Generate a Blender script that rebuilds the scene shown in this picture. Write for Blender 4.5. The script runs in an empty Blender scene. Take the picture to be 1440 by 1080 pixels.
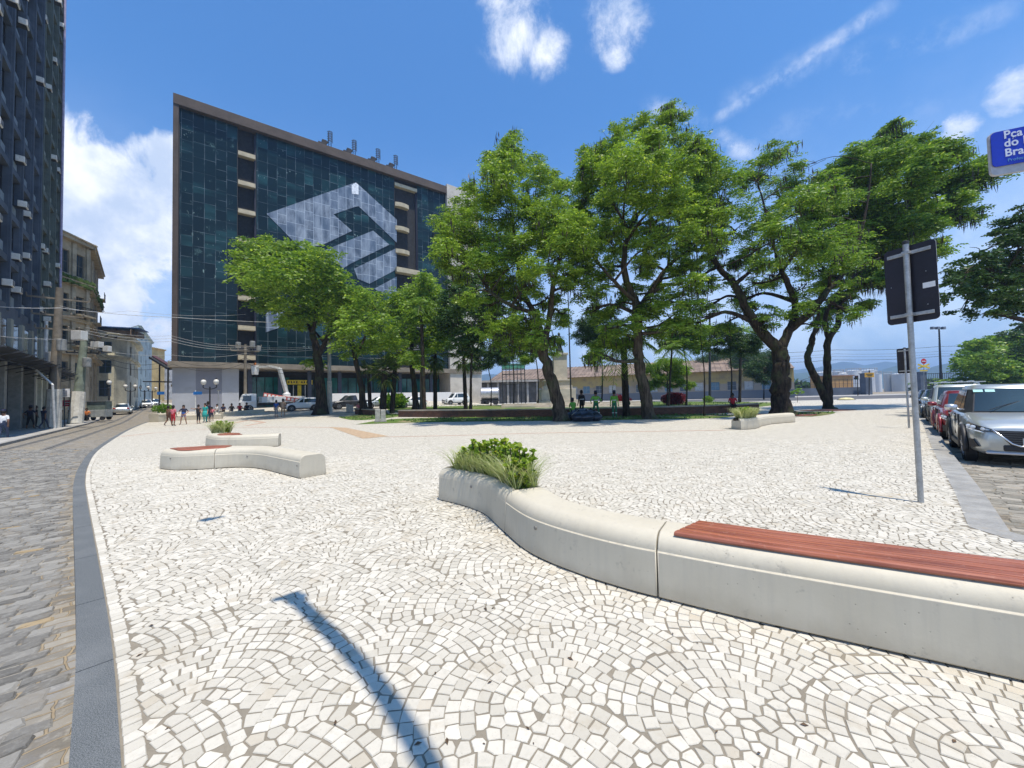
import bpy, bmesh, math, random
import numpy as np
from mathutils import Vector, Matrix
random.seed(7); rng = np.random.default_rng(7)
S = bpy.context.scene; C = S.collection; R = math.radians; PI = math.pi
# ---------------------------------------------------------------- camera
F = 541.0; H = 1.5
PITCH = math.atan(18.5/F); ROLL = -0.0235
cam = bpy.data.cameras.new('camera'); camo = bpy.data.objects.new('camera', cam); C.objects.link(camo)
cam.sensor_width = 36; cam.lens = 36*F/1440; cam.clip_start = .05; cam.clip_end = 20000
RM = Matrix.Rotation(PI/2+PITCH, 3, 'X') @ Matrix.Rotation(ROLL, 3, 'Z')
camo.matrix_world = Matrix.Translation((0, 0, H)) @ RM.to_4x4()
S.camera = camo
S.view_settings.view_transform = 'Standard'; S.view_settings.look = 'None'
S.view_settings.gamma = 1; S.view_settings.use_curve_mapping = False
S.view_settings.exposure = 0.36
S.render.engine = 'CYCLES'
S.cycles.max_bounces = 6; S.cycles.transparent_max_bounces = 8
def ray(px, py):
    return RM @ Vector(((px-720)/F, -(py-540)/F, -1))
def W(px, py, Y):
    d = ray(px, py); d = d*(Y/d.y); return Vector((d.x, d.y, d.z+H))
def gz(x, y):
    k = min(1, max(0, (-x-4)/12)); r = max(0, y-36); return k*.04*r*r/(r+5) if r > 0 else 0.0
def G(px, py, dz=0.0):
    d = ray(px, py); d = d/d.y; f = lambda y: H+d.z*y-gz(d.x*y, y)-dz
    lo = .2; hi = None; y = .2
    while y < 260:
        y2 = y*1.03+.05
        if f(y2) <= 0: lo, hi = y, y2; break
        y = y2
    if hi is None: lo = hi = 200.0
    for i in range(30):
        m = (lo+hi)/2
        if f(m) <= 0: hi = m
        else: lo = m
    return Vector((d.x*hi, hi, gz(d.x*hi, hi)+dz))
def ZH(px, py, x, y):            # height seen at pixel row py over ground point x, y
    d = ray(px, py); return H + d.z*(y/d.y)
# ---------------------------------------------------------------- sky and sun
SEL = R(75); SH = Vector((-.62, .78, 0)).normalized()      # shadow direction on the ground
sd = Vector((-SH.x*math.cos(SEL), -SH.y*math.cos(SEL), math.sin(SEL)))
sun = bpy.data.lights.new('sun', 'SUN'); so = bpy.data.objects.new('sun', sun); C.objects.link(so)
sun.energy = 4.9; sun.angle = R(.53); sun.color = (1, .92, .80)
so.rotation_euler = sd.to_track_quat('Z', 'Y').to_euler(); so.location = (0, 0, 60)
wd = bpy.data.worlds.new('World'); S.world = wd; wd.use_nodes = True
nt = wd.node_tree; nt.nodes.clear()
class NT:
    def __init__(s, t): s.t = t
    def n(s, ty, ins=None, **kw):
        k = s.t.nodes.new(ty)
        for a, v in kw.items(): setattr(k, a, v)
        for a, v in (ins or {}).items():
            if isinstance(v, bpy.types.NodeSocket): s.t.links.new(v, k.inputs[a])
            elif isinstance(v, bpy.types.Node): s.t.links.new(v.outputs[0], k.inputs[a])
            else: k.inputs[a].default_value = v
        return k
    def m(s, op, a, b=0.0, c=0.0, clamp=False):
        k = s.n('ShaderNodeMath', {0: a, 1: b, 2: c}, operation=op); k.use_clamp = clamp; return k.outputs[0]
    def v(s, op, a, b=(0, 0, 0)):
        k = s.n('ShaderNodeVectorMath', {0: a, 1: b}, operation=op)
        return k.outputs['Value'] if op in ('DOT_PRODUCT', 'LENGTH', 'DISTANCE') else k.outputs[0]
    def mix(s, f, a, b, bt='MIX'):
        k = s.t.nodes.new('ShaderNodeMix'); k.data_type = 'RGBA'; k.blend_type = bt
        for i, v in ((0, f), (6, a), (7, b)):
            if isinstance(v, bpy.types.NodeSocket): s.t.links.new(v, k.inputs[i])
            else: k.inputs[i].default_value = (tuple(v)+(1,) if i > 0 and len(v) == 3 else v)
        return k.outputs[2]
    def ramp(s, f, lo, hi, a=0.0, b=1.0):
        return s.n('ShaderNodeMapRange', {0: f, 1: lo, 2: hi, 3: a, 4: b}, interpolation_type='SMOOTHSTEP').outputs[0]
    def noise(s, vec, sc, det=3, rough=.5, out=0, dist=0.0):
        return s.n('ShaderNodeTexNoise', {'Vector': vec, 'Scale': sc, 'Detail': det, 'Roughness': rough, 'Distortion': dist}).outputs[out]
q = NT(nt)
sky = q.n('ShaderNodeTexSky', sky_type='NISHITA'); sky.sun_disc = False
sky.sun_elevation = SEL; sky.sun_rotation = math.atan2(sd.x, sd.y); sky.air_density = 1.0; sky.dust_density = .6; sky.ozone_density = 2.2
tc = q.n('ShaderNodeTexCoord').outputs['Generated']
dirn = q.v('NORMALIZE', tc)
def wdir(px, py): return ray(px, py).normalized()
n1 = q.noise(tc, 9, 8, .62, dist=.4); n2 = q.noise(tc, 3.2, 3, .5)
def blobm(px, py, r, soft=.6):            # soft round patch of r (radians) towards a direction
    c = wdir(px, py); dd = q.v('DISTANCE', dirn, tuple(c)); return q.ramp(dd, r, r*(1-soft))
def add(*a):
    o = a[0]
    for b in a[1:]: o = q.m('MAXIMUM', o, b)
    return o
cum = add(blobm(190, 290, .17, .7), blobm(120, 380, .22, .8), blobm(225, 240, .09), blobm(160, 250, .08), blobm(100, 300, .1))
puff = add(blobm(725, 40, .10, .9), blobm(770, 70, .07, .9), blobm(868, 30, .085, .9), blobm(865, 80, .05, .9), blobm(1430, 125, .05, .9), blobm(1348, 185, .04, .9), blobm(700, 10, .06, .9))
cm1 = q.ramp(q.m('ADD', q.m('MULTIPLY', n1, 1.25), q.m('MULTIPLY', cum, .40)), .66, .90)
cm1 = q.m('MULTIPLY', cm1, q.ramp(cum, 0, .3))
cm2 = q.m('MULTIPLY', q.ramp(q.m('ADD', q.noise(tc, 9, 10, .70, dist=.25), q.m('MULTIPLY', puff, .30)), .56, .98), q.ramp(puff, 0, .4))
def streak(a, b, w, s):
    A = wdir(*a); B = wdir(*b); nn = A.cross(B).normalized(); mid = (A+B).normalized(); L = (A-B).length/2
    dd = q.m('ABSOLUTE', q.m('ADD', q.v('DOT_PRODUCT', dirn, tuple(nn)), q.m('MULTIPLY', q.m('SUBTRACT', q.noise(tc, 6, 5, .6), .5), w*1.6)))
    e = q.ramp(q.v('DISTANCE', dirn, tuple(mid)), L*1.1, L*.7)
    return q.m('MULTIPLY', q.m('MULTIPLY', q.ramp(dd, w, 0), e), s)
st = add(streak((985, 182), (1260, 0), .018, .5), streak((1010, 150), (1190, 60), .035, .2), streak((1180, 90), (1440, 10), .03, .28), streak((905, 140), (1075, 225), .03, .5), streak((1060, 190), (1440, 120), .05, .12))
st = q.m('MULTIPLY', st, q.ramp(q.noise(tc, 14, 6, .7), .3, .68))
sep = q.n('ShaderNodeSeparateXYZ', {0: dirn}); el = sep.outputs[2]
low = q.m('MULTIPLY', q.m('POWER', q.ramp(el, .62, .0), 1.4), .72)         # thin high haze towards the horizon
low2 = q.m('MULTIPLY', q.m('MULTIPLY', q.ramp(q.noise(tc, 3, 6, .6), .42, .7), q.ramp(el, .5, .05)), .5)
cl = q.m('MAXIMUM', q.m('MAXIMUM', cm1, cm2), q.m('MAXIMUM', st, q.m('MAXIMUM', low, low2)))
cl = q.m('MULTIPLY', cl, .96)
skyc = q.mix(1.0, sky.outputs[0], (.60, 1.22, 1.72), 'MULTIPLY')
shade = q.mix(q.ramp(q.noise(tc, 7, 6, .6), .35, .62), (5.6, 6.6, 8.4), (10.5, 10.7, 11))
bgc = q.mix(cl, skyc, shade)
bg = q.n('ShaderNodeBackground', {0: bgc, 1: .094})
q.n('ShaderNodeOutputWorld', {0: bg})
# ---------------------------------------------------------------- materials
MATS = {}
def newmat(name):
    m = bpy.data.materials.new(name); m.use_nodes = True; t = m.node_tree
    for k in list(t.nodes): t.nodes.remove(k)
    return m, NT(t)
def fin(q, col, rough=.8, metal=0.0, bump=None, bs=.3, bd=.01, spec=.5, **kw):
    ins = {'Base Color': col if not isinstance(col, tuple) else tuple(col[:3])+(1,), 'Roughness': rough, 'Metallic': metal, 'Specular IOR Level': spec}
    ins.update(kw)
    if bump is not None: ins['Normal'] = q.n('ShaderNodeBump', {'Height': bump, 'Strength': bs, 'Distance': bd}).outputs[0]
    b = q.n('ShaderNodeBsdfPrincipled', ins); q.n('ShaderNodeOutputMaterial', {0: b}); return b
def mat(name, col, rough=.8, metal=0.0, var=.18, sc=3.0, dirt=None, bs=.15, spec=.5, fine=40, **kw):
    """plain surface with two scales of wear and a light bump"""
    if name in MATS: return MATS[name]
    m, q = newmat(name); o = q.n('ShaderNodeTexCoord').outputs['Object']
    a = q.noise(o, sc, 5, .6); b = q.noise(o, fine, 2, .5)
    f = q.m('ADD', q.m('MULTIPLY', a, .75), q.m('MULTIPLY', b, .25))
    lo = tuple(c*(1-var) for c in col); hi = tuple(min(1, c*(1+var)) for c in col)
    c = q.mix(q.ramp(f, .35, .65), lo, hi)
    if dirt: c = q.mix(q.m('MULTIPLY', q.ramp(q.noise(o, sc*2.3, 6, .7), .52, .72), dirt[1]), c, dirt[0])
    fin(q, c, rough, metal, b, bs, .01, spec, **kw); MATS[name] = m; return m
def glassy(name, col, rough=.06, spec=.5, sc=.5, var=.5):
    if name in MATS: return MATS[name]
    m, q = newmat(name); o = q.n('ShaderNodeTexCoord').outputs['Object']
    a = q.noise(o, sc, 3, .5)
    c = q.mix(q.ramp(a, .3, .7), tuple(x*(1-var) for x in col), tuple(x*(1+var) for x in col))
    fin(q, c, rough, 0, q.noise(o, .9, 2, .5), .05, .05, spec); MATS[name] = m; return m
# ---------------------------------------------------------------- mesh builder
class MB:
    def __init__(s): s.v = []; s.f = []; s.mi = []; s.cur = 0
    def add(s, vs, fs):
        n = len(s.v); s.v += [tuple(v) for v in vs]; s.f += [tuple(i+n for i in f) for f in fs]; s.mi += [s.cur]*len(fs); return s
    def box(s, c, d, rz=0.0, M=None):
        x, y, z = d[0]/2, d[1]/2, d[2]/2
        vs = [Vector((a*x, b*y, e*z)) for a in (-1, 1) for b in (-1, 1) for e in (-1, 1)]
        if M is None: M = Matrix.Rotation(rz, 3, 'Z')
        vs = [M @ v + Vector(c) for v in vs]
        return s.add(vs, [(0, 1, 3, 2), (4, 6, 7, 5), (0, 4, 5, 1), (2, 3, 7, 6), (0, 2, 6, 4), (1, 5, 7, 3)])
    def bar(s, a, b, w, h, up=(0, 0, 1)):           # box from a to b
        a = Vector(a); b = Vector(b); x = (b-a); L = x.length; x.normalize(); u = Vector(up)
        y = u.cross(x)
        if y.length < 1e-4: y = Vector((0, 1, 0)).cross(x)
        y.normalize(); z = x.cross(y); M = Matrix((x, y, z)).transposed()
        return s.box((a+b)/2, (L, w, h), M=M)
    def tube(s, pts, rad, n=8, cap=True, sq=None):
        pts = [Vector(p) for p in pts]; m = len(pts)
        if not hasattr(rad, '__len__'): rad = [rad]*m
        vs = []; fs = []; pu = None
        for i, p in enumerate(pts):
            t = (pts[min(i+1, m-1)]-pts[max(i-1, 0)])
            if t.length < 1e-9: t = Vector((0, 0, 1))
            t.normalize()
            if pu is None: pu = t.orthogonal().normalized()
            u = (pu - t*pu.dot(t)); u = u.normalized() if u.length > 1e-6 else t.orthogonal().normalized()
            pu = u; w = t.cross(u)
            for k in range(n):
                a = 2*PI*k/n; vs.append(p+(u*math.cos(a)+w*math.sin(a))*rad[i])
        for i in range(m-1):
            for k in range(n):
                k2 = (k+1) % n; fs.append((i*n+k, i*n+k2, (i+1)*n+k2, (i+1)*n+k))
        if cap: fs.append(tuple(range(n-1, -1, -1))); fs.append(tuple((m-1)*n+k for k in range(n)))
        return s.add(vs, fs)
    def lathe(s, c, prof, n=16, M=None):            # prof: (r, z) pairs
        c = Vector(c); vs = []; fs = []; m = len(prof)
        for r, z in prof:
            for k in range(n):
                a = 2*PI*k/n; v = Vector((r*math.cos(a), r*math.sin(a), z))
                vs.append(c+(M @ v if M else v))
        for i in range(m-1):
            for k in range(n):
                k2 = (k+1) % n; fs.append((i*n+k, i*n+k2, (i+1)*n+k2, (i+1)*n+k))
        fs.append(tuple(range(n-1, -1, -1))); fs.append(tuple((m-1)*n+k for k in range(n)))
        return s.add(vs, fs)
    def prism(s, poly, a, b):                       # poly: 3D points, extruded by vector b-a
        d = Vector(b)-Vector(a); n = len(poly); P = [Vector(p) for p in poly]
        vs = P+[p+d for p in P]
        fs = [tuple(range(n-1, -1, -1)), tuple(range(n, 2*n))]+[(i, (i+1) % n, n+(i+1) % n, n+i) for i in range(n)]
        return s.add(vs, fs)
    def loft(s, rings, closed=True, cap=True):      # rings of equal length
        n = len(rings[0]); vs = [v for r in rings for v in r]; fs = []
        for i in range(len(rings)-1):
            for k in range(n if closed else n-1):
                k2 = (k+1) % n; fs.append((i*n+k, i*n+k2, (i+1)*n+k2, (i+1)*n+k))
        if cap and closed: fs.append(tuple(range(n-1, -1, -1))); fs.append(tuple((len(rings)-1)*n+k for k in range(n)))
        return s.add(vs, fs)
    def build(s, name, m, parent=None, smooth=False, world=False, bevel=0, seg=2, fix=True, auto=None):
        me = bpy.data.meshes.new(name); vs = s.v
        if world and parent is not None:
            Mi = PM[parent.name].inverted(); vs = [tuple(Mi @ Vector(v)) for v in vs]
        me.from_pydata(vs, [], s.f)
        ms = m if isinstance(m, (list, tuple)) else [m]
        for k in ms: me.materials.append(k)
        if len(ms) > 1: me.polygons.foreach_set('material_index', s.mi)
        if fix:
            bm = bmesh.new(); bm.from_mesh(me); bmesh.ops.recalc_face_normals(bm, faces=bm.faces); bm.to_mesh(me); bm.free()
        if smooth:
            me.polygons.foreach_set('use_smooth', [True]*len(me.polygons))
            if auto: me.set_sharp_from_angle(angle=R(auto))
        o = bpy.data.objects.new(name, me); C.objects.link(o)
        if parent is not None: o.parent = parent
        if bevel:
            b = o.modifiers.new('bevel', 'BEVEL'); b.width = bevel; b.segments = seg; b.limit_method = 'ANGLE'; b.angle_limit = R(40)
        return o
PM = {}
def tag(o, label=None, cat=None, group=None, kind=None):
    if label: o['label'] = label
    if cat: o['category'] = cat
    if group: o['group'] = group
    if kind: o['kind'] = kind
    return o
def thing(name, label, cat, loc=(0, 0, 0), rz=0.0, group=None):
    o = bpy.data.objects.new(name, None); C.objects.link(o); o.empty_display_size = .2
    o.location = loc; o.rotation_euler = (0, 0, rz)
    PM[o.name] = Matrix.Translation(Vector(loc)) @ Matrix.Rotation(rz, 4, 'Z')
    return tag(o, label, cat, group)
def dup(root, loc, rz, label=None, mats=None):
    r = root.copy(); C.objects.link(r); r.location = loc; r.rotation_euler = (0, 0, rz)
    if label: r['label'] = label
    for ch in list(root.children):
        c = ch.copy(); C.objects.link(c); c.parent = r
        if mats and c.type == 'MESH':
            for a, b in mats.items():
                if a in [m.name for m in c.data.materials if m]:
                    c.data = c.data.copy()
                    for i, mm in enumerate(c.data.materials):
                        if mm.name == a: c.data.materials[i] = b
        for g in ch.children:
            d = g.copy(); C.objects.link(d); d.parent = c
    return r
def cat_(a, b, n):                                  # linear steps
    return [a+(b-a)*i/n for i in range(n+1)]
def smoothline(P, n=8):
    P = [Vector(p) for p in P]; out = []
    for i in range(len(P)-1):
        a = P[max(i-1, 0)]; b = P[i]; c = P[i+1]; d = P[min(i+2, len(P)-1)]
        for k in range(n):
            t = k/n; out.append(.5*((2*b)+(c-a)*t+(2*a-5*b+4*c-d)*t*t+(3*b-a-3*c+d)*t**3))
    out.append(P[-1]); return out
# ================================================================ ground, paving, kerbs
def tex_paving():
    m, q = newmat('portuguese_stone'); o = q.n('ShaderNodeTexCoord').outputs['Object']
    wob = q.v('MULTIPLY', q.v('SUBTRACT', q.noise(o, .9, 2, .5, out=1), (.5, .5, .5)), (.75, .75, 0))
    p = q.v('ADD', q.n('ShaderNodeMapping', {'Vector': o, 'Rotation': (0, 0, .5)}).outputs[0], wob)
    sp = q.n('ShaderNodeSeparateXYZ', {0: p}); w = 1.25
    row = q.m('FLOOR', q.m('DIVIDE', sp.outputs[1], w*.62))
    sx = q.m('ADD', q.m('DIVIDE', sp.outputs[0], w), q.m('MULTIPLY', q.m('MODULO', row, 2.0), .5))
    lx = q.m('MULTIPLY', q.m('SUBTRACT', q.m('FRACT', sx), .5), w)
    ly = q.m('ADD', q.m('MULTIPLY', q.m('FRACT', q.m('DIVIDE', sp.outputs[1], w*.62)), w*.62), .62)
    r = q.m('SQRT', q.m('ADD', q.m('MULTIPLY', lx, lx), q.m('MULTIPLY', ly, ly)))
    th = q.m('ARCTAN2', lx, ly)
    uv = q.n('ShaderNodeCombineXYZ', {0: q.m('MULTIPLY', r, 1.12), 1: q.m('MULTIPLY', th, .93), 2: q.m('MULTIPLY', q.m('ADD', row, q.m('FLOOR', sx)), 3.7)}).outputs[0]
    v2 = q.v('ADD', uv, q.v('MULTIPLY', q.v('SUBTRACT', q.noise(o, 9, 2, .5, out=1), (.5, .5, .5)), (.05, .05, 0)))
    ve = q.n('ShaderNodeTexVoronoi', {'Vector': v2, 'Scale': 20.0, 'Randomness': .5}, voronoi_dimensions='2D', feature='DISTANCE_TO_EDGE').outputs[0]
    vc = q.n('ShaderNodeTexVoronoi', {'Vector': v2, 'Scale': 20.0, 'Randomness': .5}, voronoi_dimensions='2D', feature='F1').outputs['Color']
    big = q.noise(o, .35, 4, .6); mid = q.noise(o, 2.2, 5, .65)
    gw = q.m('ADD', .028, q.m('MULTIPLY', q.ramp(q.noise(o, 5, 3, .6), .35, .75), .075))
    stone = q.ramp(q.m('SUBTRACT', ve, gw), 0, .035)
    s1 = q.n('ShaderNodeSeparateColor', {0: vc})
    base = q.mix(s1.outputs[0], (.43, .405, .345), (.59, .56, .49))
    base = q.mix(q.m('MULTIPLY', q.ramp(s1.outputs[1], .86, 1.0), .5), base, (.46, .40, .30))
    base = q.mix(q.m('MULTIPLY', q.ramp(q.noise(o, 38, 3, .6), .5, .75), .28), base, (.50, .48, .43))
    base = q.mix(q.m('MULTIPLY', q.ramp(mid, .56, .74), .38), base, (.50, .45, .35))
    base = q.mix(q.m('MULTIPLY', q.ramp(big, .5, .7), .12), base, (.55, .5, .42))
    gr = q.mix(q.noise(o, 6, 3, .6), (.15, .13, .10), (.28, .245, .19))
    px_ = q.n('ShaderNodeSeparateXYZ', {0: o}); lim = q.m('ADD', 11.0, q.m('ADD', q.m('MULTIPLY', q.m('SINE', q.m('MULTIPLY', px_.outputs[0], 1.7)), .8), q.m('MULTIPLY', q.m('SINE', q.m('ADD', q.m('MULTIPLY', px_.outputs[0], 4.1), 1.0)), .5)))
    stone = q.m('MULTIPLY', stone, q.m('GREATER_THAN', px_.outputs[1], lim))
    c = q.mix(stone, gr, base)
    hgt = q.m('ADD', q.ramp(ve, .01, .16), q.m('ADD', q.m('MULTIPLY', s1.outputs[2], .35), q.m('MULTIPLY', q.noise(o, 60, 2, .5), .12)))
    fin(q, c, .75, 0, hgt, .35, .004, .3); return m
def tex_cobble(name, ang, sc=1.0, tint=(1, 1, 1), dirt=.5):
    m, q = newmat(name); o0 = q.n('ShaderNodeTexCoord').outputs['Object']
    o = q.n('ShaderNodeMapping', {'Vector': o0, 'Rotation': (0, 0, ang)}).outputs[0]
    o1 = q.v('ADD', o, q.v('MULTIPLY', q.v('SUBTRACT', q.noise(o, 2.4, 3, .6, out=1), (.5, .5, .5)), (.17, .13, 0)))
    br = q.n('ShaderNodeTexBrick', {'Vector': o1, 'Scale': 1.0, 'Mortar Size': .009, 'Mortar Smooth': .5, 'Brick Width': .21*sc, 'Row Height': .105*sc, 'Color1': (0, 0, 0, 1), 'Color2': (1, 1, 1, 1), 'Mortar': (.5, .5, .5, 1), 'Bias': 0.0})
    br.offset = .5; br.squash = 1.35; br.squash_frequency = 3
    t = tint
    a = q.mix(br.outputs[0], (.125*t[0], .115*t[1], .10*t[2]), (.28*t[0], .255*t[1], .215*t[2]))
    a = q.mix(q.m('MULTIPLY', q.ramp(q.noise(o, 3.5, 6, .7), .45, .68), .55), a, (.20, .21, .23))
    a = q.mix(q.m('MULTIPLY', q.ramp(q.noise(o, 14, 5, .7), .5, .7), .5), a, (.38, .36, .31))
    orange = q.m('MULTIPLY', q.ramp(q.noise(o, 1.7, 2, .5), .69, .73), .6)
    a = q.mix(orange, a, (.5, .30, .06))
    dm = q.m('MAXIMUM', q.m('MULTIPLY', br.outputs[1], .95), q.m('MULTIPLY', q.ramp(q.noise(o0, 1.1, 6, .7), .5, .68), dirt))
    c = q.mix(dm, a, q.mix(q.noise(o, 8, 4, .6), (.17, .125, .075), (.36, .29, .19)))
    h = q.m('SUBTRACT', q.m('ADD', q.m('MULTIPLY', br.outputs[0], .3), q.m('MULTIPLY', q.noise(o, 22, 4, .65), .7)), q.m('MULTIPLY', br.outputs[1], 1.2))
    fin(q, c, .8, 0, h, .7, .02, .3); return m
M_PAVE = tex_paving()
M_ROADL = tex_cobble('street_cobbles', -math.atan2(.675, .737), 1.0, (1, 1, .98), .4)
M_ROADR = tex_cobble('side_street_cobbles', -math.atan2(.70, -.71), 1.15, (1.05, 1, .9), .55)
M_ASPH = mat('worn_asphalt', (.085, .085, .088), .9, var=.3, sc=.8, dirt=((.2, .19, .17), .5), fine=90)
M_FLAG = mat('grey_pavement', (.34, .33, .31), .85, var=.2, sc=.7, dirt=((.2, .19, .17), .5))
def tex_kerb():
    m, q = newmat('granite_kerb'); o = q.n('ShaderNodeTexCoord').outputs['Object']
    sp = q.noise(o, 230, 2, .6); a = q.noise(o, 1.6, 4, .6)
    c = q.mix(q.ramp(sp, .38, .62), (.05, .058, .062), (.16, .17, .175))
    c = q.mix(q.m('MULTIPLY', q.ramp(a, .42, .7), .35), c, (.20, .205, .205))
    c = q.mix(q.m('MULTIPLY', q.ramp(q.noise(o, 5, 6, .7), .6, .8), .35), c, (.28, .23, .16))
    fin(q, c, .75, 0, sp, .35, .004, .4); return m
M_KERB = tex_kerb()
M_EARTH = mat('bare_earth', (.24, .20, .14), .95, var=.3, sc=.15)
def sheet(name, rows, m, nx=12, lift=0.0, kind='structure'):
    """rows: (Y, x0, x1); the sheet follows the terrain"""
    vs = []; fs = []
    for (y, a, b) in rows:
        for i in range(nx+1):
            x = a+(b-a)*i/nx; vs.append((x, y, gz(x, y)+lift))
    n = nx+1
    for j in range(len(rows)-1):
        for i in range(nx): fs.append((j*n+i, j*n+i+1, (j+1)*n+i+1, (j+1)*n+i))
    mb = MB(); mb.add(vs, fs); o = mb.build(name, m, fix=False); tag(o, kind=kind); return o
# base terrain: one sheet to the horizon
ys = [-60, -20, 0, 10, 20, 30, 36, 38, 40, 44, 48, 52, 56, 60, 66, 72, 80, 90, 100, 120, 150, 200, 260, 400, 1500, 6000]
xs = [-6000, -1500, -600, -300, -200, -150, -110, -80, -60, -50, -40, -30, -25, -20, -16, -12, -8, -4, 0, 20, 50, 100, 300, 1500, 6000]
vs = []; fs = []
for y in ys:
    for x in xs: vs.append((x, y, gz(x, min(y, 260))-.155))
n = len(xs)
for j in range(len(ys)-1):
    for i in range(n-1): fs.append((j*n+i, j*n+i+1, (j+1)*n+i+1, (j+1)*n+i))
mb = MB(); mb.add(vs, fs); tag(mb.build('ground', M_EARTH, fix=False), kind='structure')
# left kerb curves
KR = [(171, 1080), (157, 905), (140.5, 803), (122, 701), (119.5, 674), (124.6, 653), (139, 632.5), (166, 613.7), (185, 603), (206, 594.5), (222.5, 588.7)]
kr = [G(*p) for p in KR]
d0 = Vector((-.675, .737, 0))
kr = [kr[0]+Vector((3.9, -3.6, 0)), kr[0]+Vector((.97, -.9, 0))]+kr
end = kr[-1]; kr += [Vector((end.x+d0.x*s, end.y+d0.y*s, 0)) for s in (8, 20, 50, 110, 200)]
krs = smoothline([(p.x, p.y, 0) for p in kr], 6)
def offs(P, w):
    out = []
    for i, p in enumerate(P):
        t = (P[min(i+1, len(P)-1)]-P[max(i-1, 0)]); t.z = 0; t.normalize(); out.append(p+Vector((-t.y, t.x, 0))*w)
    return out
kls = offs(krs, .15)
def xat(P, y):
    for a, b in zip(P[:-1], P[1:]):
        if a.y <= y <= b.y: return a.x+(b.x-a.x)*(y-a.y)/max(1e-6, b.y-a.y)
    return P[0].x if y < P[0].y else P[-1].x
def kerb_mesh(name, A, B, m, zt=.004, zb=-.13, seg=1.0, nogap=False):
    mb = MB(); g = lambda p, dz: Vector((p.x, p.y, gz(p.x, p.y)+dz))
    acc = 0
    for i in range(len(A)-1):
        a, b, c, d = A[i], A[i+1], B[i+1], B[i]
        acc += (b-a).length; cut = acc > 1.1
        if cut: acc = 0
        b_ = a+(b-a)*(1-.008/max(.02, (b-a).length)) if cut else b; c_ = d+(c-d)*(1-.008/max(.02, (c-d).length)) if cut else c
        if (b-a).length > 12 or nogap: b_, c_ = b, c
        top = [g(a, zt), g(b_, zt), g(c_, zt), g(d, zt)]; bot = [g(a, zb), g(b_, zb), g(c_, zb), g(d, zb)]
        mb.add(top+bot, [(0, 1, 2, 3), (0, 4, 5, 1), (2, 6, 7, 3), (1, 5, 6, 2), (3, 7, 4, 0)])
    return mb.build(name, m)
tag(kerb_mesh('kerb', krs, kls, M_KERB), kind='structure')
# right kerb
K2 = [(1298, 598), (1315, 640), (1343, 693.5), (1362, 740.7)]
k2 = [G(*p) for p in K2]; d2 = (k2[0]-k2[2]).normalized()
far = k2[0]; pts = [k2[3]+Vector((-.02, -6, 0)), k2[3]+Vector((-.05, -.4, 0)), k2[3], k2[2], k2[1], k2[0]]+[Vector((far.x+d2.x*s, far.y+d2.y*s, 0)) for s in (6, 15, 26)]
r2 = [Vector((p.x, p.y, 0)) for p in pts]
def resample(P, st):
    out = [P[0]]
    for a, b in zip(P[:-1], P[1:]):
        n = max(1, int((b-a).length/st))
        for i in range(1, n+1): out.append(a+(b-a)*i/n)
    return out
r2s = resample(r2, 1.0); r2o = offs(r2s, -.28)
M_KERB2 = mat('pale_kerb', (.26, .255, .24), .8, var=.2, sc=3, dirt=((.3, .25, .18), .5))
o = kerb_mesh('kerb', r2s, r2o, M_KERB2); tag(o, kind='structure')
# plaza sheet
Yr = cat_(-4, 12, 64)[:-1]+cat_(12, 36, 24)[:-1]+cat_(36, 60, 24)[:-1]+cat_(60, 92, 12)
XR = lambda y: xat(r2s, y) if y < r2s[-1].y else r2s[-1].x+(y-r2s[-1].y)*1.05
sheet('plaza_paving', [(y, xat(krs, y), XR(y)) for y in Yr], M_PAVE, 40)
# left road, pavement
def xrl(y): return -22.9-(y-17.2)*.905
Yl = cat_(-4, 12, 64)[:-1]+cat_(12, 36, 24)[:-1]+cat_(36, 60, 16)[:-1]+cat_(60, 200, 20)
sheet('street', [(y, xrl(y), xat(kls, y)) for y in Yl], M_ROADL, 10, -.12)
sheet('pavement', [(y, xrl(y)-12, xrl(y)) for y in Yl], M_FLAG, 4, 0.0)
A = [Vector((xrl(y), y, 0)) for y in cat_(-4, 180, 92)]; tag(kerb_mesh('kerb', offs(A, 0), offs(A, -.2), M_KERB2, .006), kind='structure')
# right road with the parked cars, the avenue beyond
Yq = cat_(-6, 40, 92)
sheet('side_street', [(y, xat(r2o, y), xat(r2o, y)+14) for y in Yq], M_ROADR, 8, -.12)
sheet('avenue', [(57, -2, 220), (64, -2, 230), (72, -2, 240), (84, -2, 260)], M_ASPH, 12, .006)
sheet('avenue_pavement', [(84.2, -2, 260), (100, -2, 280)], M_FLAG, 12, .02)
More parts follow.
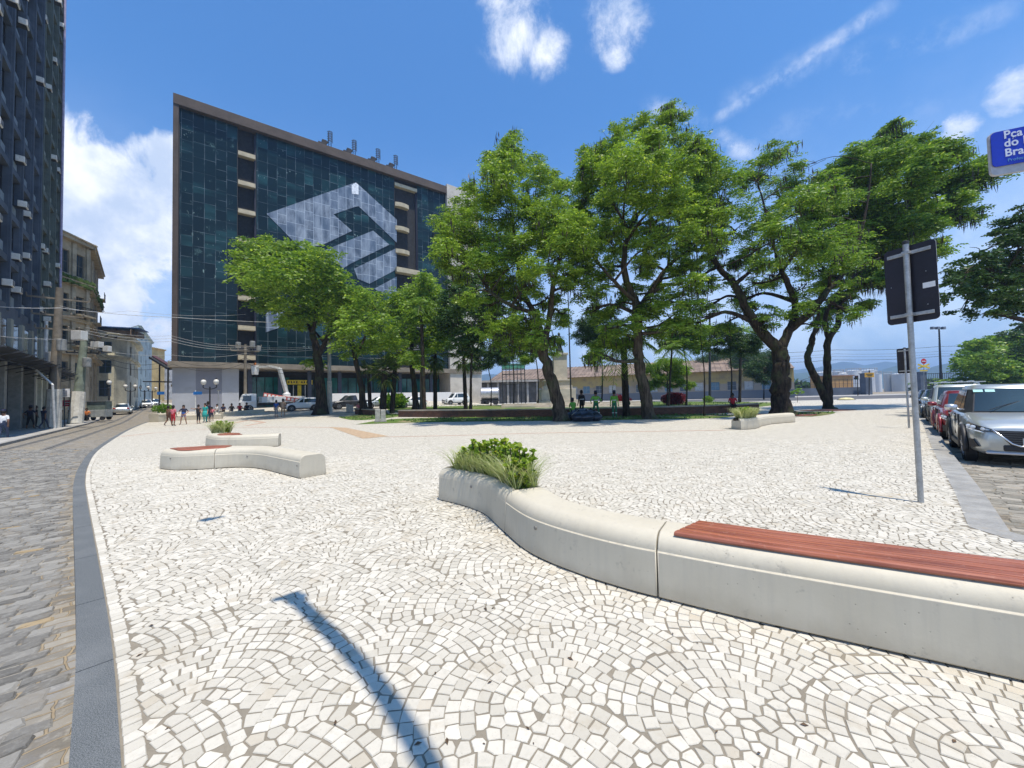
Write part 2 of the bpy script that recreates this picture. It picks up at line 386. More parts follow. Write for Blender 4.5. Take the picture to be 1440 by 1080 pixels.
# rails of the tram track in the street
M_RAIL = mat('rail_steel', (.12, .11, .10), .45, .8, var=.2)
tr = thing('tram_track', 'pair of steel tram rails set in the cobbled street', 'rails')
for pa, pb in (((60, 619), (154, 595)), ((60, 633.5), (174.6, 593.4))):
    a = G(*pa, -.12); b = G(*pb, -.12); d = (b-a); d.z = 0; d.normalize()
    P = [a-d*16, a-d*8]+[a+d*s for s in cat_(0, 90, 45)]; 
    for w, nm in ((.055, 'rail'), ):
        A = [Vector((p.x, p.y, 0)) for p in P]; L = offs(A, w/2); Rr = offs(A, -w/2); mb = MB()
        for i in range(len(A)-1):
            zz = [gz(k.x, k.y)-.112 for k in (L[i], L[i+1], Rr[i+1], Rr[i])]
            mb.add([(L[i].x, L[i].y, zz[0]), (L[i+1].x, L[i+1].y, zz[1]), (Rr[i+1].x, Rr[i+1].y, zz[2]), (Rr[i].x, Rr[i].y, zz[3])], [(0, 1, 2, 3)])
        mb.build('rail', M_RAIL, tr, fix=False)
        mb = MB(); L = offs(A, w/2+.13); Rr = offs(A, -w/2-.13)
        for i in range(len(A)-1):
            zz = [gz(k.x, k.y)-.1165 for k in (L[i], L[i+1], Rr[i+1], Rr[i])]
            mb.add([(L[i].x, L[i].y, zz[0]), (L[i+1].x, L[i+1].y, zz[1]), (Rr[i+1].x, Rr[i+1].y, zz[2]), (Rr[i].x, Rr[i].y, zz[3])], [(0, 1, 2, 3)])
        mb.build('rail_bed', mat('rail_bed_stone', (.13, .125, .115), .9, var=.3, sc=2), tr, fix=False)
# coloured inlays in the paving
M_PINK = mat('red_stone_inlay', (.42, .27, .20), .8, var=.2, sc=6, fine=14, dirt=((.6, .55, .48), .5))
M_TAN = mat('tan_stone_inlay', (.38, .27, .17), .8, var=.22, sc=6, fine=14, dirt=((.6, .5, .38), .5))
def inlay(P, w, m, z=.004, name='paving_inlay'):
    A = [Vector((p.x, p.y, 0)) for p in resample([G(*p) for p in P], 1.5)]; L = offs(A, w/2); Rr = offs(A, -w/2); mb = MB()
    g = lambda p: (p.x, p.y, gz(p.x, p.y)+z)
    for i in range(len(A)-1): mb.add([g(L[i]), g(L[i+1]), g(Rr[i+1]), g(Rr[i])], [(0, 1, 2, 3)])
    tag(mb.build(name, m, fix=False), kind='structure')
inlay([(168, 614.2), (215, 609), (290, 603.5), (345, 601), (420, 600.5), (470, 601.5)], .22, M_PINK)
inlay([(545, 614.5), (640, 612.5), (760, 609), (880, 607.2), (1020, 605)], .16, M_PINK)
inlay([(318, 597), (350, 591), (372, 594), (345, 599)], .3, M_PINK, .006)
inlay([(240, 597.5), (330, 592), (420, 588)], .25, M_PINK, .006)
mb = MB(); P = [G(*p) for p in ((463, 600.5), (486, 601.5), (547, 613.6), (510, 617))]
mb.add([(p.x, p.y, p.z+.006) for p in P], [(0, 1, 2, 3)]); tag(mb.build('paving_inlay', M_TAN, fix=False), kind='structure')
# bare patch at the sign's foot
mb = MB(); P = []
for i in range(22):
    a = 2*PI*i/22; rr = .75+.28*math.sin(3*a+1)+.14*math.sin(7*a); c = G(1225, 697)
    P.append((c.x+.85*math.cos(a)*rr*.62+.12, c.y+math.sin(a)*rr*.17, .0042))
mb.add(P, [tuple(range(22))]); tag(mb.build('dirt_patch', mat('sandy_dirt', (.36, .29, .19), .95, var=.3, sc=7), fix=False), kind='structure')
# lawns (ground patches under loose turf)
def tex_lawn():
    m, q = newmat('lawn_soil'); o = q.n('ShaderNodeTexCoord').outputs['Object']
    a = q.noise(o, .5, 5, .65); b = q.noise(o, 14, 4, .7)
    c = q.mix(b, (.045, .085, .015), (.13, .20, .045)); c = q.mix(q.m('MULTIPLY', q.ramp(a, .5, .66), .85), c, (.27, .21, .13))
    fin(q, c, .95, 0, b, .8, .04, .1); return m
M_LAWN = tex_lawn()
LAWNS = [[(476, 587), (520, 582), (570, 583), (545, 588), (500, 591)], 
         [(500, 597), (600, 594), (760, 592), (905, 590), (1010, 588), (1025, 583), (905, 583), (700, 586), (560, 589)],
         [(560, 580), (760, 580), (1000, 576), (1060, 573), (1085, 566), (900, 565), (700, 570), (560, 573)],
         [(1082, 583), (1130, 579), (1175, 580), (1140, 586)]]
for L in LAWNS:
    P = [G(*p) for p in L]; P = smoothline(P+[P[0]], 4)[:-1]
    mb = MB(); mb.add([(p.x, p.y, gz(p.x, p.y)+.012) for p in P], [tuple(range(len(P)))]); tag(mb.build('lawn_ground', M_LAWN, fix=False), kind='structure')
# turf blades on the lawns
def inpoly(x, y, P):
    c = False; j = len(P)-1
    for i in range(len(P)):
        if (P[i].y > y) != (P[j].y > y) and x < (P[j].x-P[i].x)*(y-P[i].y)/(P[j].y-P[i].y)+P[i].x: c = not c
        j = i
    return c
vs = []; fs = []
for L in LAWNS:
    P = [G(*p) for p in L]; x0 = min(p.x for p in P); x1 = max(p.x for p in P); y0 = min(p.y for p in P); y1 = max(p.y for p in P)
    n = int(min(9000, (x1-x0)*(y1-y0)*14))
    for i in range(n):
        x = random.uniform(x0, x1); y = random.uniform(y0, y1)
        if not inpoly(x, y, P): continue
        if math.sin(x*.9)+math.sin(y*1.3+x*.4) < -.5: continue
        h = random.uniform(.05, .16); a = random.uniform(0, PI); w = random.uniform(.03, .09); z = gz(x, y)
        dx, dy = math.cos(a)*w, math.sin(a)*w; k = len(vs)
        vs += [(x-dx, y-dy, z), (x+dx, y+dy, z), (x+random.uniform(-.05, .05), y+random.uniform(-.05, .05), z+h)]; fs.append((k, k+1, k+2))
mb = MB(); mb.add(vs, fs)
tag(mb.build('grass', mat('turf', (.085, .15, .03), .8, var=.5, sc=1.5), fix=False), kind='stuff', label='short patchy turf around the tree bases', cat='grass')
# distant mountains
def ridge(name, Y, prof, col, seed):
    rnd = random.Random(seed); mb = MB(); pts = []
    for (a, ya), (b, yb) in zip(prof[:-1], prof[1:]):
        n = max(2, int((b-a)/14))
        for i in range(n):
            t = i/n; t2 = t*t*(3-2*t); px = a+(b-a)*t; pts.append((px, ya+(yb-ya)*t2+rnd.uniform(-1.2, 1.2)))
    pts.append(prof[-1]); rows = []
    for k, (fy, fz) in enumerate(((0, 0), (.02, .35), (.05, .7), (.09, 1), (.2, .5), (.4, 0))):
        row = []
        for i, (px, py) in enumerate(pts):
            w = W(px, py, Y); y = Y*(1+fy+ .012*math.sin(i*1.3+k)*(k in (1, 2))); s = 1+fy
            row.append((w.x*s, y, -5+(w.z*s+5)*fz*(1+.08*math.sin(i*2.1+k*2)*(k in (1, 2)))))
        rows.append(row)
    mb.loft(rows, closed=False, cap=False)
    return tag(mb.build(name, col, smooth=True), kind='structure')
M_HILL = mat('forested_hill', (.035, .065, .03), .95, var=.4, sc=.01, fine=.05)
ridge('mountains', 2200, [(300, 545), (560, 530), (700, 526), (850, 532), (1000, 528), (1090, 522), (1150, 516), (1185, 508), (1215, 513), (1245, 509), (1300, 518), (1350, 512), (1420, 504), (1520, 515), (1700, 525)], M_HILL, 3)
ridge('hills', 1300, [(600, 545), (1000, 540), (1120, 524), (1180, 522), (1225, 526), (1262, 513), (1295, 522), (1330, 511), (1365, 508), (1440, 520), (1600, 530)], M_HILL, 8)
# ---- the nearest paving as separate cut stones bedded in mortar
def stones_mesh(name, polys, m, hgt, inset, seed, tilt=.12):
    rd = random.Random(seed); vs = []; fs = []; rv = []
    for P in polys:
        n = len(P); cx = sum(p[0] for p in P)/n; cy = sum(p[1] for p in P)/n; z0 = gz(cx, cy)+P[0][2]; h = hgt*rd.uniform(.55, 1.2); tx, ty = rd.gauss(0, tilt*.1), rd.gauss(0, tilt*.1); k = len(vs); r_ = rd.random(); ins = inset*rd.uniform(.7, 1.4)
        vs += [(p[0], p[1], z0) for p in P]
        for p in P:
            dx, dy = p[0]-cx, p[1]-cy; L = math.hypot(dx, dy); s = max(.5, 1-ins/L); x, y = cx+dx*s, cy+dy*s; vs.append((x, y, z0+h+tx*(x-cx)+ty*(y-cy)))
        fs.append(tuple(range(k+n, k+2*n))); rv.append(r_)
        for i in range(n): j = (i+1) % n; fs.append((k+i, k+j, k+n+j, k+n+i)); rv.append(r_)
    me = bpy.data.meshes.new(name); me.from_pydata(vs, [], fs); me.materials.append(m); a = me.attributes.new('rnd', 'FLOAT', 'FACE'); a.data.foreach_set('value', rv)
    o = bpy.data.objects.new(name, me); C.objects.link(o); return tag(o, kind='structure')
def stone_mat(name, cols, spots, rough=.75, bd=.004, odd=None, ramp_=(0, 1)):
    m, q = newmat(name); o = q.n('ShaderNodeTexCoord').outputs['Object']; at = q.n('ShaderNodeAttribute', attribute_name='rnd').outputs['Fac']
    c = q.mix(at, cols[0], cols[1]); c = q.mix(q.m('MULTIPLY', q.ramp(q.noise(o, 26, 5, .65), .45, .75), .45), c, spots[0]); c = q.mix(q.m('MULTIPLY', q.ramp(q.noise(o, 3.1, 6, .7), .52, .72), .5), c, spots[1])
    f2 = q.m('FRACT', q.m('MULTIPLY', at, 7.31))
    if odd: c = q.mix(q.m('MULTIPLY', q.m('GREATER_THAN', f2, odd[1]), odd[2]), c, odd[0])
    c = q.mix(q.m('MULTIPLY', q.ramp(q.noise(o, 75, 3, .7), .62, .72), .4), c, tuple(x*.45 for x in cols[0]))
    fin(q, c, rough, 0, q.m('ADD', q.noise(o, 45, 5, .7), q.m('MULTIPLY', q.noise(o, 14, 3, .6), 1.2)), .6, bd, .3); return m
M_STONE = stone_mat('white_cut_stone', ((.43, .40, .335), (.58, .545, .47)), ((.40, .375, .32), (.35, .29, .20)), odd=((.40, .345, .26), .978, .5))
NEAR = 11.0
def nearlim(x, y): return NEAR+.8*math.sin(x*1.7)+.5*math.sin(x*4.1+1)
rd = random.Random(11); pts = []; cells = {}
PT = .0715; CS = .1
def key(x, y): return (int(math.floor(x/CS)), int(math.floor(y/CS)))
def free(x, y, dmin):
    kx, ky = key(x, y); d2_ = dmin*dmin
    for i in (-1, 0, 1):
        for j in (-1, 0, 1):
            for p in cells.get((kx+i, ky+j), ()):
                if (p[0]-x)**2+(p[1]-y)**2 < d2_: return False
    return True
def put(x, y, dx, dy): cells.setdefault(key(x, y), []).append((x, y, dx, dy))
ca, sa = math.cos(.42), math.sin(.42)
def warp(x, y): return x+.16*math.sin(y*.8+.5)+.05*math.sin(y*2.1+x), y+.17*math.sin(x*.9)+.05*math.sin(x*1.9+y*.7)
def wpt(x, y):
    u, v = warp(x, y); return u*ca-v*sa, u*sa+v*ca
for a, b in zip(krs[:-1], krs[1:]):                 # a course of stones along the kerb
    if b.y < .8 or a.y > 13: continue
    L = (b-a).length; t = (b-a)/L; nn = Vector((t.y, -t.x, 0)); n = max(1, round(L/PT)); st_ = L/n
    for k in range(n): c = a+t*(st_*(k+.5))+nn*(.008+PT/2); put(c.x, c.y, nn.x, nn.y)
DX, DY, RF = 1.5, .50, .95
for j in range(-40, 50):
    for i in range(-28, 30):
        cx = (i+.5*(j % 2))*DX; cy = j*DY; ox, oy = wpt(cx, cy)
        if oy < -1 or oy > NEAR+2.5 or abs(ox) > oy*1.5+4: continue
        jx, jy = rd.gauss(0, .07), rd.gauss(0, .05)
        for a in range(int(RF/PT), 0, -1):
            r = a*PT; n = max(3, int(2*PI*r/PT)); da = 2*PI/n; t0 = rd.random()
            for b in range(n):
                th = (b+t0)*da
                if math.sin(th) < .15: continue
                x, y = cx+jx+r*math.cos(th), cy+jy+r*math.sin(th); cov = False
                for (ii, jj) in ((0, 1), (-1, 1), (1, 1), (0, 2)):
                    c2x = (i+ii+.5*((j+jj) % 2))*DX; c2y = (j+jj)*DY; dd = math.hypot(x-c2x, y-c2y)
                    if y > c2y and dd < RF and (y-c2y) >= .15*dd: cov = True; break
                if cov: continue
                X, Y = wpt(x, y)
                if Y < .9 or X > Y*1.45+.5 or X < -Y*1.45-.5 or Y > nearlim(X, Y): continue
                if not (xat(krs, Y)+.10 < X < XR(Y)-.04): continue
                X += rd.gauss(0, .004); Y += rd.gauss(0, .004)
                if not free(X, Y, PT*.80): continue
                X2, Y2 = wpt(cx+(r+.01)*math.cos(th), cy+(r+.01)*math.sin(th)); X1, Y1 = wpt(cx+r*math.cos(th), cy+r*math.sin(th)); L = math.hypot(X2-X1, Y2-Y1); put(X, Y, (X2-X1)/L, (Y2-Y1)/L)
for k in range(260000):                             # fill what is left between the fans
    Y = 1+(NEAR+.8)*rd.random()**1.25; X = rd.uniform(-1.42*Y, 1.42*Y)
    if Y > nearlim(X, Y) or not (xat(krs, Y)+.09 < X < XR(Y)-.04) or not free(X, Y, PT*.78): continue
    an = rd.uniform(0, PI); put(X, Y, math.cos(an), math.sin(an))
def clip(P, mx, my, nx, ny):                        # keep the side where (p-m).n <= 0
    out = []; n = len(P)
    for i in range(n):
        a_, b_ = P[i], P[(i+1) % n]; da_ = (a_[0]-mx)*nx+(a_[1]-my)*ny; db_ = (b_[0]-mx)*nx+(b_[1]-my)*ny
        if da_ <= 0: out.append(a_)
        if (da_ < 0 < db_) or (db_ < 0 < da_): t = da_/(da_-db_); out.append((a_[0]+(b_[0]-a_[0])*t, a_[1]+(b_[1]-a_[1])*t))
    return out
polys = []
for (kx, ky), lst in cells.items():
    nb = [p for i in (-1, 0, 1) for j in (-1, 0, 1) for p in cells.get((kx+i, ky+j), ())]
    for p in lst:
        x, y, dx, dy = p; hr = PT*.47; ht = PT*.66; P = [(x+dx*a*hr-dy*b*ht, y+dy*a*hr+dx*b*ht) for a, b in ((-1, -1), (1, -1), (1, 1), (-1, 1))]; g = rd.uniform(.0022, .0052)
        for q_ in nb:
            ex, ey = q_[0]-x, q_[1]-y; L = math.hypot(ex, ey)
            if L < 1e-6 or L > PT*1.9: continue
            ex /= L; ey /= L
            if abs(ex*dx+ey*dy) > .62 and q_[2]*dx+q_[3]*dy > .955 and L*abs(ex*dx+ey*dy) > PT*.88: continue
            P = clip(P, x+ex*(L/2-g), y+ey*(L/2-g), ex, ey)
            if len(P) < 3: break
        if len(P) < 3: continue
        Q = [P[i] for i in range(len(P)) if math.hypot(P[i][0]-P[i-1][0], P[i][1]-P[i-1][1]) > .006]
        if len(Q) >= 3: polys.append([(a+rd.gauss(0, .0014), b+rd.gauss(0, .0014), .0015) for a, b in Q])
stones_mesh('paving_stones', polys, M_STONE, .0042, .0034, 3, .05)
# street cobbles near the viewer
def cobbles(name, inside, ang, ox, oy, ur, vr, m, L=(.15, .30), pitch=.118, seed=1, z=-.12, wav=.05):
    rd = random.Random(seed); ca_, sa_ = math.cos(ang), math.sin(ang); P_ = []
    v = vr[0]
    while v < vr[1]:
        pw = pitch*rd.uniform(.85, 1.18); u = ur[0]+rd.random()*.2
        while u < ur[1]:
            l = rd.uniform(*L); f = lambda a, b: (ox+ca_*a-sa_*(b+wav*math.sin(a*1.4+v*.3)), oy+sa_*a+ca_*(b+wav*math.sin(a*1.4+v*.3))); c = f(u+l/2, v+pw/2)
            if inside(*c):
                g = .008; jt = lambda: rd.gauss(0, .0075); q_ = [(u+g, v+g), (u+l-g, v+g), (u+l-g, v+pw-g), (u+g, v+pw-g)]; q_ = [(a+jt(), b+jt()) for a, b in q_]; 
                q_ = q_[:1]+[((q_[0][0]+q_[1][0])/2, (q_[0][1]+q_[1][1])/2+rd.gauss(0, .004))]+q_[1:3]+[((q_[2][0]+q_[3][0])/2, (q_[2][1]+q_[3][1])/2+rd.gauss(0, .004))]+q_[3:]
                P_.append([f(a, b)+(z+.001,) for a, b in q_])
            u += l
        v += pw
    return stones_mesh(name, P_, m, .011, .012, seed, .25)
M_CSTONE = stone_mat('grey_street_stone', ((.11, .105, .095), (.26, .248, .222)), ((.31, .30, .27), (.19, .15, .10)), .8, .008, odd=((.36, .23, .07), .978, .5))
cobbles('street_stones', lambda x, y: .6 < y < 15 and xrl(y) < x < xat(kls, y)-.16 and x > -1.6*y-1, math.atan2(.675, .737)-.1, -1.6, 1.6, (-16, 3), (-3, 22), M_CSTONE, (.12, .23), .105, seed=4)
M_CSTONE2 = stone_mat('tan_street_stone', ((.15, .14, .115), (.33, .30, .25)), ((.38, .36, .30), (.22, .15, .09)), .8, .008)
cobbles('side_street_stones', lambda x, y: 3 < y < 13 and xat(r2o, y)+.04 < x < 1.6*y, math.atan2(-.71, .70), 5.2, 4.0, (-.5, 12), (-4, 14), M_CSTONE2, (.18, .34), .135, 5)

# dry leaves and crumbs lying about on the paving
rd = random.Random(77); vs = []; fs = []
for i in range(420):
    Y = 1.4+12*rd.random(); X = rd.uniform(-1.3*Y, 1.3*Y)
    if not (xat(krs, Y)+.1 < X < XR(Y)-.1): continue
    s_ = rd.uniform(.006, .020); a = rd.uniform(0, 2*PI); c_, n_ = math.cos(a), math.sin(a); k = len(vs); z = .0075
    for (u, v, w) in ((-1, 0, 0), (0, .45, .25), (1.1, 0, .1), (0, -.4, .35)): vs.append((X+s_*(u*c_-v*n_), Y+s_*(u*n_+v*c_), z+s_*w))
    fs.append((k, k+1, k+2, k+3))
mb = MB(); mb.add(vs, fs); tag(mb.build('leaf_litter', mat('dry_leaf', (.09, .055, .03), .85, var=.5, sc=3), fix=False), 'tiny dry leaves and crumbs scattered over the white paving', 'leaf litter', kind='stuff')
# ================================================================ buildings
M_GLASSW = glassy('window_glass', (.03, .045, .055), .08)
M_DARK = mat('dark_interior', (.02, .021, .024), .9, var=.3)
M_IRON = mat('dark_iron', (.03, .032, .035), .6, .3)
def grid_wall(wall, wins, p0, p1, z0, z1, xo, zo, depth=.25, skip=None, arch=None):
    """a wall with real window openings; wall: MB, wins: list to fill with (centre, u, n, w, h)"""
    p0 = Vector((p0[0], p0[1], 0)); p1 = Vector((p1[0], p1[1], 0)); u = (p1-p0); L = u.length; u.normalize()
    n = Vector((u.y, -u.x, 0))
    if n.dot(-p0) < 0: n = -n
    xs = sorted(set([0, L]+[v for a in xo for v in a])); zs = sorted(set([z0, z1]+[v for a in zo for v in a]))
    P = lambda x, z, d=0: p0+u*x+Vector((0, 0, z))-n*d
    for i in range(len(xs)-1):
        for j in range(len(zs)-1):
            a, b, c, d = xs[i], xs[i+1], zs[j], zs[j+1]
            op = any(abs(a-x[0]) < 1e-6 for x in xo) and any(abs(c-z[0]) < 1e-6 for z in zo) and not (skip and skip(a, c))
            if not op: wall.add([P(a, c), P(b, c), P(b, d), P(a, d)], [(0, 1, 2, 3)])
            else:
                wall.add([P(a, c), P(b, c), P(b, d), P(a, d), P(a, c, depth), P(b, c, depth), P(b, d, depth), P(a, d, depth)],
                         [(0, 1, 5, 4), (1, 2, 6, 5), (2, 3, 7, 6), (3, 0, 4, 7)])
                wins.append((P((a+b)/2, (c+d)/2, depth-.01), u.copy(), n.copy(), b-a, d-c))
    return u, n
def window(parent, w, fm, gm, bars=1, cross=1, name='window', fw=.06):
    c, u, n, ww, hh = w; M = Matrix((u, n, Vector((0, 0, 1)))).transposed(); mb = MB()
    for s in (-1, 1):
        mb.box(c+u*s*(ww/2-fw/2)+n*.03, (fw, .08, hh), M=M); mb.box(c+Vector((0, 0, s*(hh/2-fw/2)))+n*.032, (ww-2*fw, .08, fw), M=M)
    for k in range(bars): mb.box(c+u*(-ww/2+ww*(k+1)/(bars+1))+n*.031, (fw*.7, .06, hh-2*fw), M=M)
    for k in range(cross): mb.box(c+Vector((0, 0, -hh/2+hh*(k+1)/(cross+1)))+n*.033, (ww-2*fw, .05, fw*.6), M=M)
    f = mb.build(name, fm, parent, world=True)
    g = MB(); g.add([c-u*ww/2-Vector((0, 0, hh/2)), c+u*ww/2-Vector((0, 0, hh/2)), c+u*ww/2+Vector((0, 0, hh/2)), c-u*ww/2+Vector((0, 0, hh/2))], [(0, 1, 2, 3)])
    g.build('pane', gm, f if False else parent, world=True, fix=False).parent = f
    return f
def solid(p0, p1, depth, z0, z1, mb, inset=.3):
    """closing walls behind a front wall p0-p1"""
    p0 = Vector((p0[0], p0[1], 0)); p1 = Vector((p1[0], p1[1], 0)); u = (p1-p0).normalized(); n = Vector((u.y, -u.x, 0))
    if n.dot(-p0) < 0: n = -n
    a, b = p0-n*depth, p1-n*depth
    for (s, e) in ((p1, b), (b, a), (a, p0)):
        mb.add([(s.x, s.y, z0), (e.x, e.y, z0), (e.x, e.y, z1), (s.x, s.y, z1)], [(0, 1, 2, 3)])
    mb.add([(p.x, p.y, z1) for p in (p0, p1, b, a)], [(0, 1, 2, 3)])
# ---------------- the glass office block
OA = W(241, 560, 52); OA.z = 0; OU = Vector((.8, .6, 0)); ON = Vector((.6, -.8, 0))
def FP(px, py):                                      # point on the facade plane: distance along it, height
    d = ray(px, py); t = (OA-Vector((0, 0, H))).dot(ON)/d.dot(ON); p = d*t; return ((p-OA).dot(OU), p.z+H)
orz = math.atan2(OU.y, OU.x)
ofc = thing('office_building', 'big dark teal glass office block with a pale diamond emblem across its front', 'building', OA, orz)
ft = lambda px: FP(px, 560)[0]
ztop = FP(241, 132)[1]; zled = FP(245, 508)[1]; ztb = FP(252, 150)[1]
tE = ft(632); tF = ft(676)
M_BROWN = mat('brown_concrete', (.085, .064, .052), .85, var=.2, sc=.35, dirt=((.10, .08, .07), .6), fine=3)
M_PALEC = mat('pale_stone_cladding', (.52, .48, .42), .85, var=.15, sc=.5, dirt=((.3, .27, .23), .5))
M_CREAM = mat('cream_slab', (.46, .40, .28), .8, var=.15, sc=1.2, dirt=((.3, .25, .18), .5))
def tex_curtain(name, lo, hi, line, dx=.0):
    m, q = newmat(name); o = q.n('ShaderNodeTexCoord').outputs['Object']; s = q.n('ShaderNodeSeparateXYZ', {0: o})
    v = q.n('ShaderNodeCombineXYZ', {0: q.m('ADD', s.outputs[2], 60+dx), 1: q.m('ADD', s.outputs[0], 3.0), 2: 0.0}).outputs[0]
    br = q.n('ShaderNodeTexBrick', {'Vector': v, 'Scale': 1.0, 'Mortar Size': .022, 'Mortar Smooth': .1, 'Brick Width': 2.15, 'Row Height': 1.28, 'Color1': (0, 0, 0, 1), 'Color2': (1, 1, 1, 1), 'Mortar': (.5, .5, .5, 1)})
    br.offset = .37; br.offset_frequency = 3; br.squash = .7; br.squash_frequency = 3
    rows = q.ramp(q.noise(q.n('ShaderNodeMapping', {'Vector': o, 'Scale': (.08, .1, .42)}).outputs[0], 1, 3, .6), .42, .62)
    rnd = br.outputs[0]
    c = q.mix(rnd, lo, hi)
    c = q.mix(q.m('MULTIPLY', rows, q.m('MULTIPLY', q.ramp(rnd, .35, 1.0), .55)), c, (.03, .11, .12))
    c = q.mix(q.m('MULTIPLY', q.ramp(q.noise(o, .55, 5, .75), .6, .7), .35), c, (.16, .28, .27))
    small = q.ramp(q.noise(q.n('ShaderNodeMapping', {'Vector': o, 'Scale': (1, 1, .45)}).outputs[0], 2.2, 3, .7), .66, .7)
    c = q.mix(q.m('MULTIPLY', q.m('MULTIPLY', small, rows), .8), c, (.30, .42, .40))
    c = q.mix(q.m('MULTIPLY', br.outputs[1], q.ramp(q.noise(o, .5, 3, .6), .4, .62, .12, .75)), c, line)
    fin(q, c, .12, 0, q.m('ADD', q.m('MULTIPLY', rnd, .6), q.m('MULTIPLY', q.noise(o, .6, 2, .5), 1.2)), .12, .06, .22); return m
M_CURT = tex_curtain('teal_curtain_glass', (.006, .017, .022), (.009, .024, .031), (.22, .27, .30))
def tex_film():
    m, q = newmat('pale_emblem_film'); o = q.n('ShaderNodeTexCoord').outputs['Object']; s = q.n('ShaderNodeSeparateXYZ', {0: o})
    v = q.n('ShaderNodeCombineXYZ', {0: q.m('ADD', s.outputs[2], 60), 1: q.m('ADD', s.outputs[0], 3.0), 2: 0.0}).outputs[0]
    br = q.n('ShaderNodeTexBrick', {'Vector': v, 'Scale': 1.0, 'Mortar Size': .03, 'Mortar Smooth': .1, 'Brick Width': 2.15, 'Row Height': 1.28, 'Color1': (0, 0, 0, 1), 'Color2': (1, 1, 1, 1), 'Mortar': (.5, .5, .5, 1)})
    br.offset = .37; br.offset_frequency = 3; br.squash = .7; br.squash_frequency = 3
    stv = q.noise(q.n('ShaderNodeMapping', {'Vector': o, 'Scale': (.9, 1, .3)}).outputs[0], 1, 4, .65)
    c = q.mix(q.ramp(stv, .30, .70), (.07, .095, .135), (.34, .39, .46)); c = q.mix(q.m('MULTIPLY', br.outputs[0], .6), c, (.12, .17, .25))
    c = q.mix(q.m('MULTIPLY', br.outputs[1], .75), c, (.55, .62, .72))
    fin(q, c, .3, 0, None, spec=.3); return m
M_FILM = tex_film()
mb = MB(); mb.box(((tF)/2, 9.3, (ztop+zled)/2-.2), (tF-.02, 17, ztop-zled-.8)); mb.build('core', M_DARK, ofc)
mb = MB()
mb.box((tE/2, 6, (ztop+ztb)/2), (tE, 13, ztop-ztb)); mb.box((.3, 6.05, (ztb+zled-.3)/2), (.6, 12.9, ztb-zled+.3))
mb.build('frame', M_BROWN, ofc, bevel=.03)
mb = MB(); mb.box(((tE+tF)/2+.01, 5, (FP(650, 268)[1]+0)/2), (tF-tE, 11, FP(650, 268)[1])); 
mb.build('end_wall', M_PALEC, ofc)
mb = MB(); mb.box((tF/2-.2, 5, zled-.45), (tF+.3, 11.5, .8)); mb.build('ledge', mat('stained_ledge', (.22, .19, .15), .85, sc=.8), ofc, bevel=.03)
fl = [FP(340, y)[1] for y in (174, 215, 256, 296, 338, 378, 418, 460, 502)]       # slab levels
secs = [(.62, ft(334)), (ft(360), ft(559)), (ft(591), tE-.02)]
for (a, b) in secs:
    lv = [ztb-.02]+fl[1:-1]+[zled]
    for hi_, lo_ in zip(lv[:-1], lv[1:]):
        mb = MB(); mb.box(((a+b)/2, .45, (hi_+lo_)/2), (b-a, .5, hi_-lo_-.012)); mb.build('window_band', M_CURT, ofc)
    # thin vertical aluminium members at the section ends
    for x in (a+.03, b-.03): mb = MB(); mb.box((x, .19, (ztb+zled)/2), (.07, .08, ztb-zled-.1)); mb.build('mullion', M_IRON, ofc)
# slots with balconies
M_SLOT = mat('slot_navy_wall', (.012, .016, .045), .6)
for a, b, lv, curved in ((ft(334), ft(360), fl, 0), (ft(559), ft(591), [FP(575, y)[1] for y in (255, 320, 352, 385, 420)], 1)):
    if not curved:
        for z in lv:
            mb = MB(); mb.box(((a+b)/2, .75, z-.2), (b-a-.08, 1.6, .4)); mb.box(((a+b)/2, .05, z+.12), (b-a-.1, .12, .3)); mb.build('balcony_slab', M_CREAM, ofc, bevel=.02)
    else:
        z = FP(561, 258)[1]; mb = MB(); mb.box(((a+b)/2, .9, z-.3), (b-a-.05, 1.9, .6)); mb.build('balcony_slab', M_CREAM, ofc)
        for py in (288, 321, 353): 
            z = FP(565, py)[1]; rings = []
            for k in range(9):
                x = a+.05+(b-a)*.6*k/8; yy = -.35*math.sin(PI*k/8); rings.append([(x, yy, z-.5), (x, yy+1.4, z-.5), (x, yy+1.4, z+.25), (x, yy, z+.25)])
            mb = MB(); mb.loft(rings); mb.build('balcony_slab', M_CREAM, ofc)
        z = FP(565, 378)[1]; mb = MB(); mb.box(((a+b)/2, .5, z-.4), (b-a+.1, 2.2, .9)); mb.build('planter_slab', M_CREAM, ofc)
        mb = MB(); mb.box((a+(b-a)*.45, 1.4, (lv[0]+zled)/2), (.5, .5, lv[0]-zled)); mb.build('column', mat('grey_column', (.3, .3, .33), .8), ofc)
    mb = MB(); mb.box(((a+b)/2, 2.1, (ztb+zled)/2), (b-a, .3, ztb-zled-1)); mb.box((b-.09, 1.3, (ztb+zled)/2), (.16, 1.9, ztb-zled-1)); mb.build('recess_wall', M_SLOT, ofc)
    for z in lv[1:]:
        mb = MB(); mb.box(((a+b)/2-.2, 1.9, z+1.2), ((b-a)*.5, .1, 2.0)); mb.build('recess_window', M_GLASSW, ofc)
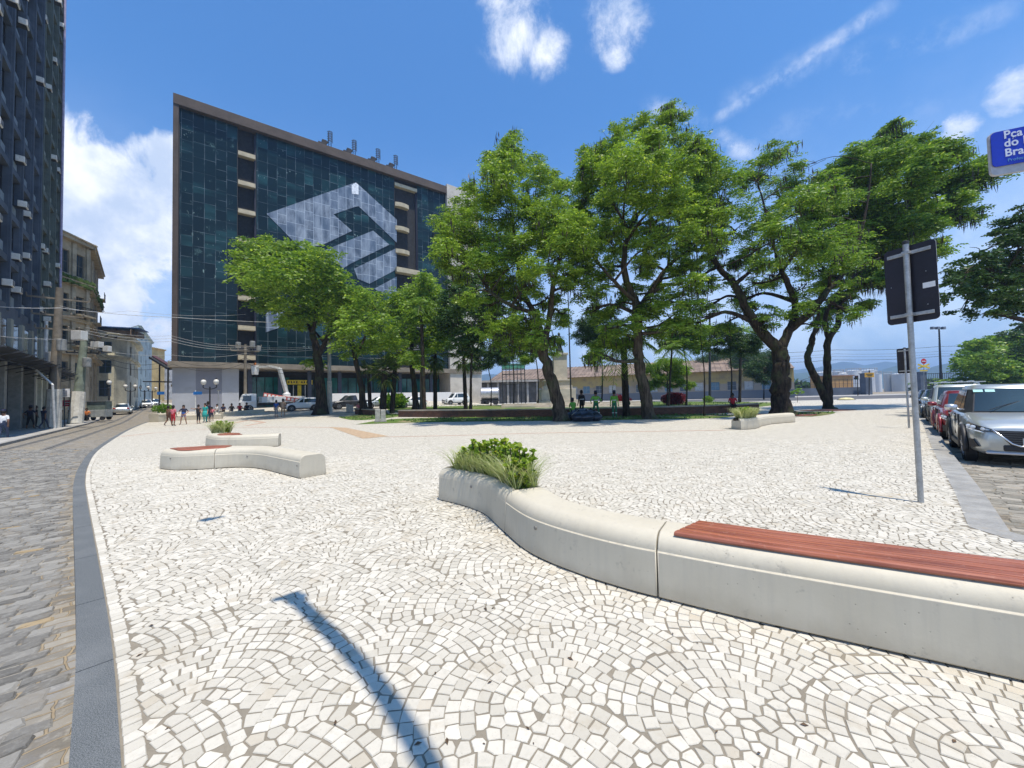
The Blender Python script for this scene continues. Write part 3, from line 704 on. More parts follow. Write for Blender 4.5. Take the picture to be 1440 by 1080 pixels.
# emblem film on the glass (one piece per shape)
def film(pts, m, name='emblem', off=.02, th=.04):
    P = [FP(*p) for p in pts]; poly = [(t, .2-off, z) for t, z in P]; mb = MB(); mb.prism(poly, (0, 0, 0), (0, -th, 0)); mb.build(name, m, ofc)
z6 = lambda x, y: (360+x/6, 250+y/6)
xr = 558.6
film([z6(90, 300), z6(845, 35), z6(1190, 350), z6(1190, 545), z6(870, 238), z6(850, 238), z6(655, 305), z6(812, 445), z6(545, 572), z6(430, 575), (426, 352)], M_FILM)
film([z6(540, 625), z6(990, 443), z6(1128, 562), z6(800, 722), z6(740, 760)], M_FILM)
film([z6(830, 765), z6(1190, 590), z6(1190, 770), z6(960, 892), z6(860, 850)], M_FILM)
film([z6(1000, 935), z6(1190, 832), z6(1190, 960), z6(1100, 990)], M_FILM)
film([(374, 437), (425, 437), (400, 458), (374, 467)], M_FILM)
film([z6(808, 60), z6(845, 38), z6(867, 58), z6(867, 138), z6(812, 132)], mat('white_emblem_tip', (.75, .78, .82), .5), 'emblem_tip', .065, .02)
# ground storey
M_GW1 = mat('light_grey_panel', (.38, .40, .45), .7, var=.1, sc=.3, dirt=((.3, .31, .33), .5)); M_GW2 = mat('mid_grey_panel', (.24, .25, .30), .7, var=.1, sc=.3)
zl = zled-.86
xa, xb, xc_, xd = .05, ft(275), ft(312), ft(336)
for a, b, m, y in ((xa, xb, M_GW1, .2), (xb, xc_, M_GW2, .23), (xc_, xd, M_GW1, .2)):
    mb = MB(); mb.box(((a+b)/2, y+2, zl/2-1.0), (b-a, 4, zl+2)); mb.build('wall_panel', m, ofc)
mb = MB(); mb.box(((xd+tF)/2, 7, zl/2), (tF-xd, 5, zl-.04)); mb.build('ground_floor_wall', M_DARK, ofc)
M_TEALG = glassy('teal_shop_glass', (.02, .12, .12), .1)
for i, px in enumerate(cat_(352, 622, 22)):
    a = ft(px); b = ft(px+11); mb = MB(); mb.box(((a+b)/2, 4.35, zl*.48), (b-a, .08, zl*.75)); mb.build('shop_window', M_TEALG if (i < 5 or i > 7) else M_GLASSW, ofc)
for px in (352, 395, 437, 480, 523, 566, 610):
    a = ft(px); mb = MB(); mb.box((a, 1.2, zl/2), (.55, .55, zl-.04)); mb.build('column', mat('dark_blue_column', (.04, .05, .08), .6), ofc)
M_YEL = mat('yellow_sign_paint', (.75, .60, .05), .6)
a, b = ft(408), ft(446); zs = FP(425, 536)[1]
mb = MB(); mb.box(((a+b)/2, 4.1, zs), (b-a, .15, .75)); mb.build('fascia_sign', M_YEL, ofc)
mb = MB()
for k in range(9):
    if k != 4: mb.box((a+(b-a)*(k+.8)/10, 4.01, zs+.02), ((b-a)*.05, .03, .3))
mb.build('fascia_lettering', M_IRON, ofc)
a, b = ft(409), ft(444); mb = MB()
for k in range(5): mb.box((a+(b-a)*k/4, 4.2, (zs-.5)/2), (.12, .12, zs-.5))
mb.build('door_frame', mat('white_frame', (.6, .6, .6), .6), ofc)
mb = MB(); mb.box((a+(b-a)*.5, 4.15, (zs-.5)/2), (.55, .1, zs-.5)); mb.build('door_banner', M_YEL, ofc)
# small roof details: hatch ladders with cages and hoists
def hoist():
    t = thing('roof_hoist', 'dark roof hoist with a caged ladder', 'roof hoist')
    mb = MB(); mb.box((0, 0, .55), (1.3, .8, .7)); mb.box((-.75, 0, .35), (.9, .5, .3)); mb.bar((.3, 0, .6), (.9, 0, 1.5), .25, .3); mb.lathe((.35, 0, .9), [(.3, 0), (.38, .25), (.2, .6)], 10); mb.box((.3, 0, 1.15), (.7, .7, .7)); mb.build('winch', mat('black_machine', (.008, .008, .01), .7), t, bevel=.04)
    mb = MB(); mb.box((-.5, 0, .12), (1.5, 1.1, .24)); mb.build('plinth', M_CREAM, t)
    mb = MB()
    for s in (-.2, .2): mb.tube([(1.25+s, .1, 0), (1.25+s, .1, 3.2), (1.25+s*.6, .1, 3.5)], .05, 5)
    for k in range(10): mb.tube([(1.05, .1, .3+k*.3), (1.45, .1, .3+k*.3)], .025, 4)
    for k in range(5):
        P = [(1.25+.42*math.cos(a), .1-.42*math.sin(a)*1.2, 1.6+k*.42) for a in cat_(0, PI, 8)]; mb.tube(P, .045, 4)
    for a in (.6, 1.2, 1.9, 2.5): mb.tube([(1.25+.42*math.cos(a), .1-.5*math.sin(a), 1.6), (1.25+.42*math.cos(a), .1-.5*math.sin(a), 3.3)], .035, 4)
    mb.build('ladder_cage', M_IRON, t); return t
h0 = hoist()
HL = ['dark roof hoist with caged ladder on the office roof, leftmost of the four', 'dark roof hoist with caged ladder, second from the left on the office roof', 'dark roof hoist with caged ladder on the roof above the emblem, third from the left', 'dark roof hoist with caged ladder nearest the right end of the office roof']
for i, px in enumerate((457, 493, 528, 554)):
    t = ft(px); p = OA+OU*t-ON*.9; p.z = ztop
    o = h0 if i == 0 else dup(h0, p, orz); o.location = p; o.rotation_euler = (0, 0, orz); o['label'] = HL[i]; o['group'] = 'hoists on the office roof'; o['category'] = 'roof hoist'
# white low wall in front of the right half
a = OA+OU*ft(459)+ON*3; b = OA+OU*ft(625)+ON*3
mb = MB(); w0 = thing('boundary_wall', 'long white boundary wall in front of the office ground floor', 'wall')
mb.bar((a.x, a.y, 1.3), (b.x, b.y, 1.3), .3, 2.9); mb.build('wall', mat('white_wall_paint', (.7, .7, .7), .8, var=.06, sc=.4, dirt=((.5, .48, .44), .5)), w0)
# ---------------- the two tall towers at the left edge
EA = W(80, 560, 39); EA.z = 0; EU = Vector((.675, -.737, 0)).normalized(); EN = Vector((.737, .675, 0)).normalized()
def tower(name, label, s0, s1, off, wallc, spanc, nb, nf, z0=7.9, fh=3.15, edge=0):
    p0 = EA+EU*s0+EN*off; p1 = EA+EU*s1+EN*off; th = thing(name, label, 'building', p0)
    wm = mat(name+'_concrete'+str(edge), wallc, .9, var=.25, sc=.6, dirt=(tuple(c*.55 for c in wallc), .6)); sm = mat(name+'_spandrel'+str(edge), spanc, .8, var=.2, sc=.8)
    wall = MB(); wins = []; bw = (s1-s0)/nb
    xo = [(i*bw+.16, (i+1)*bw-.16) for i in range(nb)]; zo = [(z0+k*fh+.42, z0+(k+1)*fh-.02) for k in range(nf)]
    ztp = z0+nf*fh+1.2
    Wd = lambda p: Vector((p.x, p.y, 0))
    grid_wall(wall, wins, p0, p1, 4.6, ztp, xo, zo, .35)
    solid(p0, p1, 14, -.2, ztp, wall)
    wall.build('wall', wm, th, world=True)
    fins = MB()
    for i in range(nb+1):
        c = p0+(p1-p0).normalized()*(i*bw)+EN*.05; fins.box((c.x, c.y, (z0+ztp)/2), (.24, .12, ztp-z0), math.atan2(EU.y, EU.x))
    fins.build('fins', wm, th, world=True)
    rnd = random.Random(5+nb)
    for w in wins[:100]:
        c, u, n, ww, hh = w
        f = window(th, (c+Vector((0, 0, hh*.17)), u, n, ww, hh*.64), M_IRON, M_GLASSW, 1, 1)
    M = Matrix((EU, EN, Vector((0, 0, 1)))).transposed()
    for w in wins:
        c, u, n, ww, hh = w; sp = MB(); sp.box(c-Vector((0, 0, hh*.34))+n*.1, (ww-.02, .12, hh*.30), M=M); sp.build('spandrel', sm, th, world=True)
    for w in wins:
        if rnd.random() < .34:
            c, u, n, ww, hh = w; x = rnd.choice((-.25, .2, 0))*ww; c2 = c+u*x+Vector((0, 0, rnd.choice((-.1, -.32, .0))*hh))+n*(.38+rnd.uniform(-.1, .25))
            mb = MB(); mb.box(c2, (.58, .42, .42), M=M); a = mb.build('air_conditioner', mat('ac_casing', (.68, .67, .62), .6, var=.12, dirt=((.3, .26, .2), .5)), th, world=True, bevel=.03)
            g = MB(); g.box(c2+n*.222, (.42, .02, .3), M=M); g.build('grille', mat('ac_grille', (.16, .16, .16), .7), a).parent = a
            k = C.objects[-1]; k.data.transform(PM[th.name].inverted())
            br = MB(); br.box(c2-n*.1-Vector((0, 0, .24)), (.5, .5, .03), M=M); b_ = br.build('bracket', M_IRON, a); b_.data.transform(PM[th.name].inverted())
    return th, p0, p1, bw
tb, p0, p1, bw = tower('office_tower', 'tall dark green concrete tower with air conditioners, nearer the old beige building', 0, 11.2, 0, (.105, .125, .108), (.27, .29, .25), 4, 12, edge=1)
def base_storey(th, p0, p1, n, colm, wallm, seed, shopm=None):
    L = (p1-p0).length; u = (p1-p0).normalized(); M = Matrix((u, EN, Vector((0, 0, 1)))).transposed()
    mb = MB(); c = (p0+p1)/2-EN*1.6; mb.box((c.x, c.y, 2.2), (L, .3, 4.8), M=M); mb.build('shop_front', shopm or M_DARK, th, world=True)
    for i in range(n+1):
        c = p0+u*(L*i/n)*.96+u*.2-EN*.3; mb = MB(); mb.box((c.x, c.y, 2.1), (.55, .6, 5.0), M=M); mb.build('pillar', colm, th, world=True, bevel=.02)
    for i in range(n):
        c = p0+u*(L*(i+.5)/n)-EN*1.35; mb = MB(); mb.box((c.x, c.y, 1.7), (L/n*.45, .12, 3.3), M=M); mb.build('shutter', wallm[i % len(wallm)], th, world=True)
    c = (p0+p1)/2+EN*.9; mb = MB(); mb.box((c.x-EN.x*.2, c.y-EN.y*.2, 4.72), (L, 1.7, .07), M=M)
    for i in range(7):
        q_ = p0+u*L*(i+.5)/7+EN*1.0; mb.bar((q_.x-EN.x, q_.y-EN.y, 4.0), (q_.x+EN.x, q_.y+EN.y, 4.65), .06, .06)
    mb.build('canopy', M_IRON, th, world=True)
M_LCOL = mat('pale_green_render', (.50, .52, .44), .8, var=.12, sc=1, dirt=((.3, .3, .25), .5))
base_storey(tb, p0, p1, 5, M_LCOL, [M_DARK, mat('steel_shutter', (.2, .22, .24), .5)], 3, mat('pale_shop_wall', (.42, .43, .36), .8, var=.2))
mb = MB(); M = Matrix((EU, EN, Vector((0, 0, 1)))).transposed(); c = (p0+p1)/2+EN*.04; 
for k in range(5):
    w_ = (p1-p0).length/5; q_ = p0+EU*(w_*(k+.5)); mb.box((q_.x+EN.x*.06, q_.y+EN.y*.06, 6.3), (w_*.5, .16, 2.6), M=M)
mb.box((c.x, c.y, 5.25), ((p1-p0).length, .2, .9), M=M)
mb.build('mezzanine_panel', mat('mezzanine_concrete', (.30, .31, .27), .9, var=.15, sc=1), tb, world=True)
def mezz(ta, p0, p1, n):
    L = (p1-p0).length; w_ = L/n
    for k in range(n):
        q_ = p0+EU*(w_*(k+.5)); mb = MB(); mb.box((q_.x+EN.x*.06, q_.y+EN.y*.06, 6.2), (w_*.45, .12, 1.9), M=M); mb.build('mezzanine_window', M_GLASSW, ta, world=True); mb = MB(); mb.box((q_.x+EN.x*.08+EU.x*w_*.36, q_.y+EN.y*.08+EU.y*w_*.36, 6.2), (w_*.22, .18, 2.4), M=M); mb.build('mezzanine_pier', MATS['mezzanine_concrete'], ta, world=True)
ta, p0, p1, bw = tower('office_tower', 'dark blue grey tower at the far left edge, over the yellow shop front', 11.3, 28, .35, (.075, .095, .125), (.20, .24, .27), 6, 12, edge=2)
base_storey(ta, p0, p1, 4, mat('dull_pillar', (.20, .21, .20), .7), [mat('yellow_shop_front', (.50, .40, .10), .7), mat('green_shop_front', (.05, .16, .12), .6)], 4, mat('dim_shop_wall', (.20, .19, .13), .8, var=.3))
mezz(ta, p0, p1, 6)
q_ = p0+EN*.45-EU*.1; mb = MB(); mb.tube([(q_.x, q_.y, 4.9), (q_.x, q_.y, 8.6)], .11, 8); mb.build('drain_pipe', mat('white_pipe', (.7, .7, .68), .6), ta, world=True)
q_ = EA+EN*.12-EU*-.15; mb = MB(); mb.tube([(q_.x, q_.y, 7.0), (q_.x, q_.y, 46)], .10, 8); mb.build('drain_pipe', mat('lilac_pipe', (.38, .34, .48), .6), tb, world=True)
# ---------------- old and newer houses down the street
def P2(px, Y): w = W(px, 560, Y); return Vector((w.x, w.y, 0))
def house(name, label, pts, z1, wallc, cols, zo, z0=0, depth=.22, wwin=1.1, fm=None, gm=None, roofc=(.3, .28, .25), back=8, faces=None, dirt=.6, cornice=(), balc=(), cat='building'):
    th = thing(name, label, cat, pts[0]); wm = mat(name+str(round(z1*10)), wallc, .9, var=.2, sc=.4, dirt=(tuple(c*.45 for c in wallc), dirt), fine=5); wall = MB(); wins = []
    for i in range(len(pts)-1):
        L = (pts[i+1]-pts[i]).length; n = cols[i]; zi = gz(pts[i].x, pts[i].y)-.5
        xo = [(L*(k+.5)/n-wwin/2, L*(k+.5)/n+wwin/2) for k in range(n)] if n else []
        grid_wall(wall, wins, pts[i], pts[i+1], zi, z1, xo, [(a, b) for a, b in zo], depth)
    bk = Vector((-.86, .5, 0)).normalized()*back; a = pts[0]+bk; b = pts[-1]+bk
    for s, e in ((pts[-1], b), (b, a), (a, pts[0])): wall.add([(s.x, s.y, -.5), (e.x, e.y, -.5), (e.x, e.y, z1), (s.x, s.y, z1)], [(0, 1, 2, 3)])
    wall.build('wall', wm, th, world=True)
    mb = MB(); P = [(p.x, p.y, z1) for p in pts]+[(b.x, b.y, z1), (a.x, a.y, z1)]; mb.prism(P, (0, 0, 0), (0, 0, .12)); mb.build('roof', mat('flat_roof'+name, roofc, .9), th, world=True)
    for w in wins[:60]: window(th, w, fm or mat('old_wood_frame', (.16, .15, .13), .8), gm or M_GLASSW, 1, 1)
    for zc, pr, hh in cornice:
        mb = MB()
        for i in range(len(pts)-1):
            u = (pts[i+1]-pts[i]).normalized(); n = Vector((u.y, -u.x, 0)); n = n if n.dot(-pts[i]) > 0 else -n; c = (pts[i]+pts[i+1])/2+n*pr*.5
            mb.box((c.x, c.y, zc), ((pts[i+1]-pts[i]).length+pr, pr+.02*i, hh), math.atan2(u.y, u.x)); c2 = c+n*.08; mb.box((c2.x, c2.y, zc+hh*.45), ((pts[i+1]-pts[i]).length+pr*1.5, pr+.1, hh*.3+.01*i), math.atan2(u.y, u.x))
        mb.build('cornice', mat('cornice'+name, tuple(min(1, c*1.05) for c in wallc), .9, var=.2, sc=1, dirt=(tuple(c*.3 for c in wallc), .8)), th, world=True)
    for (i, fx, zb, wl) in balc:
        u = (pts[i+1]-pts[i]).normalized(); n = Vector((u.y, -u.x, 0)); n = n if n.dot(-pts[i]) > 0 else -n; c = pts[i]+(pts[i+1]-pts[i])*fx+n*.45; rz = math.atan2(u.y, u.x)
        mb = MB(); mb.box((c.x, c.y, zb), (wl, .9, .18), rz); bb = mb.build('balcony', wm, th, world=True)
        mb = MB(); c2 = c+n*.42
        for k in range(int(wl/.16)+1):
            p = c2+u*(-wl/2+k*.16); mb.box((p.x, p.y, zb+.5), (.03, .03, .85), rz)
        mb.box((c2.x, c2.y, zb+.95), (wl, .05, .05), rz); rl = mb.build('railing', M_IRON, th, world=True); rl.parent = bb
    return th
def zz(px, py, Y): return W(px, py, Y).z
oldb = [P2(76, 41.5), P2(121, 45.5), P2(136, 56)]; zt = zz(110, 343, 45)
hb = house('corner_house', 'tall old beige corner house with weeds on its cornices and an arched attic window', oldb, zt, (.37, .305, .205), [2, 3],
      [(zt-16.2, zt-14.2), (zt-12.3, zt-10.2), (zt-8.6, zt-6.5), (zt-4.2, zt-1.6)], cornice=[(zt-.2, .55, .5), (zt-5.2, .45, .45), (zt-9.4, .3, .3), (zt-13.2, .5, .4)],
      balc=[(0, .72, zt-8.8, 2.2), (0, .72, zt-12.4, 2.4), (1, .3, zt-8.8, 2.4), (1, .3, zt-12.4, 2.4), (1, .75, zt-4.4, 2.2)], wwin=1.15)
mb = MB()
for pl, fx in ((0, .02), (0, .5), (0, .97), (1, .33), (1, .66)):
    u = (oldb[pl+1]-oldb[pl]).normalized(); n = Vector((u.y, -u.x, 0)); n = n if n.dot(-oldb[pl]) > 0 else -n; c = oldb[pl]+(oldb[pl+1]-oldb[pl])*fx+n*.08
    mb.box((c.x, c.y, zt/2), (.5, .18, zt-1), math.atan2(u.y, u.x))
mb.build('pilaster', mat('pilaster_stone', (.40, .34, .24), .9, var=.25, sc=.8, dirt=((.16, .13, .08), .6)), hb, world=True)
# weeds growing on the cornice
mb = MB(); rnd = random.Random(2)
for k in range(900):
    f = rnd.random(); pl = 0 if rnd.random() < .5 else 1; u = (oldb[pl+1]-oldb[pl]); n = Vector((u.y, -u.x, 0)).normalized(); n = n if n.dot(-oldb[pl]) > 0 else -n
    p = oldb[pl]+u*f+n*rnd.uniform(.2, .6); z = zt-5.0+rnd.uniform(0, .2)+(rnd.random() < .3)*-.5; s = rnd.uniform(.1, .28); a = rnd.uniform(0, PI)
    mb.add([(p.x-s*math.cos(a), p.y-s*math.sin(a), z), (p.x+s*math.cos(a), p.y+s*math.sin(a), z+.05), (p.x+rnd.uniform(-.1, .1), p.y, z+s*1.6)], [(0, 1, 2)])
o = mb.build('cornice_weeds', mat('weed_green', (.09, .15, .03), .8), hb, world=True); o['kind'] = 'stuff'
cz = zz(165, 470, 58); crb = [P2(135, 57), P2(160, 58.5), P2(178, 61), P2(188, 66), P2(194, 74)]
house('cream_house', 'pale cream three storey house with a rounded corner and blue windows', crb, cz, (.58, .55, .42), [1, 2, 1, 3], [(cz-9.4, cz-7), (cz-5.9, cz-3.9), (cz-2.8, cz-1.1)], cornice=[(cz-.1, .6, .5), (cz-3.3, .3, .3)], fm=mat('blue_shutter', (.08, .14, .26), .7), wwin=1.3)
mb = MB()
c1 = thing('roof_shed', 'blue tarpaulin lean-to on the roof of the cream house', 'shed', (P2(163, 60).x, P2(163, 60).y, cz+.1))
mb.box((0, 0, 1.1), (6.5, 4, .12), .5); mb.build('tarpaulin', mat('blue_tarp', (.03, .10, .30), .6), c1); mb = MB()
for x in (-2.5, 0, 2.5): mb.box((x, 0, .5), (.12, 1.5, 1.0), .5)
mb.box((0, .5, .35), (5, 3, .7), .5); mb.build('framing', mat('weathered_boards', (.25, .19, .15), .9), c1)
def simple_house(name, label, a, b, ytop, wallc, cols, rows, wwin=1.2, extra=None, back=12, hh=1.6, gm=None):
    pts = [P2(*a), P2(*b)]; z1 = zz(b[0], ytop, b[1]); g = gz(pts[1].x, pts[1].y); fh = (z1-g-1)/rows
    return house(name, label, pts, z1, wallc, [cols], [(g+1+k*fh, g+1+k*fh+min(hh, fh*.6)) for k in range(rows)], wwin=wwin, back=back, dirt=.4, cornice=[(z1-.15, .3, .3)], gm=gm)
simple_house('apartment_house', 'pale grey blue apartment house beyond the cream corner house', (194, 78), (213, 100), 482, (.42, .52, .53), 3, 6)
simple_house('tower_block', 'yellow office block with dark vertical glass strips down the street', (203, 104), (231, 112), 492, (.60, .45, .20), 4, 1, wwin=2.2, hh=99)
simple_house('terrace_house', 'narrow pale pink house beside the yellow office block', (196, 92), (205, 108), 500, (.52, .42, .38), 2, 4)
simple_house('grey_block', 'grey block closing the street beside the glass office', (226, 128), (250, 130), 512, (.40, .41, .42), 4, 5)
simple_house('red_roof_house', 'small house with dark canopy at the end of the street', (214, 150), (232, 160), 530, (.38, .34, .30), 3, 3)
# awning on the corner of the office block over the street
aw = thing('street_awning', 'dark canopy on the street corner beside the glass office', 'awning', (P2(232, 60).x, P2(232, 60).y, 0))
w1 = W(216, 500, 60); w2 = W(243, 520, 58); mb = MB(); mb.bar(W(216, 503, 62), W(243, 519, 58), 1.2, .3); mb.bar(W(218, 537, 60), W(243, 537, 58), 3, .15); mb.build('canopy', M_IRON, aw, world=True)
mb = MB(); mb.bar(W(216, 500.5, 62), W(243, 516.5, 58), .5, .12); mb.build('canopy_edge', mat('dark_red_paint', (.07, .02, .02), .6), aw, world=True)
mb = MB(); a = W(224, 575, 61); mb.tube([(a.x, a.y, gz(a.x, a.y)), (a.x, a.y, W(224, 505, 61).z)], .1, 8); a = W(236, 575, 60); mb.tube([(a.x, a.y, gz(a.x, a.y)), (a.x, a.y, W(236, 515, 60).z)], .1, 8); mb.build('canopy_post', M_IRON, aw, world=True)
# ---------------- right background: warehouse, walls, tanks
def tex_ware():
    m, q = newmat('warehouse_render'); o = q.n('ShaderNodeTexCoord').outputs['Object']; z = q.n('ShaderNodeSeparateXYZ', {0: o}).outputs[2]
    c = q.mix(q.ramp(q.m('ADD', z, q.m('MULTIPLY', q.noise(o, .4, 4, .6), 1.2)), 3.9, 4.3), (.30, .26, .21), (.40, .30, .12))
    c = q.mix(q.m('MULTIPLY', q.ramp(q.noise(o, .25, 6, .7), .48, .66), .7), c, (.20, .16, .12))
    c = q.mix(q.ramp(z, 1.9, 1.7), c, (.12, .14, .17))
    fin(q, c, .9, 0, q.noise(o, 2, 4, .6), .2, .05); return m
wh = thing('warehouse', 'long low ochre warehouse with a brown tiled roof behind the trees', 'warehouse')
WPT = [P2(690, 112), P2(1118, 82)]; wmb = MB(); wins = []; L = (WPT[1]-WPT[0]).length
n = 22; u, nn = grid_wall(wmb, wins, WPT[0], WPT[1], -.3, 6.6, [(L*(k+.5)/n-.9, L*(k+.5)/n+.9) for k in range(n)], [(1.95, 3.9)], .3)
wmb.build('wall', tex_ware(), wh, world=True)
for k, w in enumerate(wins): window(wh, w, mat('ware_frame', (.35, .36, .36), .7), mat('ware_pane%d' % (k % 3), [(.08, .1, .12), (.45, .46, .46), (.12, .22, .3)][k % 3], .5), 1, 1)
M_TILE = mat('old_roof_tiles', (.19, .14, .11), .9, var=.35, sc=.5, dirt=((.12, .10, .08), .7), fine=6)
mb = MB(); a, b = WPT; bk = -nn
def vz(p, z): return (p.x, p.y, z)
mb.add([vz(a-bk*1.0, 6.3), vz(b-bk*1.0, 6.3), vz(b+bk*9, 9.8), vz(a+bk*9, 9.8), vz(b+bk*20, 6.3), vz(a+bk*20, 6.3)], [(0, 1, 2, 3), (3, 2, 4, 5), (0, 1, 4, 5), (0, 3, 5), (1, 2, 4)])
for k in range(int(L/1.1)):
    s = a+u*(k*1.1); mb.bar(vz(s-bk*1.02, 6.36), vz(s+bk*9, 9.86), .14, .1)
mb.build('roof', M_TILE, wh, world=True)
mb = MB(); mb.add([vz(b, -.3), vz(b+bk*18, -.3), vz(b+bk*18, 6.3), vz(b, 6.3)], [(0, 1, 2, 3)]); mb.build('end_wall', tex_ware(), wh, world=True)
# dark low wall with fence rails
def longwall(name, label, a, b, h, th_, m, cap=None, post=3.0, cat='wall', z0=0):
    t = thing(name, label, cat, a); mb = MB(); mb.bar((a.x, a.y, z0+h/2-.1), (b.x, b.y, z0+h/2-.1), th_, h+.2); mb.build('wall', m, t, world=True)
    if cap:
        mb = MB(); mb.bar((a.x, a.y, z0+h+.06), (b.x, b.y, z0+h+.06), th_+.12, .1); mb.build('coping', cap, t, world=True)
    return t
M_BLUEW = mat('slate_blue_wall', (.085, .105, .14), .85, var=.2, sc=.4)
lw = longwall('boundary_wall', 'low slate blue wall along the far side of the avenue', P2(1030, 100), P2(1222, 100), 2.0, .3, M_BLUEW)
mb = MB(); a, b = P2(1030, 100.4), P2(1222, 100.4)
for k in range(34):
    p = a+(b-a)*k/33; mb.tube([vz(p, 1.9), vz(p, 4.2)], .05, 5)
for z in (3.0, 4.1): mb.tube([vz(a, z), vz(b, z)], .035, 4)
mb.build('fence', M_IRON, lw, world=True)
lw = thing('metal_fence', 'dark metal railing fence behind the parked cars', 'fence', P2(1300, 92)); mb = MB(); a, b = P2(1302, 90), P2(1480, 90)
for k in range(70):
    p = a+(b-a)*k/69; mb.box(vz(p, 2.4), (.06, .06, 4.8))
for z in (.6, 2.6, 4.7): mb.bar(vz(a, z), vz(b, z), .09, .12)
mb.build('railing', M_IRON, lw, world=True)
for px in (1219, 1296): 
    a = P2(px, 98); t = thing('gate_pier', 'dark slate gate pier '+('left of the yellow sign board' if px < 1250 else 'right of the gate, behind the sign pole'), 'pier', a); mb = MB(); mb.box(vz(a, 2.6), (1.6, 1.6, 5.4)); mb.box(vz(a, 5.4), (1.9, 1.9, .2)); mb.build('pier', M_BLUEW, t, world=True)
def tank(px, Y, ytop, wpx, lab, col=(.62, .64, .66), dome=0):
    c = P2(px, Y); r = wpx/2/F*Y; z = zz(px, ytop, Y); t = thing('storage_tank', lab, 'tank', c)
    mb = MB(); mb.lathe((c.x, c.y, -.2), [(r, 0), (r, z+.2)], 28); mb.build('shell', mat('white_tank%d' % int(col[0]*100), col, .6, var=.07, sc=.15, dirt=((.4, .36, .3), .35)), t, smooth=True, world=True, auto=30)
    mb = MB(); mb.lathe((c.x, c.y, z), [(r+.05, 0), (r*.6, r*.1+dome), (.1, r*.14+dome)], 28); rf = mb.build('roof', mat('tank_roof', (.5, .52, .54), .6), t, world=True)
    mb = MB()
    for k in range(20):
        a = 2*PI*k/20; mb.tube([(c.x+r*math.cos(a), c.y+r*math.sin(a), z-.05), (c.x+r*math.cos(a), c.y+r*math.sin(a), z+1.1)], .07, 4)
    mb.tube([(c.x+r*math.cos(a), c.y+r*math.sin(a), z+1.1) for a in cat_(0, 2*PI, 24)], .07, 4); mb.build('railing', mat('grey_steel', (.35, .36, .38), .6), t, world=True)
tank(1161, 190, 524, 24, 'white storage tank partly behind the leaning tree trunk')
tank(1181, 185, 523, 12, 'narrow white storage tank right of the leaning tree trunk')
tank(1202, 175, 521.5, 17, 'tall white storage tank left of the yellow sign board')
tank(1223, 195, 521, 19, 'white storage tank behind the yellow sign board')
tank(1237, 180, 525.5, 7, 'slim white tank just right of the yellow sign board')
tank(1187, 170, 527, 11, 'small domed white tank between two taller tanks', dome=1)
tank(1108, 200, 526, 14, 'white storage tank seen between the big tree trunks')
tank(1088, 190, 529, 9, 'small white tank left of the big tree trunks')
tank(1270, 185, 526, 22, 'greyish storage tank behind the smaller sign', (.45, .47, .48))
tank(1250, 190, 526, 9, 'slim greyish tank between yellow board and smaller sign', (.45, .47, .48))
sh = [(1253, 1262, 529, 'pale silo block beside the slim tank'), ]
kd = thing('kiosk', 'low ochre building between the tree trunks and the tanks', 'building', P2(1160, 110)); mb = MB(); a, b = P2(1152, 112), P2(1188, 112); mb.bar(vz(a, 2.6), vz(b, 2.6), 6, 5.4); mb.build('wall', mat('ochre_wall', (.42, .25, .10), .85, var=.2, sc=.5), kd, world=True); mb = MB(); mb.bar(vz(a-Vector((.3, 0, 0)), 5.4), vz(b+Vector((.3, 0, 0)), 5.4), 6.6, .25); mb.build('roof', mat('rust_roof', (.28, .16, .1), .8), kd, world=True)
# pale sheds and works behind the middle trees
ps = thing('pale_shed', 'pale grey corrugated shed seen left of the monument', 'shed', P2(610, 88)); mb = MB(); a, b = P2(600, 88), P2(668, 92); mb.bar(vz(a, 3.3), vz(b, 3.3), 9, 7.0)
for k in range(40):
    p = a+(b-a)*k/39; mb.box((p.x, p.y-4.52, 3.4), (.12, .1, 6.8))
mb.build('wall', mat('pale_sheet_metal', (.48, .49, .50), .6, var=.1, sc=.4, dirt=((.3, .27, .22), .5)), ps, world=True)
mb = MB(); mb.bar(vz(a-Vector((.5, 0, 0)), 7.0), vz(b+Vector((.5, 0, 0)), 7.0), 10, .5); mb.build('roof', mat('grey_sheet_roof', (.33, .33, .34), .7), ps, world=True)
tk = thing('road_tanker', 'silver tanker trailer parked beyond the lawn', 'tanker', P2(688, 78)); mb = MB(); a, b = W(676, 553, 78), W(702, 553, 78); a.z = b.z = 2.3; mb.tube([a, a+(b-a)*.04, a+(b-a)*.96, b], [.9, 1.25, 1.25, .9], 18); mb.build('tank', mat('brushed_silver', (.5, .5, .52), .35, .6), tk, smooth=True, world=True, auto=40)
mb = MB(); mb.bar(vz(a, .95), vz(b, .95), 2.0, .25); mb.build('chassis', M_IRON, tk, world=True)
for f in (.15, .3, .8):
    for s in (-1, 1):
        p = a+(b-a)*f; mb = MB(); mb.lathe((p.x, p.y+s*1.0, .5), [(.1, -.12), (.5, -.12), (.5, .12), (.1, .12)], 14, Matrix.Rotation(PI/2, 3, 'X')); mb.build('wheel', M_DARK, tk, world=True)
gr = thing('grey_hut', 'small grey hut with open bays beyond the tanker', 'hut', P2(690, 100)); mb = MB(); a, b = P2(660, 100), P2(755, 102); mb.bar(vz(a, 5.6), vz(b, 5.6), 8, .5)
for k in range(8):
    p = a+(b-a)*k/7; mb.box((p.x, p.y-3, 2.7), (.5, .5, 5.6))
mb.build('frame', mat('old_grey_concrete', (.36, .34, .31), .85, sc=1), gr, world=True); mb = MB(); mb.bar(vz(a, 2.5), vz(b, 2.5), 5, 5.4); mb.build('wall', mat('dim_infill', (.14, .13, .12), .9, sc=.5, var=.4), gr, world=True)
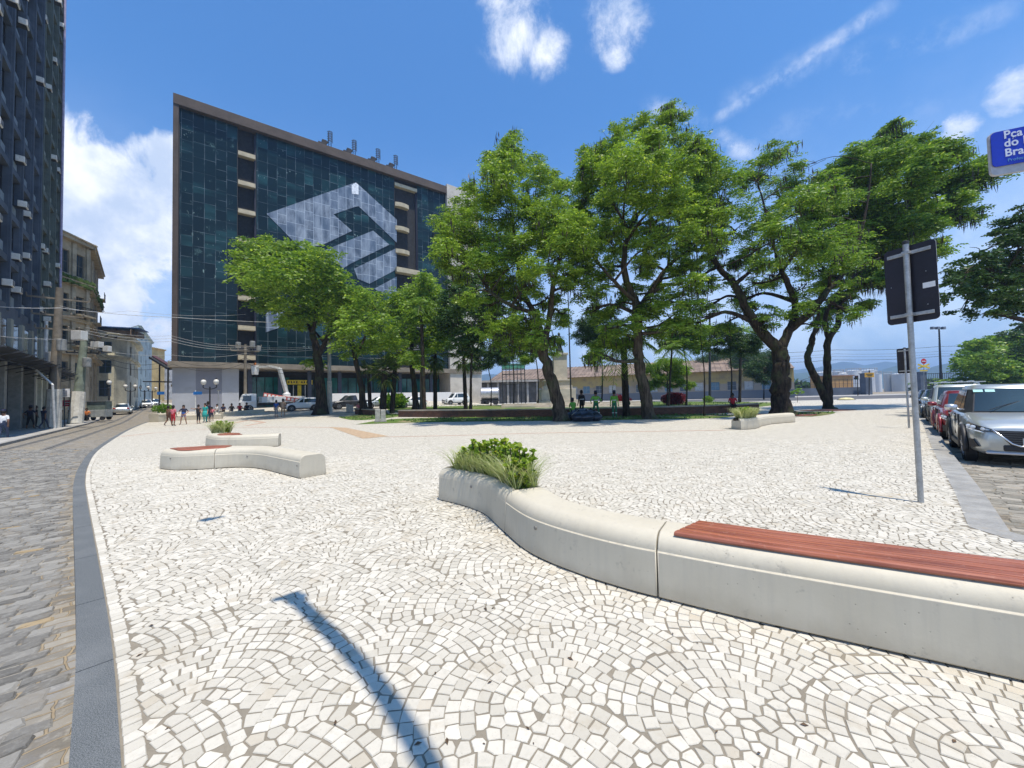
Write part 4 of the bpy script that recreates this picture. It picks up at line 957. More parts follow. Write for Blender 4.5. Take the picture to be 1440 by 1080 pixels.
sf = thing('scaffold', 'green netted scaffold platform seen between the trees', 'scaffold', P2(720, 70)); a, b = W(706, 520, 70), W(738, 520, 70); mb = MB()
for k in range(7):
    for dy in (0, 2):
        p = a+(b-a)*k/6; mb.tube([(p.x, p.y+dy, 0), (p.x, p.y+dy, W(706, 508, 70).z)], .05, 5)
for py in (508, 513, 519, 526, 540):
    z = W(706, py, 70).z
    for dy in (0, 2): mb.tube([(a.x, a.y+dy, z), (b.x, b.y+dy, z)], .05, 5)
mb.build('tubes', M_IRON, sf, world=True); mb = MB(); z = W(706, 515, 70).z; mb.box(((a.x+b.x)/2, a.y+1, z), (b.x-a.x, 2, .9)); mb.build('netting', mat('green_netting', (.10, .30, .20), .8, var=.4, sc=2), sf, world=True)
# monument
mo = thing('monument', 'pale stone monument with stepped pedestal behind the trees', 'monument', P2(780, 50)); c = P2(783, 50); M_MON = mat('monument_stone', (.50, .45, .37), .85, var=.15, sc=1, dirt=((.3, .26, .2), .5))
mb = MB()
for (w_, z0_, z1_) in ((5.6, 0, .5), (5.0, .5, 1.0), (4.3, 1.0, 2.4), (3.6, 2.4, 2.8), (3.0, 2.8, 3.4)): mb.box((c.x, c.y, (z0_+z1_)/2), (w_, w_, z1_-z0_-.004))
mb.box((c.x, c.y, 3.5), (3.4, 3.4, .2)); mb.box((c.x+.5, c.y, 5.2), (1.7, 1.7, 3.2)); mb.box((c.x+.5, c.y, 6.9), (2.0, 2.0, .25)); mb.build('pedestal', M_MON, mo, world=True, bevel=.03)
mb = MB(); mb.lathe((c.x+.5, c.y, 7.0), [(.5, 0), (.45, .5), (.32, .9), (.36, 1.4), (.42, 1.9), (.3, 2.2), (.12, 2.3), (.17, 2.45), (.17, 2.65), (.08, 2.8)], 12); mb.tube([(c.x+.85, c.y, 8.9), (c.x+1.1, c.y-.2, 8.4), (c.x+.9, c.y-.4, 8.0)], [.12, .1, .07], 8); mb.tube([(c.x+.15, c.y, 8.9), (c.x-.1, c.y-.1, 8.4), (c.x, c.y-.2, 7.9)], [.12, .1, .07], 8); mb.build('figure', mat('bronze_figure', (.06, .08, .065), .5, .5), mo, world=True, smooth=True)
stp = thing('stone_steps', 'long low stone steps running across behind the brick seat wall', 'steps', P2(800, 44)); mb = MB(); a, b = P2(705, 45), P2(905, 43)
for k in range(3): mb.bar((a.x, a.y+k*.7, .12+k*.12), (b.x, b.y+k*.7, .12+k*.12), .7-.01*k, .24+k*.24)
mb.build('steps', M_MON, stp, world=True)
fp_ = P2(803, 42); t = thing('flagpole', 'thin dark flagpole in front of the monument', 'flagpole', fp_); mb = MB(); mb.tube([vz(fp_, 0), vz(fp_, zz(803, 400, 42))], [.09, .05], 8); mb.build('pole', M_IRON, t, world=True); mb = MB(); mb.lathe((fp_.x, fp_.y, 0), [(.35, 0), (.35, .15), (.15, .25)], 12); mb.build('base', M_MON, t, world=True)
# ================================================================ trees and palms
def leafmat(name, dark, light, tip, trans=.42):
    if name in MATS: return MATS[name]
    m, q = newmat(name); at = q.n('ShaderNodeAttribute', attribute_name='rnd').outputs['Fac']
    at2 = q.n('ShaderNodeAttribute', attribute_name='clump').outputs['Fac']
    c = q.mix(q.m('ADD', q.m('MULTIPLY', at, .5), q.m('MULTIPLY', at2, .5)), dark, light); c = q.mix(q.ramp(at, .84, 1.0), c, tip)
    b = q.n('ShaderNodeBsdfPrincipled', {'Base Color': c, 'Roughness': .45, 'Specular IOR Level': .35})
    t = q.n('ShaderNodeBsdfTranslucent', {'Color': q.mix(.5, c, q.mix(1.0, c, (1.7, 1.6, .5), 'MULTIPLY'))})
    mx = q.n('ShaderNodeMixShader', {0: trans, 1: b, 2: t}); q.n('ShaderNodeOutputMaterial', {0: mx}); MATS[name] = m; return m
def barkmat(name, lo, hi):
    if name in MATS: return MATS[name]
    m, q = newmat(name); o = q.n('ShaderNodeTexCoord').outputs['Object']
    s = q.noise(q.n('ShaderNodeMapping', {'Vector': o, 'Scale': (7, 7, 1.4)}).outputs[0], 1, 6, .7)
    c = q.mix(q.ramp(s, .35, .65), lo, hi); c = q.mix(q.m('MULTIPLY', q.ramp(q.noise(o, .9, 5, .7), .5, .66), .6), c, (.06, .085, .03))
    fin(q, c, .9, 0, s, .9, .05, .2); MATS[name] = m; return m
M_BARK = barkmat('tree_bark', (.03, .023, .016), (.115, .088, .062)); M_BARKD = barkmat('dark_bark', (.014, .011, .008), (.055, .042, .03))
L_FEATH = leafmat('feathery_leaf', (.080, .160, .016), (.27, .42, .045), (.46, .58, .10))
L_MID = leafmat('mid_leaf', (.062, .14, .018), (.22, .37, .04), (.40, .50, .09))
L_DARK = leafmat('dark_leaf', (.018, .050, .012), (.06, .125, .026), (.13, .21, .05), .22)
L_BRIGHT = leafmat('bright_leaf', (.06, .15, .015), (.17, .32, .03), (.38, .48, .07), .4)
L_POD = leafmat('hanging_pods', (.012, .010, .006), (.05, .035, .016), (.10, .075, .03), .1)
L_PALM = leafmat('palm_leaf', (.035, .075, .015), (.13, .20, .04), (.36, .38, .14), .3)
def leafmesh(name, cen, dirs, ln, wd, m, parent, clump=None, rg=rng, droop=.0):
    """one quad leaf per row: centre, direction (unit), length, width"""
    n = len(cen); rv = rg.normal(size=(n, 3)); rv[:, 2] *= .6
    side = np.cross(dirs, rv); side /= np.linalg.norm(side, axis=1)[:, None]+1e-9
    ln = (ln*(.7+.6*rg.random(n)))[:, None]; wd = (wd*(.7+.6*rg.random(n)))[:, None]
    v = np.empty((n, 4, 3)); v[:, 0] = cen; v[:, 1] = cen+dirs*ln*.55+side*wd*.5; v[:, 2] = cen+dirs*ln; v[:, 3] = cen+dirs*ln*.55-side*wd*.5
    v[:, 2, 2] -= droop*ln[:, 0]
    me = bpy.data.meshes.new(name); me.vertices.add(n*4); me.vertices.foreach_set('co', v.reshape(-1).astype(np.float32))
    me.loops.add(n*4); me.loops.foreach_set('vertex_index', np.arange(n*4, dtype=np.int32))
    me.polygons.add(n); me.polygons.foreach_set('loop_start', np.arange(0, n*4, 4, dtype=np.int32))
    me.materials.append(m); a = me.attributes.new('rnd', 'FLOAT', 'FACE'); a.data.foreach_set('value', rg.random(n).astype(np.float32))
    b = me.attributes.new('clump', 'FLOAT', 'FACE'); b.data.foreach_set('value', (clump if clump is not None else rg.random(n)).astype(np.float32))
    me.update(calc_edges=True); me.validate()
    o = bpy.data.objects.new(name, me); C.objects.link(o); o.parent = parent
    return o
def crown_leaves(blobs, per, k, ln, wd, spread, rg, droop=.25, shell=.45, flat=.8):
    """blobs: (centre, radii) ; per: sprays per cubic-ish unit; k leaves per spray"""
    CC = []; DD = []; CL = []
    for c, r in blobs:
        nc = max(5, int(9*(r[0]*r[2])**.5)); cl = rg.normal(size=(nc, 3)); cl /= np.linalg.norm(cl, axis=1)[:, None]; cl *= (rg.random((nc, 1))**.42)
        cl = cl*np.array(r)*.9+np.array(c)
        ns = int(per*r[0]*r[2]); idx = rg.integers(0, nc, ns); cr = min(r)*.42
        off = rg.normal(size=(ns, 3))*np.array((cr, cr, cr*.55))*.62
        sp = cl[idx]+off; tint = (rg.random(nc))[idx]
        az = rg.random(ns)*2*PI; out = sp-np.array(c); out /= np.linalg.norm(out, axis=1)[:, None]+1e-9
        ax = np.stack([np.cos(az), np.sin(az), np.zeros(ns)], 1)*.8+out*.7; ax[:, 2] = ax[:, 2]*.4-.1; ax /= np.linalg.norm(ax, axis=1)[:, None]
        sd_ = np.cross(ax, np.array([0, 0, 1.])); sd_ /= np.linalg.norm(sd_, axis=1)[:, None]+1e-9
        for j in range(k):
            t = (j//2+.5)/(k/2); s = 1 if j % 2 else -1
            p = sp+ax*(t-.3)*spread; p[:, 2] -= droop*spread*t*t
            d = sd_*s*.9+ax*.45+rg.normal(size=(ns, 3))*.22; d[:, 2] -= .18; d /= np.linalg.norm(d, axis=1)[:, None]
            CC.append(p); DD.append(d); CL.append(tint)
    return np.concatenate(CC), np.concatenate(DD), np.concatenate(CL)
def tree(name, label, base, D, limbs, blobs, leaf=L_MID, bark=M_BARK, r0=.3, per=60, k=8, ln=.22, wd=.1, spread=.6, pods=0, seed=1, group='trees in the square', twigs=4, podlen=.5, cat='tree', deep=None, thick=.78):
    """base: ground point; limbs: [(pixel polyline with depth offsets, r_start, r_end)]; blobs: (px, py, rx px, ry px, depth offset)"""
    rg = np.random.default_rng(seed); rd = random.Random(seed); b = Vector(base); s = D/F
    t = thing(name, label, cat, b, 0, group)
    loc = lambda px, py, dz=0: W(px, py, D+dz)-b
    mb = MB(); nodes = []
    for li, (pl, ra, rb) in enumerate(limbs):
        P = [loc(*p) for p in pl]
        if li == 0: P = [Vector((0, 0, -.15))]+P
        P = smoothline(P, 5); n = len(P); J = [Vector((rd.gauss(0, .02), rd.gauss(0, .02), rd.gauss(0, .02)))*(ra*3) for _ in P]
        P = [p+j*(0 if i == 0 else 1) for i, (p, j) in enumerate(zip(P, J))]
        ra *= thick; rb *= thick; rr = [ra+(rb-ra)*(i/(n-1))**.8 for i in range(n)]
        if li == 0: rr[0] *= 1.7; rr[1] *= 1.35; rr[2] *= 1.12
        rr = [r*(1+rd.uniform(-.08, .08)) for r in rr]
        mb.tube(P, rr, 9); nodes += [(p, r) for p, r in zip(P, rr)][(n//3 if li == 0 else 0):]
    B = []
    if deep is None: deep = 2.4 if pods else (1.6 if len(blobs) > 8 else .3)
    for (px, py, rx, ry, dz) in blobs:
        dz = dz*1.5+rd.uniform(-deep, deep*.8)
        c = loc(px, py, dz); R3 = (rx*s*1.0, rx*s*.95, ry*s); B.append((tuple(c), R3))
        p0, r = min(nodes, key=lambda q_: (q_[0]-c).length+max(0, q_[0].z-c.z)*1.5)
        mid = p0.lerp(c, .5)+Vector((rd.gauss(0, .12), rd.gauss(0, .12), .18*(c-p0).length*(1 if rd.random() < .7 else -.3)))*1.0
        rr = min(r*.75, .03+.028*(c-p0).length+R3[0]*.02); mb.tube(smoothline([p0, mid, c], 4), [rr*(1-.085*i) for i in range(9)], 6)
        for q_ in range(twigs):
            e = c+Vector((rd.gauss(0, .5)*R3[0], rd.gauss(0, .5)*R3[1], rd.uniform(-.3, .85)*R3[2])); st = mid.lerp(c, rd.random())
            m2 = st.lerp(e, .5)+Vector((rd.gauss(0, .15), rd.gauss(0, .15), .15))*R3[0]*.5
            mb.tube(smoothline([st, m2, e], 3), [rr*.5*(1-.13*i) for i in range(7)], 4, cap=False)
    for c, r in list(B):
        if len(blobs) > 8 and rd.random() < .55: B.append((tuple(Vector(c)+Vector((rd.uniform(-.45, .45)*r[0], rd.uniform(-1, 1)*r[1]*2.0, rd.uniform(-.9, .1)*r[2]))), tuple(x*.85 for x in r)))
    mb.build('trunk', bark, t, smooth=True, fix=False)
    c, d, cl = crown_leaves(B, per, k, ln, wd, spread, rg)
    leafmesh('crown', c, d, ln, wd, leaf, t, cl, rg)
    if pods:
        n = pods; bi = rg.integers(0, len(B), n); cc = np.array([B[i][0] for i in bi])+rg.normal(size=(n, 3))*np.array([B[i][1] for i in bi])*.42
        cc = np.repeat(cc, 7, 0)+rg.normal(size=(n*7, 3))*np.array((.16, .16, .12)); dd = np.zeros_like(cc); dd[:, 2] = -1; dd += rg.normal(size=dd.shape)*.08
        leafmesh('hanging_strands', cc, dd, podlen, .055, L_POD, t, None, rg)
    return t
# -- T1, office front
T = G(451, 583); 
tree('street_tree', 'broad round tree on a small lawn in front of the office emblem', T, T.y, [([(451, 540), (447, 500), (440, 470)], .75, .42), ([(447, 505, 0), (462, 470, -1), (478, 440, -1), (488, 410, 1)], .38, .12), ([(440, 470, 0), (425, 440, 1), (405, 410, 0), (385, 385, 0)], .36, .1), ([(440, 470, 0), (445, 430, -2), (440, 390, -1)], .3, .1), ([(455, 480), (430, 455, 2), (400, 440, 2)], .2, .08)],
     [(378, 358, 44, 20, 0), (352, 380, 24, 20, -1), (415, 355, 42, 22, 1), (452, 372, 34, 22, -2), (478, 398, 26, 24, -1), (400, 385, 46, 24, -3), (440, 400, 40, 22, 2), (372, 400, 30, 18, 1), (365, 420, 22, 14, 0), (420, 425, 40, 18, -2), (470, 428, 30, 18, 1), (488, 420, 18, 20, 0), (390, 340, 14, 8, 0), (373, 331, 5, 5, 0), (450, 445, 26, 12, 0), (412, 447, 16, 9, 0), (385, 430, 14, 10, 1), (470, 475, 14, 9, 0), (440, 508, 14, 10, 0)],
     L_FEATH, M_BARKD, per=60, k=8, ln=.36, wd=.17, spread=.95, seed=3, twigs=5)
T = G(512, 583)
tree('street_tree', 'pale green tree with slim trunk just right of the broad round one', T, T.y, [([(508, 545), (500, 505), (492, 470)], .5, .22), ([(500, 505), (515, 470, 1), (530, 440, 1)], .2, .08)],
     [(500, 425, 26, 20, 0), (525, 430, 30, 22, 2), (540, 455, 24, 20, -1), (505, 458, 28, 20, -2), (480, 460, 18, 16, 0), (515, 485, 26, 14, 1), (490, 490, 20, 12, 0), (545, 480, 18, 14, 0), (510, 408, 16, 9, 0)],
     L_FEATH, M_BARKD, per=62, ln=.34, wd=.15, spread=.9, seed=4)
T = G(585, 580)
tree('street_tree', 'pale green tree with its top against the second balcony slot', T, T.y, [([(583, 545), (578, 500), (580, 460)], .5, .22), ([(580, 480), (600, 450), (612, 425)], .2, .08)],
     [(575, 415, 26, 20, 0), (600, 405, 28, 20, 1), (625, 420, 24, 22, 0), (560, 440, 26, 20, 0), (595, 440, 32, 22, -2), (630, 450, 24, 20, 1), (570, 470, 26, 18, 0), (605, 475, 30, 18, 0), (560, 495, 20, 12, 0), (592, 500, 26, 12, 0), (600, 393, 14, 8, 0)],
     L_FEATH, M_BARKD, per=62, ln=.34, wd=.15, spread=.9, seed=5)
T = G(662, 581)
tree('shade_tree', 'dark dense tree with thin straight trunk left of the tallest leaning trunk', T, T.y, [([(662, 550), (663, 510), (665, 480)], .20, .13), ([(663, 500), (650, 470), (640, 440)], .12, .06), ([(665, 480), (680, 450), (690, 420)], .12, .06)],
     [(650, 400, 26, 18, 1), (670, 392, 24, 16, 0), (690, 405, 22, 18, 1), (640, 425, 26, 20, 0), (665, 430, 30, 22, -1), (695, 435, 24, 20, 0), (635, 455, 24, 18, 1), (665, 465, 28, 20, 0), (695, 465, 20, 16, 0), (650, 485, 22, 12, 0), (625, 440, 18, 14, 0)],
     L_DARK, M_BARKD, per=120, ln=.24, wd=.13, spread=.6, seed=6)
# -- big trees
T = G(790, 592)
tree('feathery_tree', 'large feathery tree whose trunk leans left above the black rubbish bags', T, T.y, [([(783, 560), (772, 525), (762, 490), (757, 462), (752, 435)], .55, .3), ([(765, 495), (772, 450, 0), (778, 400, -1), (790, 355, -1), (800, 320, 0)], .28, .09), ([(752, 440), (735, 410, 1), (728, 370, 1), (722, 320, 0), (718, 270, 0)], .25, .07), ([(752, 440), (720, 430, -1), (690, 410, -1), (668, 380, 0)], .2, .07), ([(728, 370), (750, 330), (755, 290, 0)], .14, .06)],
     [(716, 205, 18, 16, 0), (708, 228, 28, 20, 0), (690, 258, 34, 20, 0), (745, 235, 26, 22, 1), (755, 262, 26, 24, 0), (665, 285, 34, 22, 1), (705, 290, 40, 26, -1), (745, 300, 34, 26, 1), (640, 300, 24, 20, 0), (632, 325, 24, 22, 0), (665, 325, 36, 24, -1), (705, 335, 38, 26, 2), (640, 355, 28, 20, 1), (678, 362, 32, 22, 0), (720, 375, 28, 20, 0), (775, 300, 26, 24, -1), (800, 325, 34, 24, -1), (790, 350, 38, 24, -2), (820, 345, 24, 18, 0), (760, 335, 30, 24, 0), (765, 375, 30, 18, -1), (740, 400, 26, 16, 0), (700, 395, 26, 16, 0), (722, 425, 26, 14, 0), (690, 430, 22, 14, 1), (745, 450, 24, 14, 0), (715, 455, 24, 14, 0), (800, 385, 22, 14, 0), (808, 408, 18, 14, 0), (720, 188, 10, 9, 0), (735, 480, 18, 12, 0), (770, 420, 18, 12, 0), (700, 480, 14, 10, 0), (680, 455, 22, 16, 0), (760, 470, 18, 12, -2), (720, 490, 20, 10, 1), (790, 445, 20, 14, 1), (655, 415, 20, 16, -1), (780, 475, 14, 9, 0), (795, 262, 24, 18, 0), (775, 250, 22, 16, 1), (815, 300, 22, 18, 1), (640, 385, 22, 18, 0), (625, 350, 16, 16, 0), (735, 345, 28, 20, -2), (700, 360, 28, 20, 2), (770, 350, 24, 20, 2), (815, 365, 20, 16, 0)],
     L_FEATH, M_BARK, per=215, k=10, ln=.165, wd=.068, spread=.55, seed=11, pods=260, twigs=5)
T = G(914, 589)
tree('feathery_tree', 'tallest feathery tree with a straight mossy trunk right of the green workers', T, T.y, [([(908, 560), (900, 520), (897, 490), (896, 455), (894, 425)], .48, .32), ([(894, 425), (880, 390, 0), (878, 355, 0), (885, 325, 0), (898, 300, 0)], .3, .14), ([(896, 440), (918, 405, 1), (940, 375, 1), (965, 355, 1), (985, 350, 0)], .26, .1), ([(894, 425), (868, 400, -1), (850, 380, -1), (835, 365, 0)], .18, .07), ([(885, 325), (905, 270), (930, 215), (945, 180)], .15, .05), ([(885, 325), (860, 280), (845, 240)], .14, .05)],
     [(945, 165, 20, 14, 0), (925, 178, 30, 18, 0), (890, 185, 28, 18, 1), (860, 200, 26, 18, 0), (835, 215, 24, 16, 0), (955, 195, 24, 20, 0), (970, 215, 22, 18, 0), (900, 210, 38, 22, -1), (860, 232, 36, 20, 0), (830, 250, 30, 18, 1), (930, 235, 36, 24, 1), (975, 245, 26, 22, 0), (890, 255, 40, 24, -2), (850, 270, 34, 20, 1), (925, 270, 40, 24, -2), (965, 280, 28, 22, 0), (820, 270, 20, 14, 0), (880, 290, 38, 20, 0), (840, 300, 28, 18, 0), (945, 300, 34, 20, -1), (910, 315, 26, 16, 1), (975, 315, 22, 16, 0), (855, 325, 22, 16, 0), (850, 385, 20, 14, 0), (870, 430, 22, 14, 0), (840, 410, 18, 14, 0), (930, 400, 22, 14, 1), (920, 430, 24, 14, 0), (890, 455, 20, 14, 0), (860, 462, 18, 12, 0), (925, 465, 18, 12, 0), (940, 152, 9, 7, 0), (960, 380, 22, 14, 1), (830, 440, 20, 14, 0), (850, 480, 22, 12, 0), (885, 480, 20, 10, 1), (820, 385, 20, 16, 0), (950, 425, 22, 16, 0), (905, 370, 22, 14, 1), (940, 345, 26, 14, 0), (830, 350, 20, 16, 0), (960, 455, 20, 12, 0), (985, 290, 24, 18, 0), (990, 330, 22, 16, -1), (800, 300, 16, 16, 0), (880, 340, 26, 16, 2), (900, 440, 20, 16, 0), (945, 450, 18, 14, -1), (835, 500, 16, 12, 0), (1000, 262, 22, 16, 0), (985, 240, 18, 14, 0), (830, 235, 20, 16, 0), (1005, 300, 20, 16, 0), (920, 345, 26, 16, -2), (860, 355, 24, 16, 1), (960, 400, 20, 14, 0), (885, 410, 20, 14, 2)],
     L_FEATH, M_BARK, per=215, k=10, ln=.165, wd=.068, spread=.55, seed=12, pods=330, twigs=5)
T = G(1100, 583)
tree('feathery_tree', 'wide feathery tree with massive dark forked trunk growing from red mulch by the planter', T, T.y, [([(1098, 560), (1096, 530), (1098, 505), (1095, 485)], .75, .55), ([(1094, 490), (1070, 465, 0), (1050, 435, 0), (1033, 400, 0), (1008, 372, 0), (995, 345, 0), (988, 310)], .46, .13), ([(1098, 490), (1112, 460, 0), (1118, 430, 1), (1108, 400, 0), (1095, 370, 0), (1085, 335, 0)], .40, .12), ([(1112, 462), (1140, 440, -1), (1162, 410, -1), (1185, 385, 0), (1205, 350), (1215, 310)], .34, .1), ([(1033, 400), (1060, 375, 1), (1070, 340, 1)], .2, .08), ([(1008, 374), (975, 395, -1), (955, 405)], .13, .05), ([(1185, 385), (1210, 375), (1238, 362)], .12, .05), ([(1085, 335), (1075, 290), (1065, 255)], .12, .05), ([(1205, 350), (1220, 285), (1225, 230)], .12, .05)],
     [(1095, 215, 22, 14, 0), (1075, 232, 24, 16, 0), (1118, 240, 20, 14, 0), (1050, 250, 26, 18, 0), (1085, 262, 34, 18, 1), (1015, 255, 26, 18, 0), (990, 275, 24, 20, 1), (1030, 285, 36, 20, 0), (1075, 300, 34, 20, -1), (1115, 290, 26, 20, 0), (995, 310, 26, 18, 0), (1035, 325, 30, 18, 1), (1100, 330, 34, 20, -2), (1140, 310, 28, 22, 0), (1150, 345, 32, 22, -1), (1110, 365, 30, 18, 0), (1150, 380, 28, 18, 0), (1180, 360, 28, 22, 0), (1190, 330, 30, 22, 0), (1160, 290, 28, 20, 1), (1085, 390, 22, 14, 0), (1130, 405, 24, 14, 1), (1010, 345, 22, 14, 0), (975, 340, 22, 14, 0), (970, 375, 20, 12, 0), (990, 400, 18, 12, 0), (1165, 410, 20, 12, 0), (1060, 350, 22, 14, 0), (1040, 365, 20, 10, 1), (1210, 370, 22, 14, 0), (1060, 400, 24, 14, 1), (1040, 425, 22, 12, 1), (1000, 430, 24, 14, 1), (980, 455, 20, 12, 0), (1140, 430, 22, 14, 0), (1170, 390, 24, 16, 0), (1065, 435, 20, 12, 1), (1190, 440, 18, 12, 0), (1125, 345, 28, 18, 1), (965, 300, 20, 16, 0), (960, 345, 20, 16, 1), (1140, 270, 22, 16, 0), (1165, 320, 24, 18, 1), (1015, 395, 20, 14, -1), (970, 425, 20, 14, -1), (1020, 455, 22, 12, 0), (1075, 455, 16, 12, 0), (1150, 460, 16, 10, 0), (1010, 235, 18, 14, 0), (985, 255, 18, 14, 1), (1140, 250, 20, 16, 0), (1165, 270, 20, 16, -1), (1130, 330, 26, 18, -1), (1070, 370, 24, 14, -1), (1000, 370, 22, 12, 2)],
     L_MID, M_BARKD, per=150, k=10, ln=.165, wd=.068, spread=.55, seed=13, pods=380, twigs=6)
T = G(1166, 575)
tree('feathery_tree', 'twin trunked dark tree leaning left at the square edge, its crown reaching right', T, T.y, [([(1158, 555), (1146, 530), (1135, 505), (1139, 490), (1142, 475)], .42, .26), ([(1166, 573), (1164, 545), (1163, 510), (1165, 480), (1178, 455), (1180, 430)], .42, .22), ([(1142, 475), (1150, 450), (1152, 420), (1160, 390)], .22, .1), ([(1166, 480), (1160, 450), (1172, 420), (1200, 390), (1220, 350)], .24, .1), ([(1180, 430), (1200, 410), (1222, 395)], .14, .05), ([(1200, 390), (1235, 340), (1260, 290), (1290, 250)], .16, .06), ([(1235, 340), (1280, 310), (1330, 270)], .14, .05)],
     [(1255, 190, 22, 12, 0), (1225, 205, 28, 16, 0), (1195, 225, 26, 18, 0), (1275, 210, 30, 18, 1), (1310, 215, 28, 16, 0), (1345, 215, 24, 16, 0), (1370, 235, 20, 16, 0), (1240, 235, 38, 22, -1), (1290, 245, 38, 22, 0), (1335, 250, 34, 22, 1), (1200, 260, 30, 22, 1), (1180, 280, 22, 18, 0), (1225, 280, 36, 22, -2), (1270, 285, 38, 22, -1), (1315, 285, 34, 22, 0), (1345, 280, 22, 16, 0), (1210, 315, 28, 20, 0), (1250, 325, 34, 22, 0), (1290, 320, 30, 20, 1), (1320, 310, 20, 16, 0), (1235, 360, 28, 18, 0), (1275, 355, 22, 16, 0), (1195, 350, 22, 18, 0), (1255, 172, 10, 6, 0), (1185, 420, 18, 10, 0), (1382, 250, 10, 10, 0), (1200, 400, 16, 10, 0), (1350, 300, 8, 7, 0), (1300, 345, 14, 12, 0), (1165, 250, 20, 14, 0), (1150, 300, 22, 18, 1), (1160, 350, 22, 18, 0), (1210, 385, 20, 14, 0), (1240, 390, 18, 12, 0), (1160, 440, 16, 10, 0), (1215, 425, 14, 9, 0)],
     L_MID, M_BARKD, per=270, k=9, ln=.23, wd=.095, spread=.7, seed=14, pods=380, twigs=5, podlen=.8)
# -- low bushy trees between the trunks
def small(px, py, blobs, lab, leaf=L_DARK, r=.12, per=430, ln=.17, wd=.09, seed=20, tx=None, name='young_tree'):
    T = G(px, py); top = min(b[1] for b in blobs)
    tree(name, lab, T, T.y, [([(px+.5, (py+blobs[0][1])/2), (blobs[0][0], blobs[0][1]+4)], r, r*.5)], [b if len(b) == 5 else b+(0,) for b in blobs], leaf, M_BARKD, per=per, k=7, ln=ln, wd=wd, spread=.45, seed=seed, twigs=3)
small(938, 570, [(938, 512, 20, 13), (922, 520, 18, 12), (955, 522, 18, 13), (938, 535, 26, 12), (912, 540, 14, 8), (962, 542, 16, 8)], 'low bushy tree behind the red leaved hedge', L_MID, seed=21)
small(1013, 560, [(1012, 505, 22, 14), (995, 512, 18, 14), (1030, 510, 18, 14), (1010, 525, 28, 14), (990, 530, 16, 10)], 'round dark tree with slim trunk, leftmost of three behind the seated person', seed=22)
small(1046, 560, [(1046, 500, 20, 14), (1062, 508, 18, 14), (1045, 518, 24, 14), (1035, 530, 16, 9)], 'round dark tree with slim trunk, middle of three behind the seated person', seed=23)
small(1074, 562, [(1076, 505, 18, 14), (1064, 520, 18, 14), (1084, 518, 14, 14), (1074, 530, 18, 9)], 'dark tree with slim trunk beside the massive forked trunk', seed=24)
small(756, 575, [(750, 480, 20, 16), (765, 492, 18, 14), (742, 500, 18, 12), (735, 470, 16, 12)], 'slender leafy tree left of the leaning trunk', L_MID, seed=25)
small(990, 585, [(985, 470, 14, 10), (1000, 478, 12, 10)], 'thin young tree with a small tuft between the large trunks', L_MID, r=.06, per=60, seed=26)
small(1226, 566, [(1122, 520, 1, 1)], 'x', seed=2) if 0 else None
T = G(1121, 566); tree('sapling', 'tiny bright green sapling in front of the slate blue wall', T, T.y, [([(1121.5, 560), (1121, 554)], .04, .02)], [(1118, 551, 5, 3, 0), (1125, 550, 6, 3, 0), (1121, 547, 4, 2.5, 0)], L_BRIGHT, M_BARK, per=90, ln=.2, wd=.14, spread=.3, seed=27, twigs=2, group='saplings')
small(722, 573, [(715, 470, 24, 18), (735, 478, 22, 16), (705, 488, 20, 14), (728, 498, 24, 12), (700, 465, 18, 14)], 'leafy young tree in the shade behind the leaning trunk', L_FEATH, seed=51)
small(846, 572, [(835, 455, 24, 18), (858, 462, 24, 16), (845, 478, 26, 14), (820, 470, 18, 14), (868, 485, 18, 12)], 'dark leafy tree between the leaning trunk and the palm', L_DARK, seed=52)
small(965, 571, [(955, 462, 24, 16), (978, 468, 24, 16), (965, 485, 26, 14), (990, 482, 18, 12), (945, 478, 18, 12)], 'leafy tree filling the gap left of the dark post', L_MID, seed=53)
small(1028, 570, [(1022, 470, 22, 16), (1045, 476, 22, 15), (1030, 490, 26, 12), (1062, 486, 18, 12)], 'leafy tree under the left limb of the massive forked tree', L_DARK, seed=54)
small(690, 574, [(682, 500, 22, 14), (700, 508, 20, 12), (672, 512, 18, 12)], 'low leafy tree left of the tanker', L_DARK, seed=55)
# -- far right
T = Vector((31.0, 20.5, -.1)); 
tree('spreading_tree', 'very wide dark tree overhanging from the right edge above the parked cars', T, 20.5, [([(1540, 480), (1530, 440), (1520, 410)], .6, .4), ([(1520, 420), (1480, 400), (1440, 380), (1400, 385)], .3, .1), ([(1520, 410), (1490, 360), (1450, 330)], .25, .1)],
     [(1430, 310, 18, 14, 0), (1455, 315, 34, 22, 1), (1405, 335, 26, 16, 0), (1440, 345, 34, 20, -1), (1375, 358, 26, 16, 0), (1410, 368, 32, 18, 0), (1350, 380, 20, 14, 0), (1380, 392, 30, 18, -1), (1430, 385, 36, 20, 1), (1365, 415, 26, 16, 0), (1405, 415, 30, 16, 0), (1440, 415, 28, 14, 0), (1345, 400, 14, 12, 0), (1355, 440, 16, 8, 0), (1430, 432, 16, 8, 0), (1475, 370, 40, 30, 0), (1480, 420, 30, 20, 0), (1400, 440, 14, 6, 0), (1436, 292, 10, 6, 0)],
     L_DARK, M_BARKD, per=210, k=9, ln=.16, wd=.09, spread=.45, seed=31, twigs=4, group='trees beyond the parked cars')
T = G(1420, 560)
